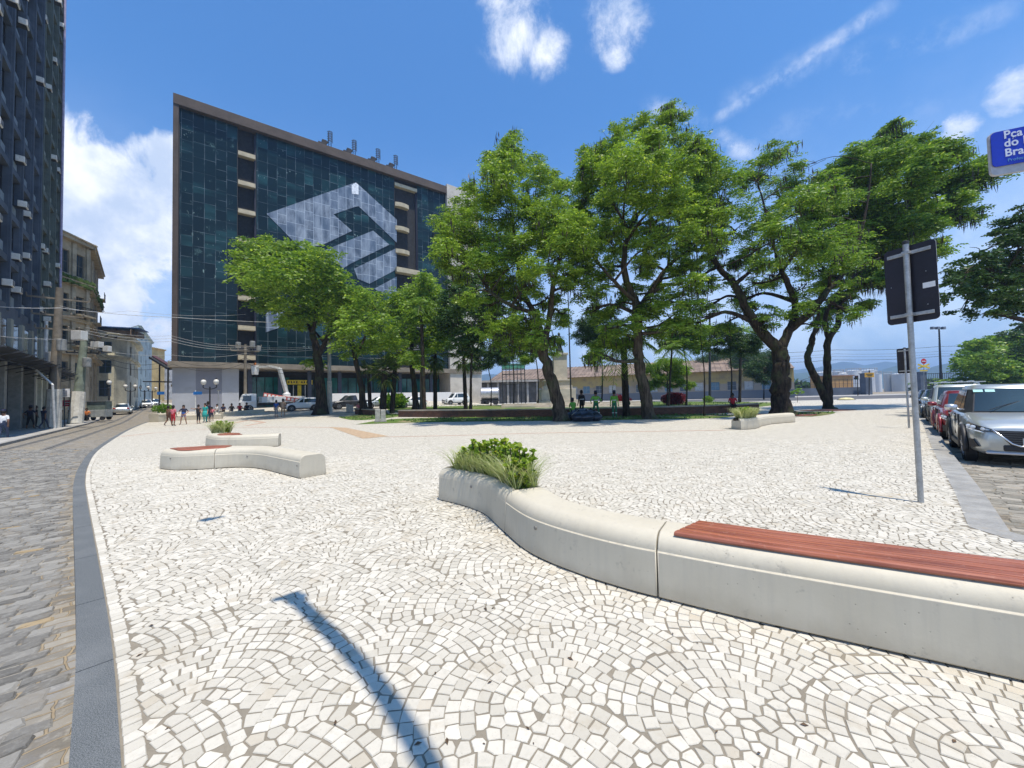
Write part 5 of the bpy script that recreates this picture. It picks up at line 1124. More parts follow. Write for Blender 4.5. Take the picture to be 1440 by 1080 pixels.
tree('spreading_tree', 'rounded dark tree low behind the fence at the right edge', T, 70, [([(1420, 545), (1418, 530), (1410, 515)], .5, .3)],
     [(1375, 490, 22, 14, 0), (1400, 482, 26, 15, 2), (1430, 478, 26, 16, 0), (1365, 508, 18, 14, 0), (1390, 505, 26, 16, -3), (1420, 502, 28, 18, 2), (1375, 525, 22, 12, 0), (1405, 526, 28, 12, 0), (1438, 524, 24, 14, 0), (1455, 500, 24, 22, 0)],
     L_MID, M_BARKD, per=26, k=8, ln=.5, wd=.32, spread=1.4, seed=32, twigs=4, group='trees beyond the parked cars')
T = G(1470, 560)
tree('spreading_tree', 'dark tree at the very right edge just under the overhanging branches', T, 52, [([(1475, 545), (1470, 510), (1460, 480)], .4, .25)],
     [(1432, 458, 16, 6, 0), (1450, 465, 24, 12, 0), (1425, 470, 14, 7, 0), (1455, 490, 20, 16, 0)], L_DARK, M_BARKD, per=50, k=8, ln=.35, wd=.2, spread=.9, seed=33, group='trees beyond the parked cars')
# far hedge line
for i, (a, b, lab) in enumerate(((1085, 1150, 'dark far off tree clump beyond the tanks, behind the forked trunk'), (1290, 1340, 'low scrubby trees behind the mast of floodlights'))):
    T = Vector((P2((a+b)/2, 150).x, 150, 0)); tree('distant_tree', lab, T, 150, [([((a+b)/2, 548), ((a+b)/2, 542)], .4, .2)], [(a+(b-a)*k/5, 540-3*math.sin(k*1.4), 9, 8, k % 3) for k in range(6)], L_DARK, M_BARKD, per=5, k=7, ln=1.2, wd=.8, spread=2.5, seed=40+i, twigs=1, group='far off trees')
# -- palms
def fan_palm(name, label, base, D, crown_px, Rpx, n=20, fan=True, trunk_r=.16, seed=1, lean=None, leaf=L_PALM, skirt=0):
    rg = np.random.default_rng(seed); rd = random.Random(seed); b = Vector(base); t = thing(name, label, 'palm', b, 0, 'palms in the square')
    top = W(crown_px[0], crown_px[1], D)-b; mb = MB(); P = smoothline([Vector((0, 0, -.1)), top*.5+Vector((0, 0, 0)), top], 6)
    mb.tube(P, [trunk_r*(1.25-.35*i/len(P)) *(1+.06*(i % 2)) for i in range(len(P))], 9); mb.build('trunk', M_BARKD, t, smooth=True)
    r = Rpx*D/F; CC = []; DD = []; LL = []; CL = []; st = MB()
    for i in range(n+skirt):
        az = i*2.399+rd.uniform(-.2, .2); el = rd.uniform(-.5, 1.25) if i < n else rd.uniform(-1.4, -.9); ln = r*rd.uniform(.8, 1.05)
        d = Vector((math.cos(az)*math.cos(el), math.sin(az)*math.cos(el), math.sin(el)))
        if fan:
            e = top+d*ln*.5; st.tube(smoothline([top, top+d*ln*.3+Vector((0, 0, .05)), e], 2), .018, 4, cap=False)
            side = d.cross(Vector((0, 0, 1))).normalized(); up = side.cross(d)
            for kk in range(17):
                a = (kk-8)/8*1.75; dd = d*math.cos(a)+side*math.sin(a)+Vector((0, 0, -.18-.25*abs(a)*.5)); dd.normalize(); CC.append(e); DD.append(dd); LL.append(ln*.62*(1-.12*abs(a))); CL.append((.95 if i >= n else .2+.4*rd.random()))
        else:
            Pn = [top+d*ln*s+Vector((0, 0, -.75*ln*s*s*(1.1-.3*el))) for s in cat_(0, 1, 12)]; st.tube(Pn, .02, 4, cap=False)
            for j in range(1, 12):
                for u_ in (0, .5):
                    p = Pn[j-1].lerp(Pn[j], u_+.25); ax = (Pn[j]-Pn[j-1]).normalized(); side = ax.cross(Vector((0, 0, 1)))
                    side = side.normalized() if side.length > .05 else Vector((1, 0, 0))
                    for s in (-1, 1):
                        dd = (side*s*.9+ax*.55+Vector((0, 0, -.35))).normalized(); CC.append(p); DD.append(dd); LL.append(r*.42*math.sin(PI*(j+1)/14)); CL.append(rd.random())
    st.build('frond_stems', M_BARKD if skirt else MATS.get('stemg') or mat('stemg', (.12, .16, .05), .7), t)
    c = np.array([tuple(v) for v in CC]); d = np.array([tuple(v) for v in DD]); me = leafmesh('fronds', c, d, np.array(LL), .09 if fan else .055, leaf, t, np.array(CL), rg, .12)
    return t
T = G(538, 582); fan_palm('fan_palm', 'fan palm with drooping pale fronds, in front of the white wall', T, T.y, (541, 522), 26, 26, seed=1, trunk_r=.3, skirt=4)
T = G(551, 581); fan_palm('fan_palm', 'second fan palm just right of the pale one, slightly taller and greener', T, T.y, (556, 510), 22, 22, seed=2, trunk_r=.22)
T = G(521, 580); fan_palm('fan_palm', 'small fan palm with its fronds low behind the stone block', T, T.y, (518, 521), 18, 18, seed=5, trunk_r=.18)
T = G(655, 578); fan_palm('fan_palm', 'fan palm with yellowing fronds behind the thin straight trunk', T, T.y, (652, 502), 24, 22, seed=3, trunk_r=.2, skirt=6)
T = G(612, 578); fan_palm('fan_palm', 'fan palm with dry yellow fronds hanging beside the slim grey trunk', T, T.y, (612, 500), 26, 22, seed=6, trunk_r=.2, skirt=12)
T = G(881, 586); fan_palm('feather_palm', 'palm with long feathery fronds and dark trunk behind the green workers', T, T.y, (877, 482), 50, 22, fan=False, seed=4, trunk_r=.2, leaf=L_MID)
T = G(1040, 566); fan_palm('fan_palm', 'fan palm rising above the low round trees near the forked trunk', T, T.y, (1042, 472), 22, 24, seed=7, trunk_r=.16, leaf=L_MID)
T = G(940, 572); fan_palm('feather_palm', 'slim palm with thin spread fronds above the bushy tree and red hedge', T, T.y, (945, 490), 30, 18, fan=False, seed=8, trunk_r=.1, leaf=L_MID)
# grey slim trunk at 1270/…: old pole-like trunk
T = G(597, 583); fan_palm('feather_palm', 'very slim straight palm trunk in front of the pale green trees', T, T.y, (592, 430), 30, 14, fan=False, seed=9, trunk_r=.16, leaf=L_MID)
# -- hedge and low plants
def bush(name, label, base, rad, leaf, n=1200, ln=.12, wd=.06, seed=1, group=None, cat='bush', stems=True, k=5):
    rg = np.random.default_rng(seed); t = thing(name, label, cat, base, 0, group); mb = MB(); rd = random.Random(seed)
    for i in range(14):
        a = rd.uniform(0, 2*PI); e = Vector((math.cos(a)*rad[0]*rd.uniform(.2, .8), math.sin(a)*rad[1]*rd.uniform(.2, .8), rad[2]*rd.uniform(.8, 1.7))); mb.tube(smoothline([Vector((e.x*.3, e.y*.3, 0)), e*.5+Vector((0, 0, .1)), e], 3), .012+rad[2]*.01, 4)
    mb.build('stems', M_BARK, t)
    p = rg.normal(size=(n, 3)); p /= np.linalg.norm(p, axis=1)[:, None]; p *= (rg.random((n, 1))**.35); lump = 1+.18*np.sin(p[:, 0:1]*7+seed)*np.cos(p[:, 1:2]*6); p = p*np.array(rad)*lump; p[:, 2] += rad[2]*1.02
    d = p-np.array((0, 0, rad[2]*.7)); d /= np.linalg.norm(d, axis=1)[:, None]; d += rg.normal(size=d.shape)*.6; d[:, 2] += .25; d /= np.linalg.norm(d, axis=1)[:, None]
    leafmesh('leaves', p, d, ln, wd, leaf, t, None, rg); return t
L_RED = leafmat('red_leaf', (.07, .008, .015), (.30, .025, .05), (.45, .06, .08), .3)
L_REDU = L_RED
T = G(948, 569); bush('red_hedge', 'dark pink and red leaved hedge in front of the warehouse', T, (1.6, 1.0, .75), L_RED, 5200, .20, .10, 3)
T = G(552, 575); bush('green_shrub', 'rounded bright green shrub in front of the silver car', G(554, 574.5), (1.5, 1.2, .85), L_BRIGHT, 2500, .4, .2, 4)
bush('red_flowering_shrub', 'small pink flowering shrub beyond the green workers', G(874, 572), (1.1, .9, .7), L_RED, 1200, .22, .12, 5)
bush('green_shrub', 'small low shrub beside the slim dark trunk, right of the red hedge', G(996, 566), (.7, .6, .45), L_MID, 700, .2, .1, 6)
# ================================================================ benches, planters and their plants
def tex_bench():
    m, q = newmat('cast_concrete'); o = q.n('ShaderNodeTexCoord').outputs['Object']; s = q.n('ShaderNodeSeparateXYZ', {0: o})
    a = q.noise(o, 2.2, 6, .62); b = q.noise(o, 55, 3, .6); st = q.noise(q.n('ShaderNodeMapping', {'Vector': o, 'Scale': (26, 26, 1.2)}).outputs[0], 1, 4, .6)
    c = q.mix(a, (.44, .395, .30), (.58, .535, .435)); c = q.mix(q.m('MULTIPLY', q.ramp(st, .4, .75), .28), c, (.40, .37, .31))
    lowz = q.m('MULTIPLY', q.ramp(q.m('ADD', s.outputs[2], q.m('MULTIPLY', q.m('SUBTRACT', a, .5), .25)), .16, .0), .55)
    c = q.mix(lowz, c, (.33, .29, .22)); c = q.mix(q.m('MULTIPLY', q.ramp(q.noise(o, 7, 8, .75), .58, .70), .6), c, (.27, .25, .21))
    pit = q.n('ShaderNodeTexVoronoi', {'Vector': o, 'Scale': 21.0, 'Randomness': 1.0}, feature='F1').outputs[0]
    pm = q.m('MULTIPLY', q.ramp(pit, .11, .06), q.ramp(q.noise(o, 3, 2, .5), .5, .56)); c = q.mix(q.m('MULTIPLY', pm, .5), c, (.13, .12, .10))
    fin(q, c, .62, 0, q.m('SUBTRACT', q.m('ADD', q.m('MULTIPLY', b, .4), q.m('MULTIPLY', st, .3)), q.m('MULTIPLY', pm, 2)), .3, .004, .4); return m
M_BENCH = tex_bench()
def tex_wood():
    m, q = newmat('red_hardwood'); at = q.n('ShaderNodeAttribute', attribute_name='along').outputs['Vector']
    g = q.noise(q.n('ShaderNodeMapping', {'Vector': at, 'Scale': (1.3, 42, 42)}).outputs[0], 1, 6, .65, dist=.6); b = q.noise(at, 2.2, 4, .6)
    c = q.mix(q.ramp(g, .3, .7), (.16, .040, .018), (.40, .125, .058)); c = q.mix(q.m('MULTIPLY', q.ramp(b, .4, .7), .5), c, (.36, .13, .075))
    c = q.mix(q.m('MULTIPLY', q.ramp(q.noise(at, 24, 4, .7), .58, .72), .35), c, (.45, .27, .20))
    fin(q, c, .38, 0, g, .25, .003, .5, **{'Coat Weight': .25, 'Coat Roughness': .25}); return m
M_WOOD = tex_wood()
M_SOIL = mat('planter_soil', (.06, .042, .03), .95, var=.4, sc=8)
def arc(P):
    s = [0]
    for a, b in zip(P[:-1], P[1:]): s.append(s[-1]+(b-a).length)
    return s
def interp(P, S_, s):
    s = max(S_[0], min(S_[-1], s))
    for i in range(len(P)-1):
        if S_[i] <= s <= S_[i+1]+1e-9: return P[i].lerp(P[i+1], (s-S_[i])/max(1e-9, S_[i+1]-S_[i]))
def flatpath(pix): return [Vector((p.x, p.y, 0)) for p in smoothline([Vector((G(*p).x, G(*p).y, 0)) for p in pix], 8)]
class Path:
    def __init__(s, P, wid):        # P front line, wid: width at fractions
        s.P = P; s.S = arc(P); s.L = s.S[-1]; s.wid = wid
    def w(s, q_):
        f = q_/s.L
        for (a, wa), (b, wb) in zip(s.wid[:-1], s.wid[1:]):
            if a <= f <= b: t = (f-a)/(b-a); t = t*t*(3-2*t); return wa+(wb-wa)*t
        return s.wid[-1][1]
    def fr(s, q_):
        p = interp(s.P, s.S, q_); a = interp(s.P, s.S, max(0, q_-.12)); b = interp(s.P, s.S, min(s.L, q_+.12)); t = (b-a).normalized(); return p, t, Vector((-t.y, t.x, 0))
def rim(r, n, x0, z0, a0, a1): return [(x0+r*math.cos(a), z0+r*math.sin(a)) for a in cat_(a0, a1, n)]
def section(w, h, hollow=False, batter=.018):
    r = .125
    L = [(.035, 0), (.035, .018), (0, .018), (batter, h-r)]+rim(r, 7, batter+r, h-r, PI, PI/2)
    Rr = rim(r, 7, w-batter-r, h-r, PI/2, 0)+[(w, .018), (w-.035, .018), (w-.035, 0)]
    if w < .36: r2 = .05; L = [(.02, 0), (.02, .018), (0, .018), (batter, h-r2)]+rim(r2, 7, batter+r2, h-r2, PI, PI/2); Rr = rim(r2, 7, w-batter-r2, h-r2, PI/2, 0)+[(w, .018), (w-.02, .018), (w-.02, 0)]
    if hollow:
        i = batter+.10; return L+[(i, h), (i+.004, h-.1), (w-i-.004, h-.1), (w-i, h)]+Rr
    return L+Rr
def segment(path, s0, s1, h, parent, hollow=False, name='bench_segment', cap=True, base=0.0):
    rings = []; n = max(6, int((s1-s0)/.06))
    for k in range(n+1):
        q_ = s0+(s1-s0)*k/n; p, t, nn = path.fr(q_); rings.append([p+nn*a+Vector((0, 0, b+base)) for a, b in section(path.w(q_), h, hollow)])
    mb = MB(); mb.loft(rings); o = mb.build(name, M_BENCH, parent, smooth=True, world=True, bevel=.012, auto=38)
    return o
def slats(path, s0, s1, h, parent, nb=5, a0=.07, a1=None, slant=.13, base=0.0, n=None, taper=False):
    for b in range(nb):
        rings = []; along = []; m = n or max(8, int((s1-s0)/.07))
        for k in range(m+1):
            q_ = s0+(s1-s0)*k/m; w = path.w(q_); e = (w-.05 if a1 is None else a1); 
            tp = 1.0
            if taper: fr_ = k/m; tp = max(.05, math.sin(PI*min(1, max(0, .08+fr_*.84)))**.55)
            c0 = (a0+e)/2; hw_ = (e-a0)/2*tp; lo = c0-hw_; wd = 2*hw_/nb
            x0 = lo+wd*b+.0055; x1 = lo+wd*(b+1)-.0055; z0 = h-.006; z1 = h+.022; r = .026 if b == 0 else .006; r = min(r, (x1-x0)*.3)
            p, t, nn = path.fr(q_); prof = [(x0, z0), (x0, z1-r), (x0+r*.3, z1-r*.3), (x0+r, z1), (x1-.005, z1), (x1, z1-.005), (x1, z0)]
            rings.append([p+nn*u_+t*(slant*(u_-a0)/(e-a0)*(1-k/m))+Vector((0, 0, v_+base)) for u_, v_ in prof]); along += [(q_, u_, b*3.1+v_) for u_, v_ in prof]
        mb = MB(); mb.loft(rings); o = mb.build('slat', M_WOOD, parent, world=True); at = o.data.attributes.new('along', 'FLOAT_VECTOR', 'POINT'); at.data.foreach_set('vector', [c for v in along for c in v])
def lifting_plug(path, q_, z, parent, base=0.0):
    p, t, nn = path.fr(q_); M = Matrix((t, Vector((0, 0, 1)), nn)).transposed(); c = p+Vector((0, 0, z+base))-nn*-.012
    mb = MB(); mb.lathe(tuple(c), [(.017, -.008), (.017, .004), (.011, .005), (.010, -.004)], 14, M); mb.build('lifting_plug', mat('plug_steel', (.22, .21, .19), .6, .4), parent, world=True)
BB = [(616.7, 703.6), (650, 712), (680.5, 724), (702.8, 744), (733, 771.6), (766.7, 791), (822, 813), (878, 831), (925, 843.5), (1072, 880), (1437.5, 962.5), (1600, 998)]
PB = flatpath(BB); pth = Path(PB, [(0, .62), (.18, .62), (.32, .56), (.5, .50), (1, .50)])
def sat(path, px, py):           # arc length nearest to a ground pixel
    g = G(px, py); best = min(range(len(path.P)), key=lambda i: (path.P[i]-Vector((g.x, g.y, 0))).length); return path.S[best]
b1 = thing('serpentine_bench', 'long curving pale concrete bench in the foreground, with a planter and red wooden slats', 'bench', PB[0])
j1 = sat(pth, 708, 749); j2 = sat(pth, 925, 842.5); HB = .465
segment(pth, 0, j1-.004, HB, b1, True, 'planter_segment'); segment(pth, j1+.004, j2-.005, HB, b1); segment(pth, j2+.005, pth.L, HB, b1)
slats(pth, j2+.11, pth.L, HB, b1)
lifting_plug(pth, sat(pth, 662, 716), .30, b1); lifting_plug(pth, sat(pth, 752, 783), .27, b1)
# soil in the planter
def soil(path, s0, s1, h, parent, inset=.12, base=0.0):
    rings = []
    for k in range(15):
        q_ = s0+.1+(s1-s0-.2)*k/14; p, t, nn = path.fr(q_); w = path.w(q_); rings.append([p+nn*(inset+(w-2*inset)*i/6)+Vector((0, 0, base+h-.085+.015*math.sin(i*2.3+k)+.012*math.cos(k*1.7))) for i in range(7)])
    mb = MB(); mb.loft(rings, closed=False, cap=False); mb.build('soil', M_SOIL, parent, smooth=True, world=True, fix=False)
soil(pth, 0, j1, HB, b1)
# plants
L_STRIPE = leafmat('striped_grass', (.17, .24, .07), (.46, .50, .26), (.72, .70, .48), .3)
L_CLUSIA = leafmat('round_leaf', (.12, .22, .025), (.34, .46, .06), (.60, .60, .12), .35)
def blades(name, pts, m, parent, ln=(.18, .34), w=.009, per=26, seed=1, droop=1.0):
    rd = random.Random(seed); vs = []; fs = []; rv = []
    for p in pts:
        for i in range(per):
            az = rd.uniform(0, 2*PI); L = rd.uniform(*ln); out = rd.uniform(.25, .75); d = Vector((math.cos(az), math.sin(az), 0)); s = Vector((-d.y, d.x, 0)); b = Vector(p)+d*rd.uniform(0, .02); k = len(vs); n = 5
            for j in range(n+1):
                t = j/n; q_ = b+d*(L*out*t*(.5+.6*t))+Vector((0, 0, L*(t*1.05-droop*.62*t*t))); ww = w*(1-t*.85)
                vs += [tuple(q_-s*ww), tuple(q_+s*ww)]
            for j in range(n): fs.append((k+2*j, k+2*j+1, k+2*j+3, k+2*j+2))
            r_ = rd.random(); rv += [r_]*n
    me = bpy.data.meshes.new(name); me.from_pydata(vs, [], fs); me.materials.append(m)
    for an in ('rnd', 'clump'): a = me.attributes.new(an, 'FLOAT', 'FACE'); a.data.foreach_set('value', rv)
    o = bpy.data.objects.new(name, me); C.objects.link(o); o.parent = parent; return o
def roundleaves(name, cen, m, parent, size=(.03, .055), seed=1, up=.5):
    rd = random.Random(seed); vs = []; fs = []; rv = []; cv = []
    for c in cen:
        c, dr = c; L = rd.uniform(*size); d = (Vector(dr)+Vector((rd.gauss(0, .5), rd.gauss(0, .5), rd.gauss(0, .35)))).normalized(); s = d.cross(Vector((rd.gauss(0, .4), rd.gauss(0, .4), 1))).normalized(); nn = s.cross(d); k = len(vs); o = Vector(c)
        prof = [(0, .0), (.35, .62), (.8, .85), (1.3, .78), (1.75, .42), (1.85, 0), (1.75, -.42), (1.3, -.78), (.8, -.85), (.35, -.62)]
        vs += [tuple(o+d*L*a+s*L*b_+nn*L*abs(b_)*.25) for a, b_ in prof]+[tuple(o+d*L*.9)]
        for i in range(10): fs.append((k+i, k+(i+1) % 10, k+10)); rv.append(0)
        r_ = rd.random(); rv[-10:] = [r_]*10; cv += [rd.random()]*10
    me = bpy.data.meshes.new(name); me.from_pydata(vs, [], fs); me.materials.append(m)
    a = me.attributes.new('rnd', 'FLOAT', 'FACE'); a.data.foreach_set('value', rv); a = me.attributes.new('clump', 'FLOAT', 'FACE'); a.data.foreach_set('value', cv)
    o = bpy.data.objects.new(name, me); C.objects.link(o); o.parent = parent; return o
def planting(path, s0, s1, h, lab_s, lab_g, seed=1, hs=.42, nst=34, base=0.0, scale=1.0, lo=.12):
    rd = random.Random(seed); p0, t, nn = path.fr((s0+s1)/2); w = path.w((s0+s1)/2); bz = base+h-.09
    b = p0+nn*w/2+Vector((0, 0, bz)); sh = thing('leathery_shrub', lab_s, 'shrub', b); mb = MB(); cen = []
    for i in range(nst):
        q_ = s0+.12+(s1-s0-.24)*rd.random(); p, t, nn = path.fr(q_); w = path.w(q_); a = p+nn*(w*.5+rd.uniform(-.5, .9)*(w/2-lo))+Vector((0, 0, bz))-b; hh = hs*rd.uniform(.5, 1.0)*(1-.45*abs((q_-(s0+s1)/2)/(s1-s0)*2)**2.5); e = a+Vector((rd.gauss(0, .07), rd.gauss(0, .07), hh))*1.0
        mid = a.lerp(e, .5)+Vector((rd.gauss(0, .03), rd.gauss(0, .03), 0)); L = smoothline([a, mid, e], 5); mb.tube(L, [.007*scale]*len(L), 5)
        for j, q2 in enumerate(L[2:]):
            for k in range(3):
                az = rd.uniform(0, 2*PI); cen.append((q2, (math.cos(az), math.sin(az), .55)))
        for k in range(5): az = rd.uniform(0, 2*PI); cen.append((e, (math.cos(az)*.7, math.sin(az)*.7, .8)))
    mb.build('stems', M_BARK, sh, smooth=True); roundleaves('leaves', cen, L_CLUSIA, sh, (.021*scale, .037*scale), seed)
    gr_ = thing('striped_grass_plant', lab_g, 'grass plant', b); pts = []
    n = int((s1-s0)/.055)
    for i in range(n):
        for side in (0, 1):
            q_ = s0+.1+(s1-s0-.2)*(i+rd.random())/n; p, t, nn = path.fr(q_); w = path.w(q_); pts.append(p+nn*((lo+.03+rd.uniform(0, .08)) if side == 0 else w-lo-.03-rd.uniform(0, .06))+Vector((0, 0, bz))-b)
    blades('blades', pts, L_STRIPE, gr_, (.32*scale, .66*scale), .0068*scale, 30, seed, .66); return sh
planting(pth, .05, j1+.05, HB, 'yellow green round leaved shrub in the planter of the long foreground bench', 'striped grass spilling over the rim of the long foreground bench planter', 3, .54, 95)
# small bench 1 (front left)
P1 = flatpath([(224, 659.5), (244.7, 661.8), (277.8, 661), (301, 659.6), (336, 658), (365, 659.8), (394.4, 667), (420.7, 673.8)]); q1 = Path(P1, [(0, .42), (.12, .8), (.3, .88), (.45, .62), (.6, .5), (1, .53)])
b2 = thing('curved_bench', 'pale curved concrete bench with a leaf shaped wooden seat, left of centre', 'bench', P1[0])
jm = sat(q1, 301, 659.6); segment(q1, 0, jm-.005, .45, b2); segment(q1, jm+.005, q1.L, .45, b2); slats(q1, .10, jm+.12, .45, b2, 7, .07, taper=True, slant=0)
for a in (.5, jm+.75): lifting_plug(q1, a, .27, b2)
lifting_plug(q1, q1.L-.12, .25, b2)
# small bench 2 behind it, with planter
P3 = flatpath([(288.5, 627), (301, 630.2), (320, 630.8), (340, 630.4), (365, 629.5), (391.5, 628)]); q3 = Path(P3, [(0, .5), (.15, .85), (.4, .8), (.6, .5), (1, .5)])
b3 = thing('curved_bench', 'smaller pale concrete bench with a dark red seat, just behind the leaf shaped one', 'bench', P3[0])
segment(q3, 0, q3.L*.55, .43, b3); segment(q3, q3.L*.55+.01, q3.L, .43, b3); slats(q3, q3.L*.18, q3.L*.62, .43, b3, 6, .10, taper=True, slant=0)
bx = G(300, 624); pl = [Vector((G(291, 622).x, G(291, 622).y, 0)), Vector((G(315, 622).x, G(315, 622).y, 0))]; q4 = Path(smoothline([pl[0], pl[0].lerp(pl[1], .5), pl[1]], 6), [(0, .5), (1, .5)])
planting(q4, 0, q4.L, .43, 'yellow green shrub at the left end of the small bench behind', 'striped grass at the foot of the shrub on the small bench behind', 8, .46, 24, scale=1.15, lo=.05)
# planter bench at the right, by the massive tree
P5 = flatpath([(1042.6, 604.6), (1053, 604), (1064, 602.6), (1072, 599.5), (1085, 596.8), (1100, 595.3), (1119, 593.8)]); q5 = Path(P5, [(0, .52), (.25, .6), (.5, .5), (1, .5)])
b5 = thing('planter_bench', 'pale concrete planter bench curving in front of the massive forked trunk', 'bench', P5[0])
segment(q5, 0, q5.L*.3, .44, b5, True, 'planter_segment'); segment(q5, q5.L*.3+.01, q5.L*.65, .44, b5); segment(q5, q5.L*.65+.01, q5.L, .44, b5); soil(q5, 0, q5.L*.3, .44, b5)
planting(q5, .0, q5.L*.3, .44, 'yellow green shrub in the planter bench at the right', 'striped grass in the planter bench at the right', 12, .5, 22, scale=1.25, lo=.1)
# mulch under the big tree
mb = MB(); c = G(1101, 584); mb.add([(c.x+2.1*math.cos(a)*(1+.1*math.sin(3*a)), c.y+.2+1.6*math.sin(a), .02) for a in cat_(0, 2*PI, 24)[:-1]], [tuple(range(24))]); tag(mb.build('mulch_bed', mat('red_mulch', (.15, .05, .03), .95, var=.4, sc=6), fix=False), kind='structure')
c = G(1166, 577); mb = MB(); mb.add([(c.x+1.9*math.cos(a), c.y+.1+1.2*math.sin(a), .02) for a in cat_(0, 2*PI, 24)[:-1]], [tuple(range(24))]); tag(mb.build('mulch_bed', MATS['red_mulch'], fix=False), kind='structure')
# low white walls and planter at the street corner
def lowseat(name, label, pix, h, w=.45, hollow=False):
    P = [Vector((G(*p).x, G(*p).y, 0)) for p in pix]; P = smoothline(P, 5); t = thing(name, label, 'low wall', P[0]); rings = []
    for i, p in enumerate(P):
        d = (P[min(i+1, len(P)-1)]-P[max(0, i-1)]).normalized(); nn = Vector((-d.y, d.x, 0)); z = gz(p.x, p.y); rings.append([p+nn*a+Vector((0, 0, z+b)) for a, b in ((0, -.3), (0, h-.05), (.05, h), (w-.05, h), (w, h-.05), (w, -.3))])
    mb = MB(); mb.loft(rings); mb.build('body', M_BENCH, t, world=True)
    mb = MB(); mb.loft([[r[1]+(r[4]-r[1])*.0+Vector((0, 0, -.08)), r[1]+Vector((0, 0, -.06)), r[1]+(r[4]-r[1])*-.03+Vector((0, 0, -.07))] for r in rings]); mb.build('edge_line', M_PALEC, t, world=True); return t
lowseat('low_wall', 'short pale planter wall at the street corner beside the people', [(223, 593.5), (230, 593), (237, 592.2)], .75, 1.0)
lowseat('low_wall', 'long low pale wall behind the group of walkers', [(238, 592), (270, 590.5), (311, 589)], .5)
lowseat('low_wall', 'far low pale wall where people sit, left of the truck', [(313, 585.5), (345, 582.5), (372, 580.5)], .45)
bush('green_shrub', 'bright green shrub in the planter at the street corner', G(230, 590.5)+Vector((0, 0, .7)), (.8, .8, .4), L_BRIGHT, 1100, .16, .09, 15)
# stone blocks
def block(px, py, wpx, hpx, lab):
    g = G(px, py); w = wpx/F*g.y; h = hpx/F*g.y; t = thing('stone_bollard', lab, 'stone block', g, .35); mb = MB(); mb.box((-w*.26, 0, h/2), (w*.47, w*.8, h)); mb.box((w*.26, 0, h/2-.03), (w*.47, w*.8, h-.06)); mb.build('block', mat('grey_granite_block', (.38, .36, .32), .85, var=.2, sc=4, dirt=((.2, .18, .15), .5)), t, bevel=.02)
    mb = MB(); mb.box((0, 0, .05), (w*1.15, w*.95, .1)); mb.build('base', mat('block_base', (.3, .28, .25), .9), t)
block(535, 593.5, 14, 18.5, 'nearer pale grey stone block on the strip of grass'); block(492, 580, 9, 11.5, 'farther small grey stone block beside the slim trunk')
# brick seat wall
def brickwall(label, pix, h=.52):
    P = smoothline([Vector((G(*p).x, G(*p).y, 0)) for p in pix], 5); t = thing('brick_seat_wall', label, 'low wall', P[0]); A = []; B = []
    for i, p in enumerate(P):
        d = (P[min(i+1, len(P)-1)]-P[max(0, i-1)]).normalized(); nn = Vector((-d.y, d.x, 0)); z = gz(p.x, p.y); f = lambda a, b: p+nn*a+Vector((0, 0, z+b))
        A.append([f(0, -.2), f(0, h), f(.42, h), f(.42, -.2)]); B.append([f(-.06, h+.003), f(-.06, h+.09), f(.48, h+.09), f(.48, h+.003)])
    m, q = newmat('seat_wall_brick') if 'seat_wall_brick' not in MATS else (None, None)
    if m:
        o = q.n('ShaderNodeTexCoord').outputs['Object']; s = q.n('ShaderNodeSeparateXYZ', {0: o}); v = q.n('ShaderNodeCombineXYZ', {0: s.outputs[0], 1: s.outputs[2], 2: 0.0}).outputs[0]
        br = q.n('ShaderNodeTexBrick', {'Vector': v, 'Scale': 1.0, 'Brick Width': .22, 'Row Height': .075, 'Mortar Size': .008, 'Color1': (.10, .035, .02, 1), 'Color2': (.17, .065, .035, 1), 'Mortar': (.12, .1, .08, 1)}); fin(q, q.mix(q.m('MULTIPLY', q.ramp(q.noise(o, 1, 5, .7), .5, .65), .5), br.outputs[0], (.05, .04, .03)), .9, 0, br.outputs[1], .3, .01); MATS['seat_wall_brick'] = m
    mb = MB(); mb.loft(A); mb.build('wall', MATS['seat_wall_brick'], t, world=True); mb = MB(); mb.loft(B); mb.build('seat_top', mat('worn_stone_top', (.30, .27, .22), .9, var=.25, sc=1.2), t, world=True)
brickwall('short stretch of dark brick seat wall left of the nearer stone block', [(499, 582.5), (512, 583.6), (527, 584.5)])
brickwall('long curved dark brick seat wall behind the trunks and workers', [(560, 586.5), (650, 586.8), (760, 586.3), (860, 585), (960, 583), (1030, 580.5), (1068, 578.5)])
# ================================================================ vehicles
def paint(name, col, met=.0, rough=.3):
    if name in MATS: return MATS[name]
    m, q = newmat(name); o = q.n('ShaderNodeTexCoord').outputs['Object']; a = q.noise(o, 1.5, 4, .6)
    c = q.mix(q.m('MULTIPLY', q.ramp(a, .45, .75), .2), col, tuple(x*.7+.08 for x in col)); fin(q, c, rough, met, None, spec=.5, **{'Coat Weight': .7, 'Coat Roughness': .06}); MATS[name] = m; return m
M_TYRE = mat('tyre_rubber', (.018, .018, .019), .85, var=.3, sc=6); M_PLAST = mat('black_plastic', (.022, .022, .024), .55, var=.2)
M_CHROME = mat('bright_trim', (.62, .62, .64), .18, .9, var=.05); M_RIM = mat('alloy_rim', (.42, .42, .43), .3, .7, var=.1)
M_CARGL = glassy('car_glass', (.02, .032, .036), .03, 1.0); M_LAMP = mat('lamp_glass', (.62, .66, .70), .08, .2, var=.25, sc=14); M_TAIL = mat('tail_lamp', (.35, .01, .01), .2); M_LAMPD = mat('lamp_housing', (.05, .055, .06), .15, .5)
M_PLATE = mat('number_plate', (.6, .6, .6), .5)
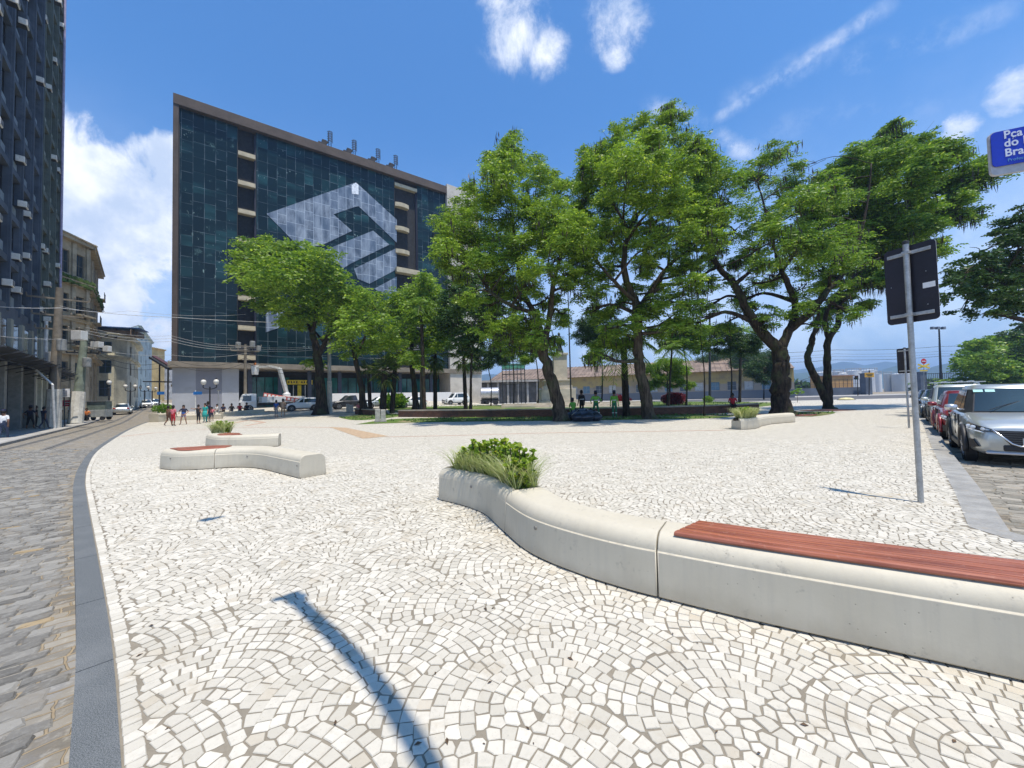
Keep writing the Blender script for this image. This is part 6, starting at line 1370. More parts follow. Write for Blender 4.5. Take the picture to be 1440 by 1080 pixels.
def wheel(t, x, y, r, w=.2, spokes=5):
    s = 1 if y > 0 else -1; M = Matrix.Rotation(-s*PI/2, 3, 'X'); g = MB()
    g.lathe((x, y, r), [(r*.66, -w/2), (r*.93, -w/2), (r, -w*.32), (r, w*.32), (r*.94, w/2), (r*.66, w*.44)], 28, M); ty = g.build('wheel', M_TYRE, t, smooth=True, auto=40)
    g = MB(); g.lathe((x, y, r), [(r*.67, w*.36), (r*.67, w*.47), (r*.60, w*.47), (r*.58, w*.2), (.03, w*.18)], 28, M)
    for k in range(spokes):
        a = 2*PI*k/spokes+.2; d = M @ Vector((math.cos(a), math.sin(a), 0)); g.bar(Vector((x, y, r))+d*.03+M @ Vector((0, 0, w*.40)), Vector((x, y, r))+d*r*.62+M @ Vector((0, 0, w*.42)), .03, r*.17, M @ Vector((0, 0, 1)))
    g.lathe((x, y, r), [(r*.17, w*.3), (r*.17, w*.46), (.01, w*.47)], 12, M); rm = g.build('rim', M_RIM, ty)
def car(name, label, loc, rz, pm, L=4.3, Wd=1.76, Hh=1.62, hood=.98, wb=2.6, fo=.86, style='suv', cat='car', group='cars parked along the kerb', black_pillars=False, rack=False, roofm=None, detail=True, wr=.33, rails=False, stickers=False):
    t = thing(name, label, cat, loc, rz, group); hw = Wd/2; xf = fo+wb/2; xr = xf-L; fx = wb/2; rx = -wb/2
    zb = .24; belt = hood+.06
    st = [(xr, .80, .42, hood*.66), (xr+.06, .90, .30, hood*.86), (xr+.25, .965, .27, hood+.02), (xr+.8, 1, .24, belt), (-.3, 1, .22, belt), (fx-.55, 1, .22, belt-.01), (fx-.2, 1, .23, hood+.01), (fx+.2, .985, .24, hood-.035), (xf-.38, .95, .25, hood-.085), (xf-.16, .885, .25, hood-.15), (xf-.05, .80, .27, hood-.22), (xf, .70, .33, hood-.33)]
    if style == 'sedan': st[1] = (xr+.06, .9, .3, hood*.9); st[2] = (xr+.3, .96, .27, hood+.04); st[3] = (xr+.95, 1, .24, belt)
    def sec(x, f, z0, zt):
        w = hw*f; h = zt-z0
        half = [(0, z0), (w*.86, z0), (w*.955, z0+.05*h/.6), (w*.985, z0+.25*h), (w, z0+.5*h), (w*.985, z0+.68*h), (w*.965, z0+.74*h), (w*.955, z0+.84*h), (w*.90, z0+.95*h), (w*.80, zt-.005), (w*.45, zt+.018), (0, zt+.025)]
        return [Vector((x, y, z)) for y, z in half]+[Vector((x, -y, z)) for y, z in half[-2:0:-1]]
    # refine stations
    S_ = []
    for a, b in zip(st[:-1], st[1:]):
        n = 3
        for k in range(n): u = k/n; S_.append([a[i]+(b[i]-a[i])*u for i in range(4)])
    S_.append(st[-1]); g = MB(); g.loft([sec(*s) for s in S_]); body = g.build('body', pm, t, smooth=True, auto=50)
    # cabin
    ws0, ws1 = fx-.28, fx-1.0
    if style == 'sedan': r1, b1_ = xr+1.35, xr+.72
    elif style == 'hatch': r1, b1_ = xr+.55, xr+.12
    elif style == 'pickup': r1, b1_ = -.75, -.95
    else: r1, b1_ = xr+.5, xr+.10
    zr = Hh; yb, yt = hw*.90, hw*.70
    def cab(inset, zi):
        e = inset; return [[Vector((ws0-e, 0, belt)), Vector((ws0-e-.04, yb*.82, belt)), Vector((ws0-.22, yb-e, belt)), Vector((b1_+.1, yb-e, belt)), Vector((b1_+e, 0, belt))]]
    base = [(ws0, yb*.55), (ws0-.10, yb*.86), (ws0-.34, yb), (0, yb+.01), (b1_+.35, yb*.98), (b1_+.08, yb*.86), (b1_, yb*.5)]
    top = [(ws1+.02, yt*.6), (ws1-.06, yt*.92), (ws1-.2, yt), (-.25, yt+.015), (r1+.25, yt*.96), (r1+.06, yt*.86), (r1, yt*.5)]
    def ring(tf, z, sc=1.0, dz=0):
        P = [((1-tf)*a[0]+tf*b[0], ((1-tf)*a[1]+tf*b[1])*sc) for a, b in zip(base, top)]
        return [Vector((x, y, z)) for x, y in P]+[Vector((x, -y, z)) for x, y in P[::-1]]
    zs = lambda tf: belt-.03+(zr-.06-belt+.03)*tf
    rings = [ring(0, belt-.05)]+[ring(tf, zs(tf)) for tf in (.0, .25, .5, .75, .9)]
    rings += [ring(1, zr-.045)]
    tp = ring(1, zr-.012); tp = [Vector((v.x*.97, v.y*.93, v.z)) for v in tp]; tp2 = [Vector((v.x*.8, v.y*.6, zr)) for v in tp]
    g = MB(); g.loft([ring(0, belt-.05)]+[ring(tf, zs(tf)) for tf in (.1, .5, .9)]); g.build('cabin', (M_PLAST if black_pillars else pm), t, smooth=True, auto=35)
    g = MB(); g.loft([ring(.9, zs(.9), 1.003), ring(1, zr-.045, 1.003), tp, tp2]); g.build('roof', roofm or pm, t, smooth=True, auto=50)
    def onsurf(i, j, fi, tf, off):     # point between base indices on one side
        def P(k): return ((1-tf)*base[k][0]+tf*top[k][0], (1-tf)*base[k][1]+tf*top[k][1])
        a, b = P(i), P(j); return (a[0]+(b[0]-a[0])*fi, a[1]+(b[1]-a[1])*fi)
    def scr(i0, i1, nm, off, tf0=.06, tf1=.93):
        rows = []
        for tf in cat_(tf0, tf1, 4):
            P = []
            for k in range(i0, i1+1): P.append(((1-tf)*base[k][0]+tf*top[k][0], (1-tf)*base[k][1]+tf*top[k][1]))
            row = [Vector((x+off, y*.97, zs(tf))) for x, y in P]; row = [Vector((v.x, v.y, v.z)) for v in row]
            full = row[::-1]+[Vector((v.x, -v.y, v.z)) for v in row] if i0 == 0 else row+[Vector((v.x, -v.y, v.z)) for v in row[::-1]]
            rows.append(full)
        g = MB(); g.loft(rows, closed=False, cap=False); return g.build(nm, M_CARGL, t, smooth=True)
    ws = scr(0, 1, 'windscreen', .012); 
    if style != 'pickup': scr(5, 6, 'rear_window', -.012)
    else: scr(5, 6, 'rear_window', -.012)
    for s in (-1, 1):
        # two side windows
        for (x0b, x1b, x0t, x1t, nm) in ((ws0-.44, -.02, ws1-.26, -.08, 'front_side_window'), (-.12, b1_+.45, -.16, r1+.38, 'rear_side_window')):
            if style == 'pickup' and nm[0] == 'r': continue
            y0, y1 = yb+.004, yt+.02; z0, z1 = zs(.1), zs(.88); L2 = lambda a, b, f: a+(b-a)*f
            rows = []
            for f in (0, .5, 1): rows.append([Vector((L2(x0b, x0t, f), s*(L2(y0, y1, .1+.78*f)+.006), L2(z0, z1, f))), Vector((L2(x1b, x1t, f), s*(L2(y0, y1, .1+.78*f)+.006), L2(z0, z1, f)))])
            g = MB(); g.loft(rows, closed=False, cap=False); g.build(nm, M_CARGL, t)
        # arches, sills, mirror, handles
        for xx in (fx, rx):
            g = MB(); M = Matrix.Rotation(-s*PI/2, 3, 'X'); g.lathe((xx, s*(hw-.06), wr+.015), [(wr+.055, -.1), (wr+.055, .064), (.05, .066)], 30, M); g.build('wheel_arch', M_PLAST, t)
            g = MB(); pts = [Vector((xx+(wr+.085)*math.cos(a), s*(hw+.002), wr+.015+(wr+.085)*math.sin(a))) for a in cat_(-.25, PI+.25, 18)]; g.tube(pts, .045, 6); g.build('arch_trim', M_PLAST if style == 'suv' else pm, t, smooth=True)
            wheel(t, xx, s*(hw-.085), wr)
        g = MB(); g.box((0, s*(hw-.02), .30), (wb-2*wr-.15, .07, .13)); g.build('sill', M_PLAST, t, bevel=.02)
        g = MB(); my = s*(hw+.10); g.lathe((ws0-.32, my, belt+.09), [(.01, -.11), (.055, -.09), (.075, 0), (.06, .09), (.01, .11)], 12, Matrix.Rotation(PI/2, 3, 'X')); g.bar((ws0-.34, s*(hw-.1), belt+.03), (ws0-.32, my, belt+.05), .05, .03); g.build('mirror', pm if not black_pillars else MATS.get('satin_silver_mirror') or paint('satin_silver_mirror', (.55, .55, .56), .6, .25), t, smooth=True)
        if detail:
            for hx in (-.12, -1.0): g = MB(); g.box((hx, s*(hw+.003), belt-.13), (.2, .035, .03)); g.build('door_handle', pm, t, bevel=.008)
            for hx in (ws0-.42, -.07, b1_+.62): g = MB(); g.box((hx, s*(hw-.012), belt-.33), (.008, .03, .5)); g.build('door_seam', M_PLAST, t)
        # tail lamps
        g = MB(); g.box((xr+.07, s*hw*.74, hood-.12), (.12, .26, .16)); g.build('tail_lamp', M_TAIL, t, bevel=.03)
    # nose
    nz = hood-.25
    for s in (-1, 1):
        P = [(xf-.40, .958, nz+.08), (xf-.28, .935, nz+.13), (xf-.13, .86, nz+.085), (xf-.02, .60, nz-.005), (xf+.005, .52, nz-.045), (xf-.03, .74, nz-.055), (xf-.14, .89, nz-.01), (xf-.30, .955, nz+.02)]
        c = Vector((0, 0, 0)); rows = [Vector((x+.012, s*hw*f*1.012, z)) for x, f, z in P]; g = MB(); ctr = sum(rows, Vector())/8+Vector((.03, s*.03, .01)); g.add(rows+[ctr], [(i, (i+1) % 8, 8) for i in range(8)]); hl = g.build('headlight', M_LAMPD, t)
        g = MB()
        for (x, f, z, r) in ((xf-.26, .955, nz+.055, .035), (xf-.14, .90, nz+.035, .04), (xf-.04, .77, nz+.005, .032)): g.lathe((x+.035, s*(hw*f+.006), z), [(.005, -.01), (r, 0), (r*.9, .02), (.005, .03)], 10, Matrix.Rotation(PI/2, 3, 'Y'))
        g.tube([Vector((x+.03, s*(hw*f*1.015+.01), z-.012)) for x, f, z in (P[5], P[6], P[7])], .012, 5); g.build('lens', M_LAMP, hl)
    g = MB(); yy = hw*.62; g.prism([(xf+.012, -yy*.98, nz-.02), (xf+.012, yy*.98, nz-.02), (xf+.022, yy*.62, nz-.31), (xf+.022, -yy*.62, nz-.31)], (0, 0, 0), (-.1, 0, 0)); gr = g.build('grille', M_PLAST, t)
    g = MB()
    for k in range(6): z = nz-.05-k*.042; g.box((xf+.02, 0, z), (.014, 2*yy*(.92-.06*k), .012))
    g.build('grille_bars', MATS.get('dark_chrome') or mat('dark_chrome', (.12, .12, .13), .3, .8), gr)
    g = MB(); V = [(xf+.03, s_*yy*f, z) for s_, f, z in ((-1, 1.04, nz+.0), (-1, .60, nz-.27), (-1, .42, nz-.315), (1, .42, nz-.315), (1, .60, nz-.27), (1, 1.04, nz))]; g.tube(V, .018, 6); g.build('grille_chrome', M_CHROME, t, smooth=True)
    g = MB(); g.box((xf-.04, 0, .39), (.12, hw*1.0, .13)); g.build('lower_intake', M_PLAST, t, bevel=.03)
    g = MB(); g.box((xf-.03, 0, .285), (.10, hw*1.5, .05)); g.build('skid_plate', MATS.get('satin_silver') or paint('satin_silver', (.5, .5, .52), .5, .3), t, bevel=.015)
    for s in (-1, 1):
        g = MB(); P = [(xf-.21, .955, nz-.21), (xf-.15, .90, nz-.22), (xf-.075, .82, nz-.36), (xf-.22, .945, nz-.39)]; P = [Vector((x+.008, s*hw*f*1.02, z)) for x, f, z in P]; g.prism(P, (0, 0, 0), (-.05, -s*.03, 0)); g.build('fog_recess', M_PLAST, t)
    g = MB(); g.box((xf+.035, 0, nz-.22), (.012, .40, .13)); g.build('number_plate', M_PLATE, t)
    g = MB(); g.box((xr-.005, 0, hood-.32), (.012, .40, .13)); g.build('number_plate', M_PLATE, t)
    if detail:
        g = MB()
        for y in (-.45, .35): g.tube([(ws0+.0, y, belt+.035), (ws0-.16, y+.22, belt+.13), (ws0-.30, y+.46, belt+.22)], .008, 4)
        g.build('wipers', M_PLAST, t)
    if stickers:
        for (y0, y1, f0, f1) in ((-.60, -.46, .80, .90), (-.43, -.29, .80, .90), (.15, .27, .86, .90)):
            g = MB(); X = lambda f, y: (1-f)*(ws0-.0-.1*max(0, (abs(y)-.42)/.3))+f*(ws1+.02-.08*max(0, (abs(y)-.33)/.25))+.030
            g.add([Vector((X(f, y), y, zs(f))) for f, y in ((f0, y0), (f0, y1), (f1, y1), (f1, y0))], [(0, 1, 2, 3)]); g.build('windscreen_sticker', mat('pale_cyan_sticker', (.35, .62, .60), .5), t, fix=False)
    if rails or rack:
        for s in (-1, 1):
            g = MB(); g.tube([(ws1-.25, s*yt*.92, zr-.01), (ws1-.35, s*yt*.92, zr+.04), (r1+.5, s*yt*.92, zr+.04), (r1+.4, s*yt*.92, zr-.02)], .018, 6); g.build('roof_rail', M_CHROME, t)
    if rack:
        for x in (ws1-.45, (ws1+r1)/2-.1):
            g = MB(); g.box((x, 0, zr+.09), (.06, Wd*.86, .03)); g.build('roof_bar', M_CHROME, t)
        for y in (-.35, .1, .4): g = MB(); g.tube([(ws1, y, zr+.12), (r1+.2, y, zr+.12)], .02, 6); g.build('carried_tube', M_CHROME, t)
    return t
DK = Vector((.70, .712, 0)).normalized(); NR = Vector((DK.y, -DK.x, 0)); rzc = math.atan2(-DK.y, -DK.x)
def park(dist, lat, fo, wb):        # front axle 'dist' metres down the kerb from the first one
    p = Vector((10.0, 8.5, 0))+DK*dist+NR*lat; p = p+DK*wb/2; p.z = -.12; return p
SV = paint('silver_paint', (.50, .52, .50), .55, .28)
c0 = car('parked_car', 'silver compact suv with black roof pillars, nearest in the parked row', park(0, .80, .86, 2.6), rzc, SV, black_pillars=True, Hh=1.66, hood=1.0, stickers=True, roofm=SV)
# stickers and interior hints behind the windscreen
g = MB(); g.box((.44, -.38, 1.475), (.012, .24, .075), M=Matrix.Rotation(.95, 3, 'Y')); g.box((.44, -.12, 1.478), (.012, .18, .07), M=Matrix.Rotation(.95, 3, 'Y')) if 0 else None
c1 = car('parked_car', 'dark red hatchback parked just behind the silver suv', park(5.05, .72, .8, 2.45), rzc, paint('dark_red_paint_car', (.20, .018, .022), .2, .3), L=3.95, Wd=1.68, Hh=1.50, hood=.93, wb=2.45, fo=.78, style='hatch')
c2 = car('parked_car', 'white wagon with a roof rack, parked behind the red hatchback', park(9.8, .8, .85, 2.6), rzc, paint('off_white_paint', (.50, .53, .50), .3, .35), L=4.4, Hh=1.72, hood=1.0, rack=True)
c3 = car('parked_car', 'dark blue grey sedan, fourth in the parked row', park(15.2, .75, .85, 2.6), rzc, paint('blue_grey_paint', (.06, .08, .10), .4, .3), L=4.4, Hh=1.50, hood=.95, style='sedan')
c4 = car('parked_car', 'dark car at the far end of the parked row, farthest along the kerb', park(20.6, .75, .85, 2.6), rzc, paint('black_paint', (.03, .03, .035), .2, .3), L=4.2, Hh=1.48, hood=.93, style='hatch', detail=False)
# cars in front of the office
def at_px(px, py, ang, **k): p = G(px, py); return p, ang
fd = math.atan2(OU.y, OU.x)
p = G(425, 577.5); car('parked_car', 'white suv standing behind the broad round tree', p, fd+PI, paint('white_paint', (.68, .69, .70), .0, .3), L=4.5, Hh=1.66, group='cars in front of the office', detail=False, rails=True)
p = G(492, 574.5); pk = car('pickup_truck', 'black pickup truck in front of the white boundary wall', p, fd+PI, MATS['black_paint'], L=5.2, Wd=1.85, Hh=1.78, hood=1.05, wb=3.1, fo=.9, style='pickup', cat='pickup', group='cars in front of the office', detail=False, wr=.38)
p = G(533, 574); car('parked_car', 'silver blue sedan behind the fan palms', p, fd+PI, paint('silver_blue_paint', (.40, .45, .50), .5, .3), L=4.4, Hh=1.48, hood=.93, style='sedan', group='cars in front of the office', detail=False)
p = G(579, 573); car('parked_car', 'white hatchback right of the bright green shrub', p, fd+PI, MATS['white_paint'], L=4.1, Hh=1.52, hood=.94, style='hatch', group='cars in front of the office', detail=False)
p = G(640, 569); car('parked_van', 'white van farther right beyond the lawn', p, fd+PI, MATS['white_paint'], L=4.8, Hh=2.0, hood=1.1, cat='van', group='cars in front of the office', detail=False)
# cars in the street
sd2 = math.atan2(.737, -.675)
for (px, py, col, lab, st_) in ((172, 582.5, SV, 'silver sedan seen from behind in the left street, nearest of the three', 'sedan'), (206, 573.5, MATS['white_paint'], 'white car coming up the left street, middle of the three', 'hatch'), (217, 571.5, MATS['silver_blue_paint'], 'pale car farthest up the left street, right of the white one', 'hatch')):
    p = G(px, py, -.12); car('street_car', lab, p, sd2+(0 if st_ == 'sedan' else PI), col, L=4.3, Hh=1.48, hood=.93, style=st_, group='cars in the left street', detail=False)
# utility truck with bucket boom
p = G(383, 578.5); tr_ = thing('utility_truck', 'white utility truck with a raised bucket boom in front of the office', 'truck', p, fd+PI)
WT = MATS['white_paint']; g = MB(); g.loft([[Vector((x, y*f, z)) for (y, z) in ((-1.0, .55), (-1.03, 1.3), (-.9, 2.25*hh), (.9, 2.25*hh), (1.03, 1.3), (1.0, .55))] for x, f, hh in ((1.75, 1, 1), (2.2, 1, 1.02), (3.15, .98, 1.0), (3.35, .96, .8), (3.5, .94, .58))]); g.build('cab', WT, tr_, bevel=.04)
g = MB(); g.loft([[Vector((3.24+.0, y*.86, 2.12)), Vector((3.42, y*.9, 1.5))] for y in (-1, -.5, 0, .5, 1)], closed=False, cap=False); g.build('windscreen', M_CARGL, tr_)
for s in (-1, 1): g = MB(); g.prism([(2.3, s*.99, 1.4), (3.2, s*.99, 1.4), (3.1, s*.935, 2.05), (2.3, s*.935, 2.05)], (0, 0, 0), (0, s*.03, 0)); g.build('side_window', M_CARGL, tr_); g = MB(); g.box((3.5, s*.75, .85), (.06, .22, .18)); g.build('headlight', M_LAMP, tr_)
g = MB(); g.box((-1.0, 0, .95), (5.2, 1.1, .25)); g.build('chassis', M_PLAST, tr_); g = MB(); g.box((-1.0, 0, 1.5), (5.0, 2.1, .8)); g.build('bed', mat('truck_body_grey', (.50, .50, .48), .6, var=.15), tr_, bevel=.04)
for k in range(4): g = MB(); g.box((-3.1+k*1.25, 1.06, 1.5), (1.1, .03, .62)); g.build('side_locker', WT, tr_); g = MB(); g.box((-3.1+k*1.25, -1.06, 1.5), (1.1, .03, .62)); g.build('side_locker', WT, tr_)
for x in (2.5, -2.2):
    for s in (-1, 1): wheel(tr_, x, s*.88, .45, .3, 6)
g = MB(); g.lathe((-1.6, 0, 1.9), [(.45, 0), (.45, .35), (.3, .5)], 16); g.build('turntable', WT, tr_); M_BOOM = mat('boom_white', (.6, .6, .58), .6)
M1 = Matrix.Rotation(fd+PI, 3, 'Z').transposed()
tp = lambda px, py: M1 @ (W(px, py, p.y-.0)-p)
e0, e1, e2, e3 = Vector((-1.6, 0, 2.3)), tp(393, 518), tp(379, 515), tp(356, 517)
g = MB(); g.bar(e0, e1, .35, .4); g.build('lower_boom', M_BOOM, tr_); g = MB(); g.bar(e1, e2, .25, .28); g.bar(e2, e3, .2, .22); g.build('upper_boom', M_BOOM, tr_)
g = MB(); g.loft([[e3+Vector((-.2+a*f, b*f, z)) for a, b in ((-.4, -.35), (.4, -.35), (.4, .35), (-.4, .35))] for f, z in ((.85, -.9), (1, -.5), (1.05, .25))]); g.build('bucket', WT, tr_, bevel=.03)
BK = p+Matrix.Rotation(fd+PI, 3, 'Z') @ (e3+Vector((-.2, 0, -.75)))
g = MB(); a_, b_ = tp(371, 555), tp(420, 563); g.bar(a_, b_, .12, .5); g.build('ladder_rack', mat('red_white_boards', (.55, .12, .10), .6), tr_); g = MB()
for k in range(9): c = a_+(b_-a_)*(k+.5)/9; g.box(c+Vector((0, .08, 0)), (.35, .13, .3)); g.box(c+Vector((0, -.08, 0)), (.35, .13, .3))
g.build('rack_stripes', WT, tr_)
# ================================================================ signs, poles, wires, street lamps
M_GALV = mat('galvanised_steel', (.40, .41, .41), .45, .55, var=.18, sc=5, dirt=((.2, .2, .2), .4)); M_SIGNB = mat('sign_back_black', (.014, .012, .02), .45, var=.3, sc=2)
M_STICK = mat('white_sticker', (.7, .7, .7), .6)
PLR = Vector((.18, -.50, 0)).normalized()
def rrect(w, h, r, n=5):
    P = []
    for cx, cz, a0 in ((w/2-r, h/2-r, 0), (-w/2+r, h/2-r, PI/2), (-w/2+r, -h/2+r, PI), (w/2-r, -h/2+r, 1.5*PI)):
        P += [(cx+r*math.cos(a), cz+r*math.sin(a)) for a in cat_(a0, a0+PI/2, n)]
    return P
def parking_sign(label, base, hp=3.44, lean=.0, zc=2.885, h=1.03, w=.53):
    t = thing('street_sign', label, 'sign', base, math.atan2(PLR.y, PLR.x), 'square signs seen from behind')   # local x: towards the right edge, back side = -y
    mb = MB(); mb.tube([(0, 0, -.05), (0, 0, hp)], .031, 14); mb.build('pole', M_GALV, t, smooth=True, auto=50)
    mb = MB(); mb.lathe((0, 0, hp), [(.034, -.03), (.034, .012), (.02, .02)], 12); mb.build('pole_cap', M_PLAST, t)
    mb = MB(); P = [(x, .062, z+zc) for x, z in rrect(w, h, .05)]; mb.prism(P, (0, 0, 0), (0, -.004, 0)); mb.build('back', M_SIGNB, t); mb = MB(); mb.prism([(x, .067, z) for x, y, z in P], (0, 0, 0), (0, -.004, 0)); mb.build('face', M_STICK, t)
    for z in (zc+h*.40, zc-h*.40): mb = MB(); mb.box((0, .046, z), (w*.84, .022, .045)); mb.box((0, 0, z), (.075, .07, .04)); mb.build('bracket', M_GALV, t, bevel=.004)
    mb = MB(); mb.box((w*.34, .0565, zc-.06), (.12, .002, .07)); mb.build('sticker', M_STICK, t)
    for sx, sz in ((-.38, .0), (.3, .12), (.3, -.3)): mb = MB(); mb.lathe((w*sx, .056, zc+sz*h), [(.006, 0), (.004, .003)], 8, Matrix.Rotation(PI/2, 3, 'X')); mb.build('rivet', M_GALV, t)
    return t
B1 = G(1295, 707); parking_sign('nearer square sign seen from behind, black back on a tall galvanised pole', (B1.x, B1.y, 0))
B2 = G(1278.5, 602); parking_sign('farther and smaller looking square sign seen from behind, half hidden by the near pole', (B2.x, B2.y, 0), 3.0, zc=2.52, h=.95)
def text(parent, s, size, loc, rot, m, name='lettering', ext=.002, align='LEFT', bold=0.0):
    cu = bpy.data.curves.new(name, 'FONT'); cu.body = s; cu.size = size; cu.extrude = ext; cu.align_x = align; cu.offset = bold; cu.space_character = 1.04
    o = bpy.data.objects.new(name, cu); C.objects.link(o); bpy.context.view_layer.update(); me = bpy.data.meshes.new_from_object(o.evaluated_get(bpy.context.evaluated_depsgraph_get())); C.objects.unlink(o); bpy.data.objects.remove(o)
    me.materials.clear(); me.materials.append(m); k = bpy.data.objects.new(name, me); C.objects.link(k); k.parent = parent; k.location = loc; k.rotation_euler = rot; return k
# street name board
pl = W(1396, 214, 3.0); th_ = math.atan2(-.09, .21); ns = thing('street_name_sign', 'blue street name board with white lettering, cut by the right edge', 'sign', (pl.x, pl.y, 0), th_)
zt_ = W(1396, 184.5, 3.0).z; zb_ = W(1397, 245, 3.0).z; hh = zt_-zb_; M_NB = mat('blue_enamel', (.006, .03, .42), .35, var=.08); M_WHT = mat('white_enamel', (.62, .66, .78), .4, var=.03)
wN = 1.25; mb = MB(); mb.prism([(x+wN/2, .03, z+(zt_+zb_)/2) for x, z in rrect(wN, hh, .034)], (0, 0, 0), (0, .025, 0)); mb.build('casing', mat('grey_white_casing', (.42, .43, .46), .5), ns)
mb = MB(); hb2 = hh*.80; mb.prism([(x+wN/2, .026, z+zt_-hb2/2-.006) for x, z in rrect(wN-.012, hb2, .03)], (0, 0, 0), (0, -.006, 0)); mb.build('name_panel', M_NB, ns)
for s, zf, sz in (('Pça Barão', .205, .086), ('do Rio', .40, .086), ('Branco', .62, .086)): text(ns, s, sz, (.076, .019, zt_-hh*zf), (PI/2, 0, 0), M_WHT, bold=.0018).scale = (.86, 1, 1)
text(ns, 'Professor', .032, (.09, .019, zt_-hh*.745), (PI/2, 0, 0), mat('light_blue_ink', (.12, .32, .62), .5))
mb = MB(); mb.tube([(wN+.05, .06, 0), (wN+.05, .06, zt_+.3)], .04, 12); mb.build('pole', M_GALV, ns); mb = MB(); mb.box((wN, .06, (zt_+zb_)/2), (.12, .05, .06)); mb.build('bracket', M_GALV, ns)
# overhead lamp whose arm throws the long shadow in the foreground
ol = thing('street_lamp', 'tall street lamp behind the viewpoint whose long arm throws a shadow on the paving', 'street lamp', (2.5, -1.9, 0))
off = Vector((-SH.x, -SH.y, 0))/math.tan(SEL); zL = 7.2
def up(px, py, z=zL): g = G(px, py); return Vector((g.x, g.y, 0))+off*z+Vector((0, 0, z))
a1, a2, a3 = up(640, 1140, 5.6), up(520, 950, 5.6), up(414, 842, 5.6)
mb = MB(); mb.lathe((2.5, -1.9, 0), [(.17, 0), (.17, .3), (.09, .4), (.07, 6.0)], 14); mb.build('pole', M_GALV, ol, smooth=True, world=True, auto=40)
mb = MB(); mb.tube(smoothline([(2.5, -1.9, 5.6), (a1+(a1-a2)*.3)+Vector((0, 0, .05)), a1, a2, a3], 4), [.05]*10+[.052]*7, 8); mb.build('arm', M_GALV, ol, world=True)
dd_ = (a3-a2).normalized(); sdv = Vector((-dd_.y, dd_.x, 0)); mb = MB(); mb.bar(a3-dd_*.08, a3+dd_*.10, .13, .08); mb.bar(a3-sdv*.08-dd_*.02, a3+sdv*.12+dd_*.1, .05, .05); mb.build('lamp_head', mat('lamp_casing', (.3, .3, .3), .5), ol, world=True)
b_ = up(300, 729); b2_ = up(284, 733); mb = MB(); mb.bar(b_, b2_, .16, .06); mb.bar(b_.lerp(b2_, .4)-sdv*.16, b_.lerp(b2_, .4)+sdv*.1, .07, .04); mb.build('shadow_caster', M_GALV, ol, world=True)  # unseen piece added to throw the separate shadow smudge beyond the arm's shadow
mb = MB(); mb.tube([a3, b_], .0012, 5); mb.build('stay_wire', M_IRON, ol, world=True)
# utility poles
def upole(name, label, b, top, r0, r1, m, sleeve=0, arms=(), boxes=(), group='utility poles', cat='utility pole'):
    t = thing(name, label, cat, b, 0, group); mb = MB(); mb.tube([b-Vector((0, 0, .3)), b.lerp(top, .5), top], [r0, (r0+r1)/2, r1], 12); mb.build('pole', m, t, smooth=True, world=True, auto=40)
    if sleeve:
        mb = MB(); mb.tube([b, b.lerp(top, sleeve)], [r0*1.25, r0*1.12], 10); mb.build('painted_foot', mat('whitewash', (.58, .56, .50), .85, var=.2, sc=2, dirt=((.25, .22, .18), .6)), t, world=True)
    for f, L, dx in arms:
        c = b.lerp(top, f); mb = MB(); d = Vector((dx[0], dx[1], 0)).normalized()*L/2; mb.bar(c-d, c+d, .1, .12)
        for k in (-1, -.5, .5, 1): e = c+d*k; mb.lathe((e.x, e.y, e.z+.05), [(.05, 0), (.07, .08), (.04, .1), (.06, .18), (.02, .24)], 8)
        mb.build('cross_arm', M_IRON if m != MATS.get('weathered_pole') else MATS['weathered_pole'], t, world=True)
    for f, dx, sz, mm in boxes:
        c = b.lerp(top, f)+Vector(dx); mb = MB()
        if mm == 'drum': mb.lathe((c.x, c.y, c.z), [(sz[0]*.9, -sz[2]/2), (sz[0], -sz[2]/2+.05), (sz[0], sz[2]/2-.05), (sz[0]*.8, sz[2]/2)], 14); mb.build('transformer', mat('transformer_grey', (.25, .26, .26), .6, var=.2), t, world=True)
        else: mb.box(c, sz); mb.build('service_box', mat('white_service_box', (.60, .60, .58), .6, var=.1), t, world=True, bevel=.03)
    return t
M_POLE = mat('weathered_pole', (.19, .165, .13), .9, var=.25, sc=1.5, dirt=((.08, .07, .06), .6))
def GT(px, py): return G(px, py)
b = GT(74, 601.5); D_ = b.y; upole('utility_pole', 'thick leaning utility pole with whitewashed foot beside the old beige house', b, W(84, 405, D_+.3), .36, .2, M_POLE, .27, [(.92, 3.2, (.7, .7)), (.80, 2.6, (.7, .7)), (.70, 2.2, (.7, .7))], [(.66, (1.7, 0, -.1), (.8, .5, .7), 'box'), (.62, (.6, -.2, -.4), (.28, 0, .9), 'drum'), (.5, (-.5, 0, 0), (.5, .3, .8), 'box')])
b = GT(106, 595.5); D_ = b.y; upole('utility_pole', 'leaning greenish utility pole with whitewashed foot, right of the thick one', b, W(119, 475, D_+1), .42, .26, mat('greenish_pole', (.16, .19, .15), .9, var=.25, sc=1.5), .36, [(.93, 2.6, (.8, .5)), (.82, 2.2, (.8, .5))], [(.9, (1.3, 0, .1), (.8, .5, .55), 'box'), (.86, (2.3, 0, 0), (.5, .4, .55), 'box'), (.7, (.7, -.2, 0), (.3, 0, .9), 'drum')])
b = G(464, 581.5); D_ = b.y; upole('utility_pole', 'straight pale grey pole with whitewashed foot right of the broad tree trunk', b, W(462, 430, D_), .22, .14, mat('pale_concrete_pole', (.38, .37, .35), .85, var=.15), .3, [(.6, 1.4, (1, .2))])
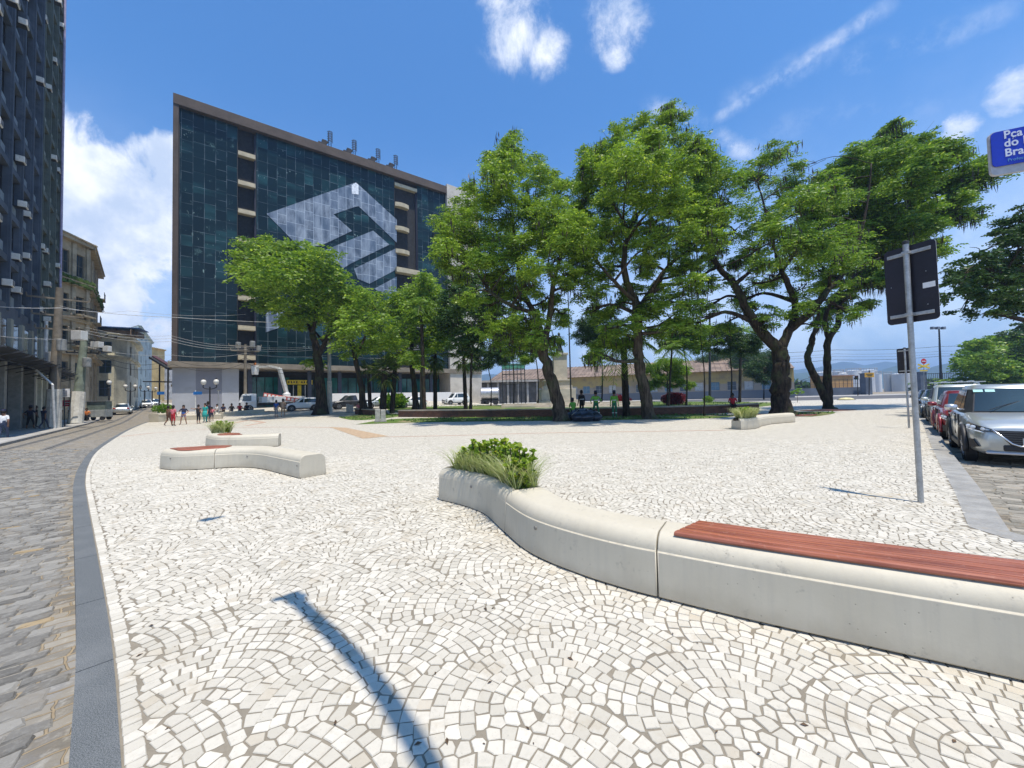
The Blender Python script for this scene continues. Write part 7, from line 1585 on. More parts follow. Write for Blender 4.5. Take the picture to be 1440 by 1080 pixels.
b = G(345, 580); D_ = b.y; upole('utility_pole', 'utility pole with tangled equipment by the raised bucket', b, W(345, 484, D_), .2, .14, M_POLE, 0, [(.97, 3.4, (.8, .6)), (.9, 3.0, (.8, .6))], [(.95, (.9, 0, .4), (.3, 0, .8), 'drum'), (.95, (-.9, 0, .35), (.3, 0, .7), 'drum'), (.9, (1.7, 0, .3), (.25, 0, .6), 'drum')])
b = G(592, 578); D_ = b.y; upole('utility_pole', 'tall slim grey pole among the pale green trees', b, W(593, 440, D_), .16, .12, M_POLE)
b = G(998, 556.5); b = P2(998, 60); upole('utility_pole', 'dark straight post left of the massive forked tree', b, W(998, 440, 60), .2, .14, M_IRON)
# bent white arm pole
b = GT(77, 602.5); e = thing('bent_pole', 'thin white pole with a bent arm beside the thick utility pole', 'pole', b); D_ = b.y-.4; mb = MB(); mb.tube([b, W(74, 541, D_), W(51, 520.5, D_)], .07, 8); mb.build('pole', MATS['white_pipe'], e, world=True)
# bus stop plate
b = GT(91, 600); D_ = b.y; t = thing('notice_board', 'white plate on a thin post between the two leaning poles', 'sign', b); mb = MB(); mb.tube([b, W(90, 546, D_)], .035, 6); mb.build('post', M_IRON, t, world=True); mb = MB(); c = W(90.5, 552.5, D_-.06); mb.box(c, (.66, .05, .66), .3); mb.build('plate', M_STICK, t, world=True)
mb = MB()
for k in range(4): mb.box(c+Vector((-.008, -.045, .18-.12*k)), (.42, .02, .03), .3)
mb.build('plate_text_lines', mat('grey_ink', (.2, .2, .22), .7), t, world=True)
t = thing('shop_sign', 'pink red shop sign on the wall of the old beige house', 'sign', P2(97, 39)); c = W(98, 567, 38.3); mb = MB(); mb.box(c, (1.1, .1, .6), .3); mb.build('board', mat('pink_red_board', (.5, .03, .08), .6), t, world=True); mb = MB(); mb.box(c+Vector((0, -.07, .08)), (.7, .03, .1), .3); mb.box(c+Vector((0, -.07, -.12)), (.7, .03, .05), .3); mb.build('lettering', M_STICK, t, world=True)
# globe street lamps
M_GLOBE = mat('milk_glass_globe', (.62, .62, .60), .4, var=.05)
def globe_lamp(label, b, h, globes, spread=.55, rz=0.0, sc=1.0):
    t = thing('street_lamp', label, 'street lamp', b, rz, 'old fashioned globe street lamps'); mb = MB(); mb.lathe((0, 0, -.2), [(.22*sc, 0), (.22*sc, .5), (.12*sc, .7), (.075*sc, 1.2), (.06*sc, h-.3), (.09*sc, h-.25), (.05*sc, h)], 12)
    if globes == 2: mb.tube(smoothline([(-spread, 0, h), (-spread, 0, h-.3), (0, 0, h-.45), (spread, 0, h-.3), (spread, 0, h)], 4), .04*sc, 6)
    mb.build('post', M_IRON, t, smooth=True, auto=40)
    for x in ([0] if globes == 1 else [-spread, spread]):
        mb = MB(); mb.lathe((x, 0, h), [(.08, 0), (.2, .1), (.25, .28), (.2, .45), (.08, .55)], 12); g = mb.build('globe', M_GLOBE, t, smooth=True); mb = MB(); mb.lathe((x, 0, h+.53), [(.12, 0), (.1, .06), (.02, .16)], 8); mb.build('cap', M_IRON, g)
    return t
b = G(295, 588.5); hL = (588-540)/F*b.y; globe_lamp('double globe lamp post in front of the grey wall panels', b, W(295, 541, b.y).z-b.z, 2, .65)
b = G(153, 585); globe_lamp('single globe lamp on the left pavement by the cream house', b, W(153, 541, b.y).z-b.z, 1, sc=1.6)
for i, (px, py, yt_, n_, lab) in enumerate(((183, 579.5, 546, 2, 'double globe lamp beside the silver car in the left street'), (203, 573, 547, 2, 'double globe lamp farther up the left street, behind the first double one'), (214, 571, 548, 2, 'double globe lamp farthest up the left street'), (243, 579, 545, 1, 'single lamp at the corner of the glass office'))):
    b = G(px, py); globe_lamp(lab, b, W(px, yt_, b.y).z-b.z, n_, .5, .8, sc=1.3)
# blue street plates
for (px, py, a, bb, lab) in ((275, 588, 272, 284, 'small blue street plate on a thin white post before the grey wall'), (224, 588, 221, 231, 'small blue street plate at the mouth of the left street')):
    b = G(px, py); D_ = b.y; t = thing('street_plate', lab, 'sign', b); mb = MB(); mb.tube([b, W(px, 549, D_)], .04, 6); mb.build('post', MATS['white_pipe'] if px > 250 else M_IRON, t, world=True); mb = MB(); mb.bar(W(a, 553, D_-.05), W(bb, 552.7, D_-.05), .04, .32); mb.build('plate', mat('street_plate_blue', (.02, .16, .50), .5), t, world=True)
b = G(308, 587); t = thing('metal_post', 'plain thin grey post right of the double globe lamp', 'post', b); mb = MB(); mb.tube([b, W(307, 549, b.y)], .05, 6); mb.bar(W(305, 549, b.y), W(310, 549, b.y), .06, .1); mb.build('post', M_GALV, t, world=True)
# right hand background items
def P3(px, py, Y): return W(px, py, Y)
t = thing('floodlight_mast', 'tall mast carrying three floodlights beyond the parked cars', 'floodlight mast', P2(1325, 82)); b = P2(1324.5, 82); tp_ = P3(1320.5, 462, 82); mb = MB(); mb.tube([b, tp_], [.28, .13], 10); mb.build('mast', M_IRON, t, world=True, smooth=True, auto=40); mb = MB(); mb.bar(P3(1311, 462, 82), P3(1328, 461, 82), .12, .12); mb.build('cross_bar', M_IRON, t, world=True)
for px in (1311.5, 1318.5, 1326.5): c = P3(px, 461.3, 81.7); mb = MB(); mb.box(c, (.75, .5, .55), .2); mb.build('floodlight', mat('floodlight_casing', (.16, .18, .22), .4, .3), t, world=True, bevel=.04)
t = thing('railway_crossing_sign', 'level crossing sign with red disc over yellow crossed boards', 'sign', P2(1299.5, 66)); b = P2(1299.8, 66); M_YB = mat('crossing_yellow', (.65, .48, .06), .6); mb = MB(); mb.tube([b, P3(1299, 504, 66)], .05, 8); mb.build('post', M_GALV, t, world=True)
c = P3(1299, 508, 65.9); mb = MB(); mb.lathe(tuple(c), [(.48, -.02), (.48, .02)], 8, Matrix.Rotation(PI/2, 3, 'X') @ Matrix.Rotation(PI/8, 3, 'Z')); mb.build('stop_disc', mat('stop_red', (.5, .02, .03), .5), t, world=True); c = P3(1299, 508, 65.85)
mb = MB(); mb.box(c, (.6, .02, .12)); mb.build('disc_band', M_STICK, t, world=True)
for s in (-1, 1):
    c = P3(1299, 515, 65.85-.03*s); mb = MB(); mb.box(c, (2.1, .04, .28), M=Matrix.Rotation(s*.32, 3, 'Y')); mb.build('crossed_board', M_YB, t, world=True)
c = P3(1299, 521, 65.8); mb = MB(); mb.box(c, (1.3, .04, .25)); mb.build('lower_board', M_YB, t, world=True)
def board(px0, px1, py0, py1, Y, lab, pxp):
    b = P2(pxp, Y); t = thing('warning_board', lab, 'sign', b); mb = MB(); mb.tube([b, P3(pxp, py0-3, Y)], .12, 8); mb.build('post', M_IRON, t, world=True); a, c = P3(px0, (py0+py1)/2, Y-.2), P3(px1, (py0+py1)/2, Y-.2); mb = MB(); mb.bar(a, c, .1, (py1-py0)/F*Y); mb.build('board', mat('amber_board', (.60, .33, .04), .6), t, world=True)
    mb = MB(); mb.bar(a.lerp(c, .15)+Vector((0, -.08, .2)), a.lerp(c, .85)+Vector((0, -.08, .2)), .03, .12); mb.bar(a.lerp(c, .25)+Vector((0, -.08, -.15)), a.lerp(c, .75)+Vector((0, -.08, -.15)), .03, .1); mb.build('board_lines', M_IRON, t, world=True)
board(1216, 1229, 524, 530.5, 90, 'amber board on a dark post beside the slate gate pier', 1222.5); board(1366, 1375, 523.5, 531, 80, 'small yellow board in front of the dark trees above the parked cars', 1370)
t = thing('traffic_light', 'dark traffic light left of the amber board', 'traffic light', P2(1206, 86)); b = P2(1206.5, 86); mb = MB(); mb.tube([b, P3(1206, 529, 86)], .09, 8); mb.build('post', M_IRON, t, world=True); mb = MB(); mb.box(P3(1204.5, 531, 85.8), (.55, .4, .9)); mb.box(P3(1203, 532, 85.8), (.7, .1, .35)); mb.build('signal_box', M_IRON, t, world=True, bevel=.03)
for k in range(3): c = P3(1204.5, 529.3+k*1.9, 85.55); mb = MB(); mb.lathe(tuple(c), [(.11, -.02), (.11, .02)], 12, Matrix.Rotation(PI/2, 3, 'X')); mb.build('signal_lens', mat('dark_lens%d' % k, [(.12, .01, .01), (.12, .08, .01), (.01, .1, .02)][k], .2), t, world=True)
c = G(1190, 562.5); t = thing('traffic_dome', 'low yellow and white traffic dome on the avenue', 'traffic dome', c); mb = MB(); mb.lathe((0, 0, 0), [(.95, 0), (.85, .15), (.55, .3), (.05, .36)], 14); mb.build('dome', mat('pale_yellow_dome', (.55, .48, .25), .7, var=.25), t, smooth=True); mb = MB(); mb.lathe((0, 0, -.004), [(1.0, 0), (1.0, .06)], 16); mb.build('rim', M_IRON, t)
# wires
def wire(label, pts, r=.015, sag=.5, m=None, group=None):
    P = []
    for (a, b) in zip(pts[:-1], pts[1:]):
        a = Vector(a); b = Vector(b)
        for k in range(12): t = k/12; P.append(a.lerp(b, t)-Vector((0, 0, sag*4*t*(1-t))))
    P.append(Vector(pts[-1])); t_ = thing('overhead_wire', label, 'wire', P[0], 0, group); mb = MB(); mb.tube(P, r, 5); mb.build('cable', m or M_IRON, t_, world=True, smooth=True)
M_WIRE = mat('pale_cable', (.50, .50, .50), .5)
wire('long pale wire crossing in front of the dark towers and the office', [W(-60, 426, 20), W(84, 433, 28.6), W(241, 446, 36), W(460, 455, 44), W(620, 461, 50)], .022, .12, M_WIRE)
wire('second pale wire just above the first at the old beige house', [W(84, 430, 28.6), W(180, 437, 33), W(345, 442, 44)], .012, .3, M_WIRE)
wire('pale wire crossing low over the mezzanine of the dark towers', [W(-40, 468, 20), W(80, 477, 28.6)], .014, .1, M_WIRE)
for i, (y0, y1, y2, lab) in enumerate(((470, 489, 486, 'top pale wire running to the pole with tangled equipment'), (474, 491.5, 489, 'second pale wire running to the pole with tangled equipment'), (493, 497, 499, 'lower pale wire across the office ledge'), (466, 486.5, 484, 'thin wire dipping towards the transformer pole'))):
    wire(lab, [W(119, y0-6, 36), W(241, y0+6, 42), W(345, y1, 46), W(463, y2, 45), W(590, y2+2, 52)], .014+.004*(i < 2), .35, M_WIRE, 'wires before the office')
for i, (y0, y1, lab) in enumerate(((505, 518, 'dark cable sagging across the grey wall panels'), (512, 521, 'second dark cable sagging across the grey wall panels'))):
    wire(lab, [W(135, y0-8, 38), W(243, y0, 45), W(345, y0-2, 46), W(462, y1, 45)], .02, .9, None, 'dark cables low before the office')
wire('dark cable from the leaning pole down the left street', [W(120, 478, 36), W(165, 500, 60), W(205, 520, 100)], .025, .6)
wire('dark cable with birds above the cream house', [W(119, 470, 36), W(180, 477, 44)], .03, .1)
for i, (ya, yb, lab) in enumerate(((492, 480, 'thick dark power line beyond the square at the right, topmost'), (497.5, 488, 'thin power line just under the topmost one'), (501, 492, 'thin power line, third from the top'), (506, 493.5, 'dark power line, lowest of those at the right'))):
    wire(lab, [W(1000, ya+5, 76), W(1175, ya, 76), W(1324, (ya+yb)/2+1, 81), W(1480, yb-3, 70)], .035 if i in (0, 3) else .018, .3, None, 'power lines at the right')
# food cart
b = GT(138, 591); t = thing('vendor_cart', 'grey vendor cart with dark wheels standing by the kerb', 'cart', b, .25); mb = MB(); mb.box((0, 0, .72), (1.9, 1.0, .75)); mb.build('box', mat('cart_grey', (.32, .34, .33), .6, var=.15, dirt=((.15, .14, .12), .5)), t, bevel=.03)
mb = MB(); mb.box((.1, 0, 1.55), (1.6, .9, .85)); mb.build('glass_case', mat('dull_green_glass', (.16, .20, .17), .2), t); mb = MB(); mb.box((.1, 0, 2.02), (1.8, 1.1, .06)); mb.build('top', M_GALV, t)
for x in (-.7, .65):
    for y in (-.45, .45): mb = MB(); mb.lathe((x, y, .22), [(.05, -.05), (.22, -.05), (.22, .05), (.05, .05)], 14, Matrix.Rotation(PI/2, 3, 'X')); mb.build('wheel', M_TYRE, t)
mb = MB(); mb.tube([(.9, -.4, .9), (1.3, -.4, 1.1), (1.3, .4, 1.1), (.9, .4, .9)], .02, 6); mb.build('handle', M_GALV, t)
# rubbish bags
def bag(px, py, s, lab, seed):
    g = G(px, py); t = thing('rubbish_bag', lab, 'rubbish bag', g, seed, 'black rubbish bags heaped by the trunk'); rd = random.Random(seed); prof = []; mb = MB(); n = 14; rings = []
    for i in range(9):
        f = i/8; z = f*s*.62; r = s*.5*(math.sin(PI*min(1, .18+f*.82))**.6) if f < 1 else .03
        rings.append([Vector((r*math.cos(a)*(1+.13*math.sin(3*a+seed+i)+.06*rd.uniform(-1, 1)), r*math.sin(a)*(1+.1*math.cos(4*a+seed*2)), z*(1+.04*math.sin(5*a)))) for a in cat_(0, 2*PI, n)[:-1]])
    mb.loft(rings); mb.build('bag', mat('black_bin_bag', (.015, .018, .028), .28, var=.3), t, smooth=True); mb = MB(); mb.lathe((0, 0, s*.58), [(.03, 0), (.02, .04), (.07, .12), (.05, .13)], 8); mb.build('knot', MATS['black_bin_bag'], t)
for i, (px, py, s, lab) in enumerate(((804, 591, .85, 'black rubbish bag leaning nearest the trunk, leftmost of the heap'), (814, 592.5, .95, 'black rubbish bag at the front left of the heap'), (825, 592.5, 1.0, 'black rubbish bag at the front middle of the heap'), (836, 592, .95, 'black rubbish bag at the right end of the heap'), (810, 588, .95, 'black rubbish bag at the back left of the heap'), (820, 588.5, 1.1, 'biggest black rubbish bag at the top of the heap'), (831, 588.5, .95, 'black rubbish bag at the back right of the heap'))): bag(px, py, s, lab, i+1)
# ================================================================ people
SKN = {k: mat('skin_'+k, c, .6, var=.08) for k, c in dict(a=(.20, .10, .06), b=(.36, .20, .13), c=(.10, .05, .032)).items()}
M_HAIR = mat('dark_hair', (.012, .010, .009), .8); M_SHOE = mat('dark_shoes', (.03, .03, .035), .7)
def cloth(name, c): return mat('cloth_'+name, c, .85, var=.18, sc=6)
CL = dict(white=cloth('white', (.66, .67, .68)), jeans=cloth('jeans', (.04, .055, .10)), teal=cloth('teal', (.02, .30, .28)), blue=cloth('blue', (.02, .09, .32)), navy=cloth('navy', (.018, .022, .055)), black=cloth('black', (.014, .014, .016)), pink=cloth('pink', (.55, .16, .19)), red=cloth('red', (.46, .02, .03)), brown=cloth('brown', (.15, .07, .04)), green=cloth('lime_green', (.16, .42, .05)), dgreen=cloth('dark_green', (.02, .17, .08)), orange=cloth('orange', (.55, .16, .03)), grey=cloth('grey', (.25, .25, .26)), lblue=cloth('light_blue', (.07, .22, .36)), tan=cloth('tan', (.36, .25, .17)), purple=cloth('purple', (.06, .03, .14)))
def skel(pose, rd):
    J = dict(pel=(0, 0, .93), sp=(0, .01, 1.12), ch=(0, 0, 1.32), nk=(0, 0, 1.46), hd=(0, -.015, 1.60))
    for s, n in ((-1, 'l'), (1, 'r')): J.update({n+'sh': (s*.18, 0, 1.39), n+'el': (s*.235, .02, 1.12), n+'wr': (s*.25, -.05, .88), n+'hp': (s*.09, 0, .88), n+'kn': (s*.10, -.02, .49), n+'an': (s*.10, .02, .08), n+'to': (s*.115, -.13, .035)})
    st = rd.uniform(.02, .06)
    if pose == 'walk': J.update(lkn=(-.10, -.15, .50), lan=(-.10, -.22, .09), lto=(-.11, -.36, .06), rkn=(.10, .0, .49), ran=(.10, .24, .14), rto=(.11, .12, .04), lel=(-.25, .12, 1.13), lwr=(-.24, .10, .89), rel=(.25, -.06, 1.13), rwr=(.23, -.24, .95))
    if pose == 'wide': J.update(lkn=(-.17, -.03, .49), lan=(-.22, .02, .08), lto=(-.26, -.12, .035), rkn=(.17, -.03, .49), ran=(.22, .02, .08), rto=(.26, -.12, .035), lel=(-.36, .05, 1.17), lwr=(-.28, -.14, 1.02), rel=(.36, .05, 1.17), rwr=(.28, -.14, 1.02))
    if pose == 'phone': J.update(rel=(.24, -.14, 1.20), rwr=(.16, -.33, 1.42), lel=(-.25, -.10, 1.15), lwr=(-.12, -.32, 1.30))
    if pose == 'reach': J.update(rel=(.42, -.05, 1.36), rwr=(.66, -.08, 1.40), lel=(-.25, .05, 1.13))
    if pose == 'sit':
        d = -.43; 
        for k in ('pel', 'sp', 'ch', 'nk', 'hd', 'lsh', 'rsh', 'lel', 'rel', 'lhp', 'rhp'): J[k] = (J[k][0], J[k][1]+(.0 if k in ('pel', 'lhp', 'rhp') else -.06), J[k][2]+d)
        J.update(lkn=(-.14, -.42, .50), lan=(-.12, -.44, .08), lto=(-.13, -.59, .035), rkn=(.14, -.42, .50), ran=(.14, -.40, .08), rto=(.15, -.55, .035), lwr=(-.14, -.36, .62), rwr=(.14, -.36, .62), lel=(-.27, -.10, .72), rel=(.27, -.10, .72))
    if pose == 'crouch': J.update(pel=(0, .12, .58), sp=(0, .02, .76), ch=(0, -.12, .92), nk=(0, -.20, 1.03), hd=(0, -.26, 1.16), lhp=(-.09, .12, .54), rhp=(.09, .12, .54), lkn=(-.16, -.28, .52), lan=(-.14, -.02, .08), rkn=(.16, -.30, .50), ran=(.14, -.02, .08), lsh=(-.18, -.14, .97), rsh=(.18, -.14, .97), lel=(-.22, -.34, .74), rel=(.22, -.34, .74), lwr=(-.12, -.48, .55), rwr=(.12, -.48, .55))
    if pose == 'bend': J.update(sp=(0, -.10, 1.08), ch=(0, -.26, 1.18), nk=(0, -.37, 1.24), hd=(0, -.46, 1.30), lsh=(-.18, -.32, 1.2), rsh=(.18, -.32, 1.2), lel=(-.2, -.40, .95), rel=(.2, -.40, .95), lwr=(-.12, -.50, .76), rwr=(.12, -.50, .76))
    return J
def person(label, px, py, hpx, face, top, legs, shorts=False, dress=False, pose='stand', skin='a', hat=None, hairlen=0, vest=None, group=None, at=None, sc=None, seat=0, sleeves='short'):
    rd = random.Random(hash((px, py)) % 9999 if False else int(px*7+py*3)); g = at if at is not None else G(px, py); k = sc or (hpx/F*g.y/1.70)
    k = min(1.08, max(.84, k)) if sc is None and pose not in ('sit', 'crouch') else (sc or 1.0)
    t = thing('person', label, 'person', Vector((g.x, g.y, g.z+seat)), face, group); t.scale = (k, k, k); J = skel(pose, rd)
    E = [('pel', 'sp'), ('sp', 'ch'), ('ch', 'nk'), ('nk', 'hd')]; RAD = dict(pel=.135, sp=.125, ch=.14, nk=.055, hd=.10)
    for n in 'lr':
        E += [('ch', n+'sh'), (n+'sh', n+'el'), (n+'el', n+'wr'), ('pel', n+'hp'), (n+'hp', n+'kn'), (n+'kn', n+'an'), (n+'an', n+'to')]
        RAD.update({n+'sh': .062, n+'el': .043, n+'wr': .028, n+'hp': .092, n+'kn': .060, n+'an': .040, n+'to': .035})
    J['top'] = (J['hd'][0], J['hd'][1], J['hd'][2]+.10); E.append(('hd', 'top')); RAD['top'] = .078
    for n, s in (('l', -1), ('r', 1)):
        w = Vector(J[n+'wr']); d = (w-Vector(J[n+'el'])).normalized(); J[n+'pa'] = tuple(w+d*.07); RAD[n+'pa'] = .032; E.append((n+'wr', n+'pa'))
    names = list(J); idx = {n: i for i, n in enumerate(names)}
    me = bpy.data.meshes.new('sk'); me.from_pydata([J[n] for n in names], [(idx[a], idx[b]) for a, b in E], [])
    o = bpy.data.objects.new('sk', me); C.objects.link(o); md = o.modifiers.new('s', 'SKIN'); md.use_smooth_shade = True; o.modifiers.new('b', 'SUBSURF').levels = 1
    sv = me.skin_vertices[0].data
    for n in names:
        r = RAD[n]; sv[idx[n]].radius = (r*(1.22 if n in ('ch', 'pel', 'sp') else 1), r*(.92 if n in ('ch', 'sp') else 1)); sv[idx[n]].use_root = (n == 'pel')
    bpy.context.view_layer.update(); m2 = bpy.data.meshes.new_from_object(o.evaluated_get(bpy.context.evaluated_depsgraph_get())); bpy.data.objects.remove(o)
    # fingers and thumb, nose, ears joined into the one body mesh
    bm = bmesh.new(); bm.from_mesh(m2); add = MB()
    for n, s in (('l', -1), ('r', 1)):
        p = Vector(J[n+'pa']); d = (p-Vector(J[n+'wr'])).normalized(); sd__ = d.cross(Vector((0, 1, .2))).normalized(); 
        for i, L in enumerate((.062, .074, .078, .068, .055)):
            if i == 0: add.tube([p-d*.05+sd__*.02, p-d*.01+sd__*.05, p+d*.02+sd__*.055], [.011, .010, .008], 6); continue
            b_ = p+sd__*(.022-.016*(i-1)); add.tube([b_, b_+d*L*.55+Vector((0, -.006, 0)), b_+d*L+Vector((0, -.02, 0))], [.010, .009, .007], 6)
    h = Vector(J['hd']); add.tube([h+Vector((0, -.085, .035)), h+Vector((0, -.112, .0)), h+Vector((0, -.09, -.012))], [.012, .016, .012], 6)
    for s in (-1, 1): add.tube([h+Vector((s*.085, 0, .03)), h+Vector((s*.10, .01, .0)), h+Vector((s*.085, .005, -.03))], [.012, .014, .01], 6)
    vs = [bm.verts.new(v) for v in add.v]
    for f in add.f:
        try: bm.faces.new([vs[i] for i in f])
        except ValueError: pass
    bm.to_mesh(m2); bm.free(); m2.name = 'body'; m2.materials.clear()
    for m_ in (SKN[skin], CL[top], CL[legs], M_SHOE): m2.materials.append(m_)
    segs = [(Vector(J[a]), Vector(J[b]), a, b) for a, b in E]
    def near(c):
        best = None
        for a, b, na, nb in segs:
            d = b-a; u = max(0, min(1, (c-a).dot(d)/max(1e-6, d.length_squared))); q_ = (c-(a+d*u)).length-.5*(RAD[na]+RAD[nb])
            if best is None or q_ < best[0]: best = (q_, na, nb, u)
        return best
    for f in m2.polygons:
        _, a, b, u = near(f.center); mi = 1
        if a in ('nk', 'hd') or (a == 'ch' and b == 'nk' and u > .75): mi = 0
        elif b[1:] in ('wr', 'pa') or a[1:] in ('wr', 'pa') or a[1:] == 'pa': mi = 1 if sleeves == 'long' and b[1:] == 'wr' else 0
        elif b[1:] == 'el': mi = 1 if (sleeves != 'none' and u < .7) or sleeves == 'long' else 0
        elif b[1:] == 'kn' or (a == 'pel' and b[1:] == 'hp'): mi = 2 if not (shorts == 'mini' and u > .45) else 0
        elif b[1:] == 'an': mi = 2 if not shorts or (shorts == 'long' and u < .45) else 0
        elif b[1:] == 'to': mi = 3
        elif a == 'pel': mi = 2 if (f.center-Vector(J['sp'])).length > (Vector(J['pel'])-Vector(J['sp'])).length*.62 else 1
        f.material_index = mi; f.use_smooth = True
    bo = bpy.data.objects.new('body', m2); C.objects.link(bo); bo.parent = t
    # face: eyes and mouth
    e = MB()
    for s in (-1, 1): e.lathe(tuple(h+Vector((s*.034, -.088, .03))), [(.004, -.008), (.011, 0), (.004, .008)], 6)
    eo = e.build('eyes', M_HAIR, t)
    mh = MB(); mh.box(h+Vector((0, -.088, -.045)), (.04, .012, .008)); mh.build('mouth', CL['red'], t)
    # hair or hat
    g2 = MB(); rings = []
    for i in range(7):
        a = PI*i/6*.62; rings.append([h+Vector((.098*math.sin(a)*math.cos(b)*1.05+0, .105*math.sin(a)*math.sin(b)+.018, .055+.13*math.cos(a)-(.05+hairlen if (i == 6 and math.sin(b) > -.2) else 0))) for b in cat_(0, 2*PI, 12)[:-1]])
    rings[0] = [h+Vector((.012*math.cos(b), .018+.012*math.sin(b), .186)) for b in cat_(0, 2*PI, 12)[:-1]]
    g2.loft(rings); g2.build('hair', M_HAIR, t, smooth=True)
    if hat:
        g3 = MB(); c = h+Vector((0, .01, .10)); g3.lathe(tuple(c), [(.17 if hat != 'cap' else .11, -.005), (.17 if hat != 'cap' else .11, .005), (.108, .01), (.105, .08), (.06, .115)], 14)
        if hat == 'cap': g3.box(c+Vector((0, -.13, .005)), (.12, .1, .012))
        g3.build('hat', CL['navy'] if hat != 'pale' else CL['white'], t, smooth=True, auto=40)
    if dress:
        g4 = MB(); P_ = Vector(J['pel']); g4.loft([[P_+Vector((r*math.cos(a)*1.15, r*math.sin(a)*.95, z)) for a in cat_(0, 2*PI, 16)[:-1]] for r, z in ((.15, .12), (.19, -.02), (.22, -.2), (.25*(1), -.40))]); g4.build('skirt', CL[legs], t, smooth=True)
    if vest:
        g5 = MB(); a_ = Vector(J['sp']); b_ = Vector(J['ch'])
        for z in (.15, ): g5.lathe(tuple(a_.lerp(b_, .2)), [(.170, -.02), (.171, .02)], 16, Matrix.Scale(1, 3))
        g5.build('reflective_band', CL['white'], t)
        for n in 'lr': g6 = MB(); c = Vector(J[n+'kn']).lerp(Vector(J[n+'an']), .35); g6.lathe(tuple(c), [(.066, -.025), (.064, .025)], 12); g6.build('reflective_band', CL['white'], t)
    return t
AW = PI                      # facing away from the camera
person('man in a white shirt and dark jeans walking away at the left edge', 4, 619, 41, AW+.5, 'white', 'jeans', pose='walk', hat='cap', at=G(4, 619, -.12))
gp = 'people on the left pavement'
person('person in a blue shirt and pale jeans beside the black pillar', 27, 602.5, 31, AW, 'lblue', 'grey', group=gp)
person('person in dark blue with a wide hat and shorts, legs apart', 42.5, 603, 31, AW+.3, 'navy', 'black', 'long', pose='wide', hat='wide', group=gp)
person('person half hidden behind the one with the wide hat', 50, 600.5, 29, AW-.4, 'black', 'black', group=gp, skin='c')
person('person in navy shirt and jeans next to the thick pole', 61.5, 603, 30, AW, 'navy', 'jeans', group=gp, pose='walk')
person('person in a white shirt and blue shorts between the leaning poles', 84, 593.5, 24, 0, 'white', 'blue', 'long', group=gp)
person('person in a white shirt partly behind the greenish pole', 100.5, 591.5, 22, .8, 'white', 'grey', group=gp)
b = GT(122, 592); t = thing('stool', 'small dark stool beside the vendor cart', 'stool', b); mb = MB(); mb.lathe((0, 0, .42), [(.2, 0), (.2, .05)], 12)
mb.build('seat', M_PLAST, t)
for k in range(4): a = PI/4+k*PI/2; mb = MB(); mb.tube([(.12*math.cos(a), .12*math.sin(a), .42), (.19*math.cos(a), .19*math.sin(a), 0)], .018, 6); mb.build('leg', M_IRON, t)
person('vendor in an orange shirt sitting beside the grey cart', 122, 592, 24, .6, 'orange', 'black', pose='sit', at=b, seat=.02)
gp = 'people walking in the square'
person('person in a brown outfit walking close behind the pink shirt', 236.5, 598.8, 27, AW-.3, 'brown', 'brown', 'long', pose='walk', skin='c', group=gp)
person('woman in a pink shirt and red shorts with her back turned', 243.5, 599, 28, AW, 'pink', 'red', True, group=gp, hairlen=.03)
person('woman in a dark top and blue shorts standing legs apart', 258, 597, 26.5, .3, 'navy', 'blue', 'mini', pose='wide', skin='b', hairlen=.12, group=gp)
person('person in black raising one arm to the left', 279, 596, 26, AW, 'black', 'black', 'long', pose='reach', skin='b', sleeves='none', group=gp)
person('woman in a long turquoise skirt', 288.5, 594, 26, 0, 'teal', 'teal', dress=True, skin='b', hairlen=.12, group=gp)
person('tall man in navy beside the turquoise skirt', 292.5, 593.5, 28, AW, 'navy', 'navy', 'long', skin='c', group=gp)
person('child in a pink shirt at the right of the walking group', 298, 592, 20, AW+.5, 'pink', 'navy', True, group=gp, sc=.72)
person('man in a bright blue shirt and shorts under the bucket truck', 388.5, 587, 23.5, AW, 'blue', 'grey', 'long', group=gp, skin='b')
person('person in tan clothes beside the man in bright blue', 398, 586.5, 25, AW+.4, 'tan', 'tan', pose='walk', group=gp)
gp = 'people sitting on the low wall'
for i, (px, py, tc_, lc_, lab) in enumerate(((306, 584.5, 'white', 'grey', 'person in white sitting on the low wall, leftmost'), (314.5, 584, 'navy', 'black', 'person in navy sitting on the low wall, second from left'), (326, 583.5, 'black', 'jeans', 'person in black sitting on the far low wall, arms on knees'), (337, 582.8, 'red', 'navy', 'person in red sitting on the far low wall'), (346.5, 582, 'black', 'black', 'person in black sitting nearest the truck'))):
    person(lab, px, py, 15, -.2+.3*i, tc_, lc_, pose='sit', group=gp, skin='bac'[i % 3], at=G(px, py))
person('worker in an orange vest standing in the raised bucket', 356, 512, 16, AW-.6, 'orange', 'navy', at=BK, sc=.95, pose='reach', hat='cap')
person('person in a pale red shirt sitting left of the nearer stone block', 504, 583, 15, .8, 'pink', 'tan', pose='sit', at=G(504, 582.5), skin='b')
gp = 'workers in green uniforms'
w0_ = G(806, 586); person('crouching worker in lime green left of the one in black', 806.5, 586.5, 22, AW, 'green', 'green', pose='crouch', group=gp, hat='cap', sleeves='long')
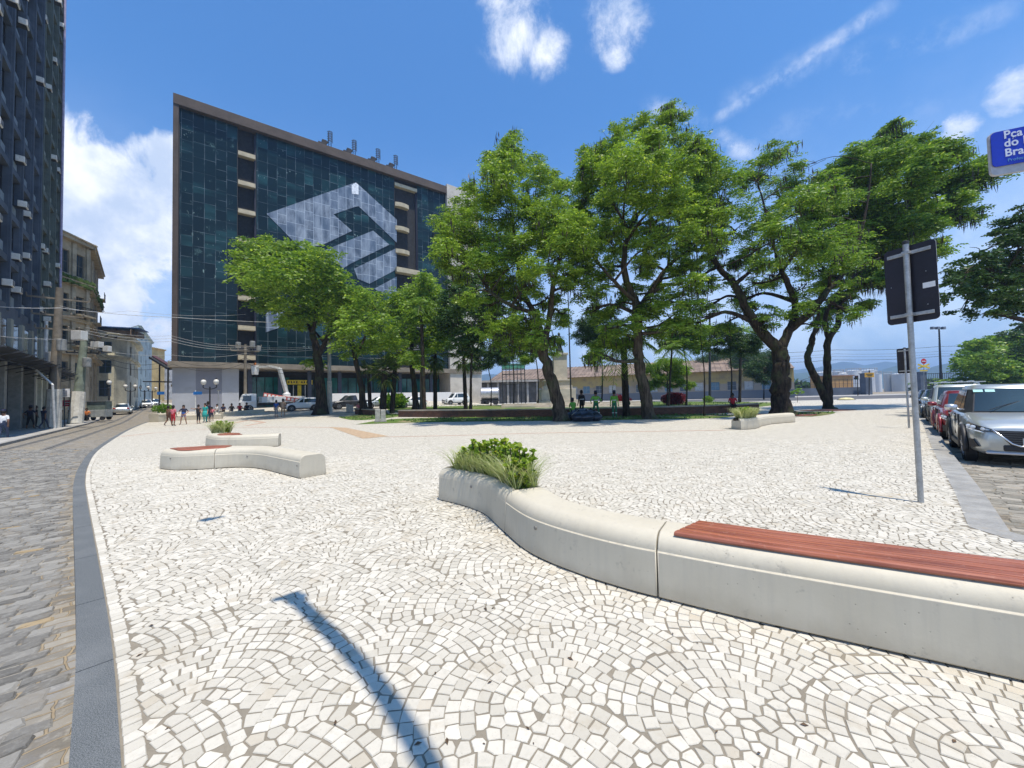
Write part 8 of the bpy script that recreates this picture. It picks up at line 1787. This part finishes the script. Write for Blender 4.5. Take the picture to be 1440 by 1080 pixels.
person('person in black with a white belt behind the rubbish bags', 818.5, 586, 36, AW+.4, 'black', 'black', skin='c', vest=True, sleeves='long')
person('standing worker in lime green beside the heap of bags', 838.5, 587.5, 36, AW, 'green', 'dgreen', group=gp, vest=True, hat='cap', pose='wide', sleeves='long')
person('standing worker in lime green close to the dark palm trunk', 864.5, 588, 37, AW-.5, 'green', 'dgreen', group=gp, vest=True, hat='cap', sleeves='long')
person('worker in darker green sitting on the brick wall by the tall trunk', 882, 585.5, 26, AW, 'dgreen', 'navy', pose='sit', group=gp, hat='cap', at=G(882, 584.5), seat=.08, sleeves='long')
person('person in red sitting on the brick wall behind the right planter', 1031, 582, 22, -.4, 'red', 'black', pose='sit', at=G(1031, 581), seat=.08, skin='c')
# birds on the wire
for i, (px, py, lab) in enumerate(((150, 473, 'small dark bird on the wire, left one'), (163, 475.5, 'small dark bird on the wire, right one'))):
    c = W(px, py, 40); t = thing('bird', lab, 'bird', c); mb = MB(); mb.loft([[Vector((x, r*math.cos(a), z+r*math.sin(a))) for a in cat_(0, 2*PI, 8)[:-1]] for x, r, z in ((-.32, .01, -.04), (-.18, .03, 0), (-.05, .085, .04), (.06, .09, .07), (.12, .05, .12), (.17, .055, .16), (.21, .03, .16), (.26, .006, .15))]); mb.build('body', M_IRON, t, smooth=True)
    for s in (-.03, .03): mb = MB(); mb.tube([(0, s, 0), (.01, s, -.13)], .01, 4); mb.build('leg', M_IRON, t)
# ================================================================ air: even haze over the whole scene
HAZE = True
if HAZE:
    mb = MB(); mb.box((0, 1650, 107.5), (14000, 4300, 225)); m = bpy.data.materials.new('haze_air'); m.use_nodes = True; t = m.node_tree; t.nodes.clear(); q = NT(t)
    vol = q.n('ShaderNodeVolumePrincipled', {'Color': (.42, .64, 1.0, 1), 'Density': .00042, 'Anisotropy': .2}); out = q.n('ShaderNodeOutputMaterial'); t.links.new(vol.outputs[0], out.inputs['Volume'])
    o = mb.build('haze', m); tag(o, 'thin bluish haze over the whole view', kind='stuff')
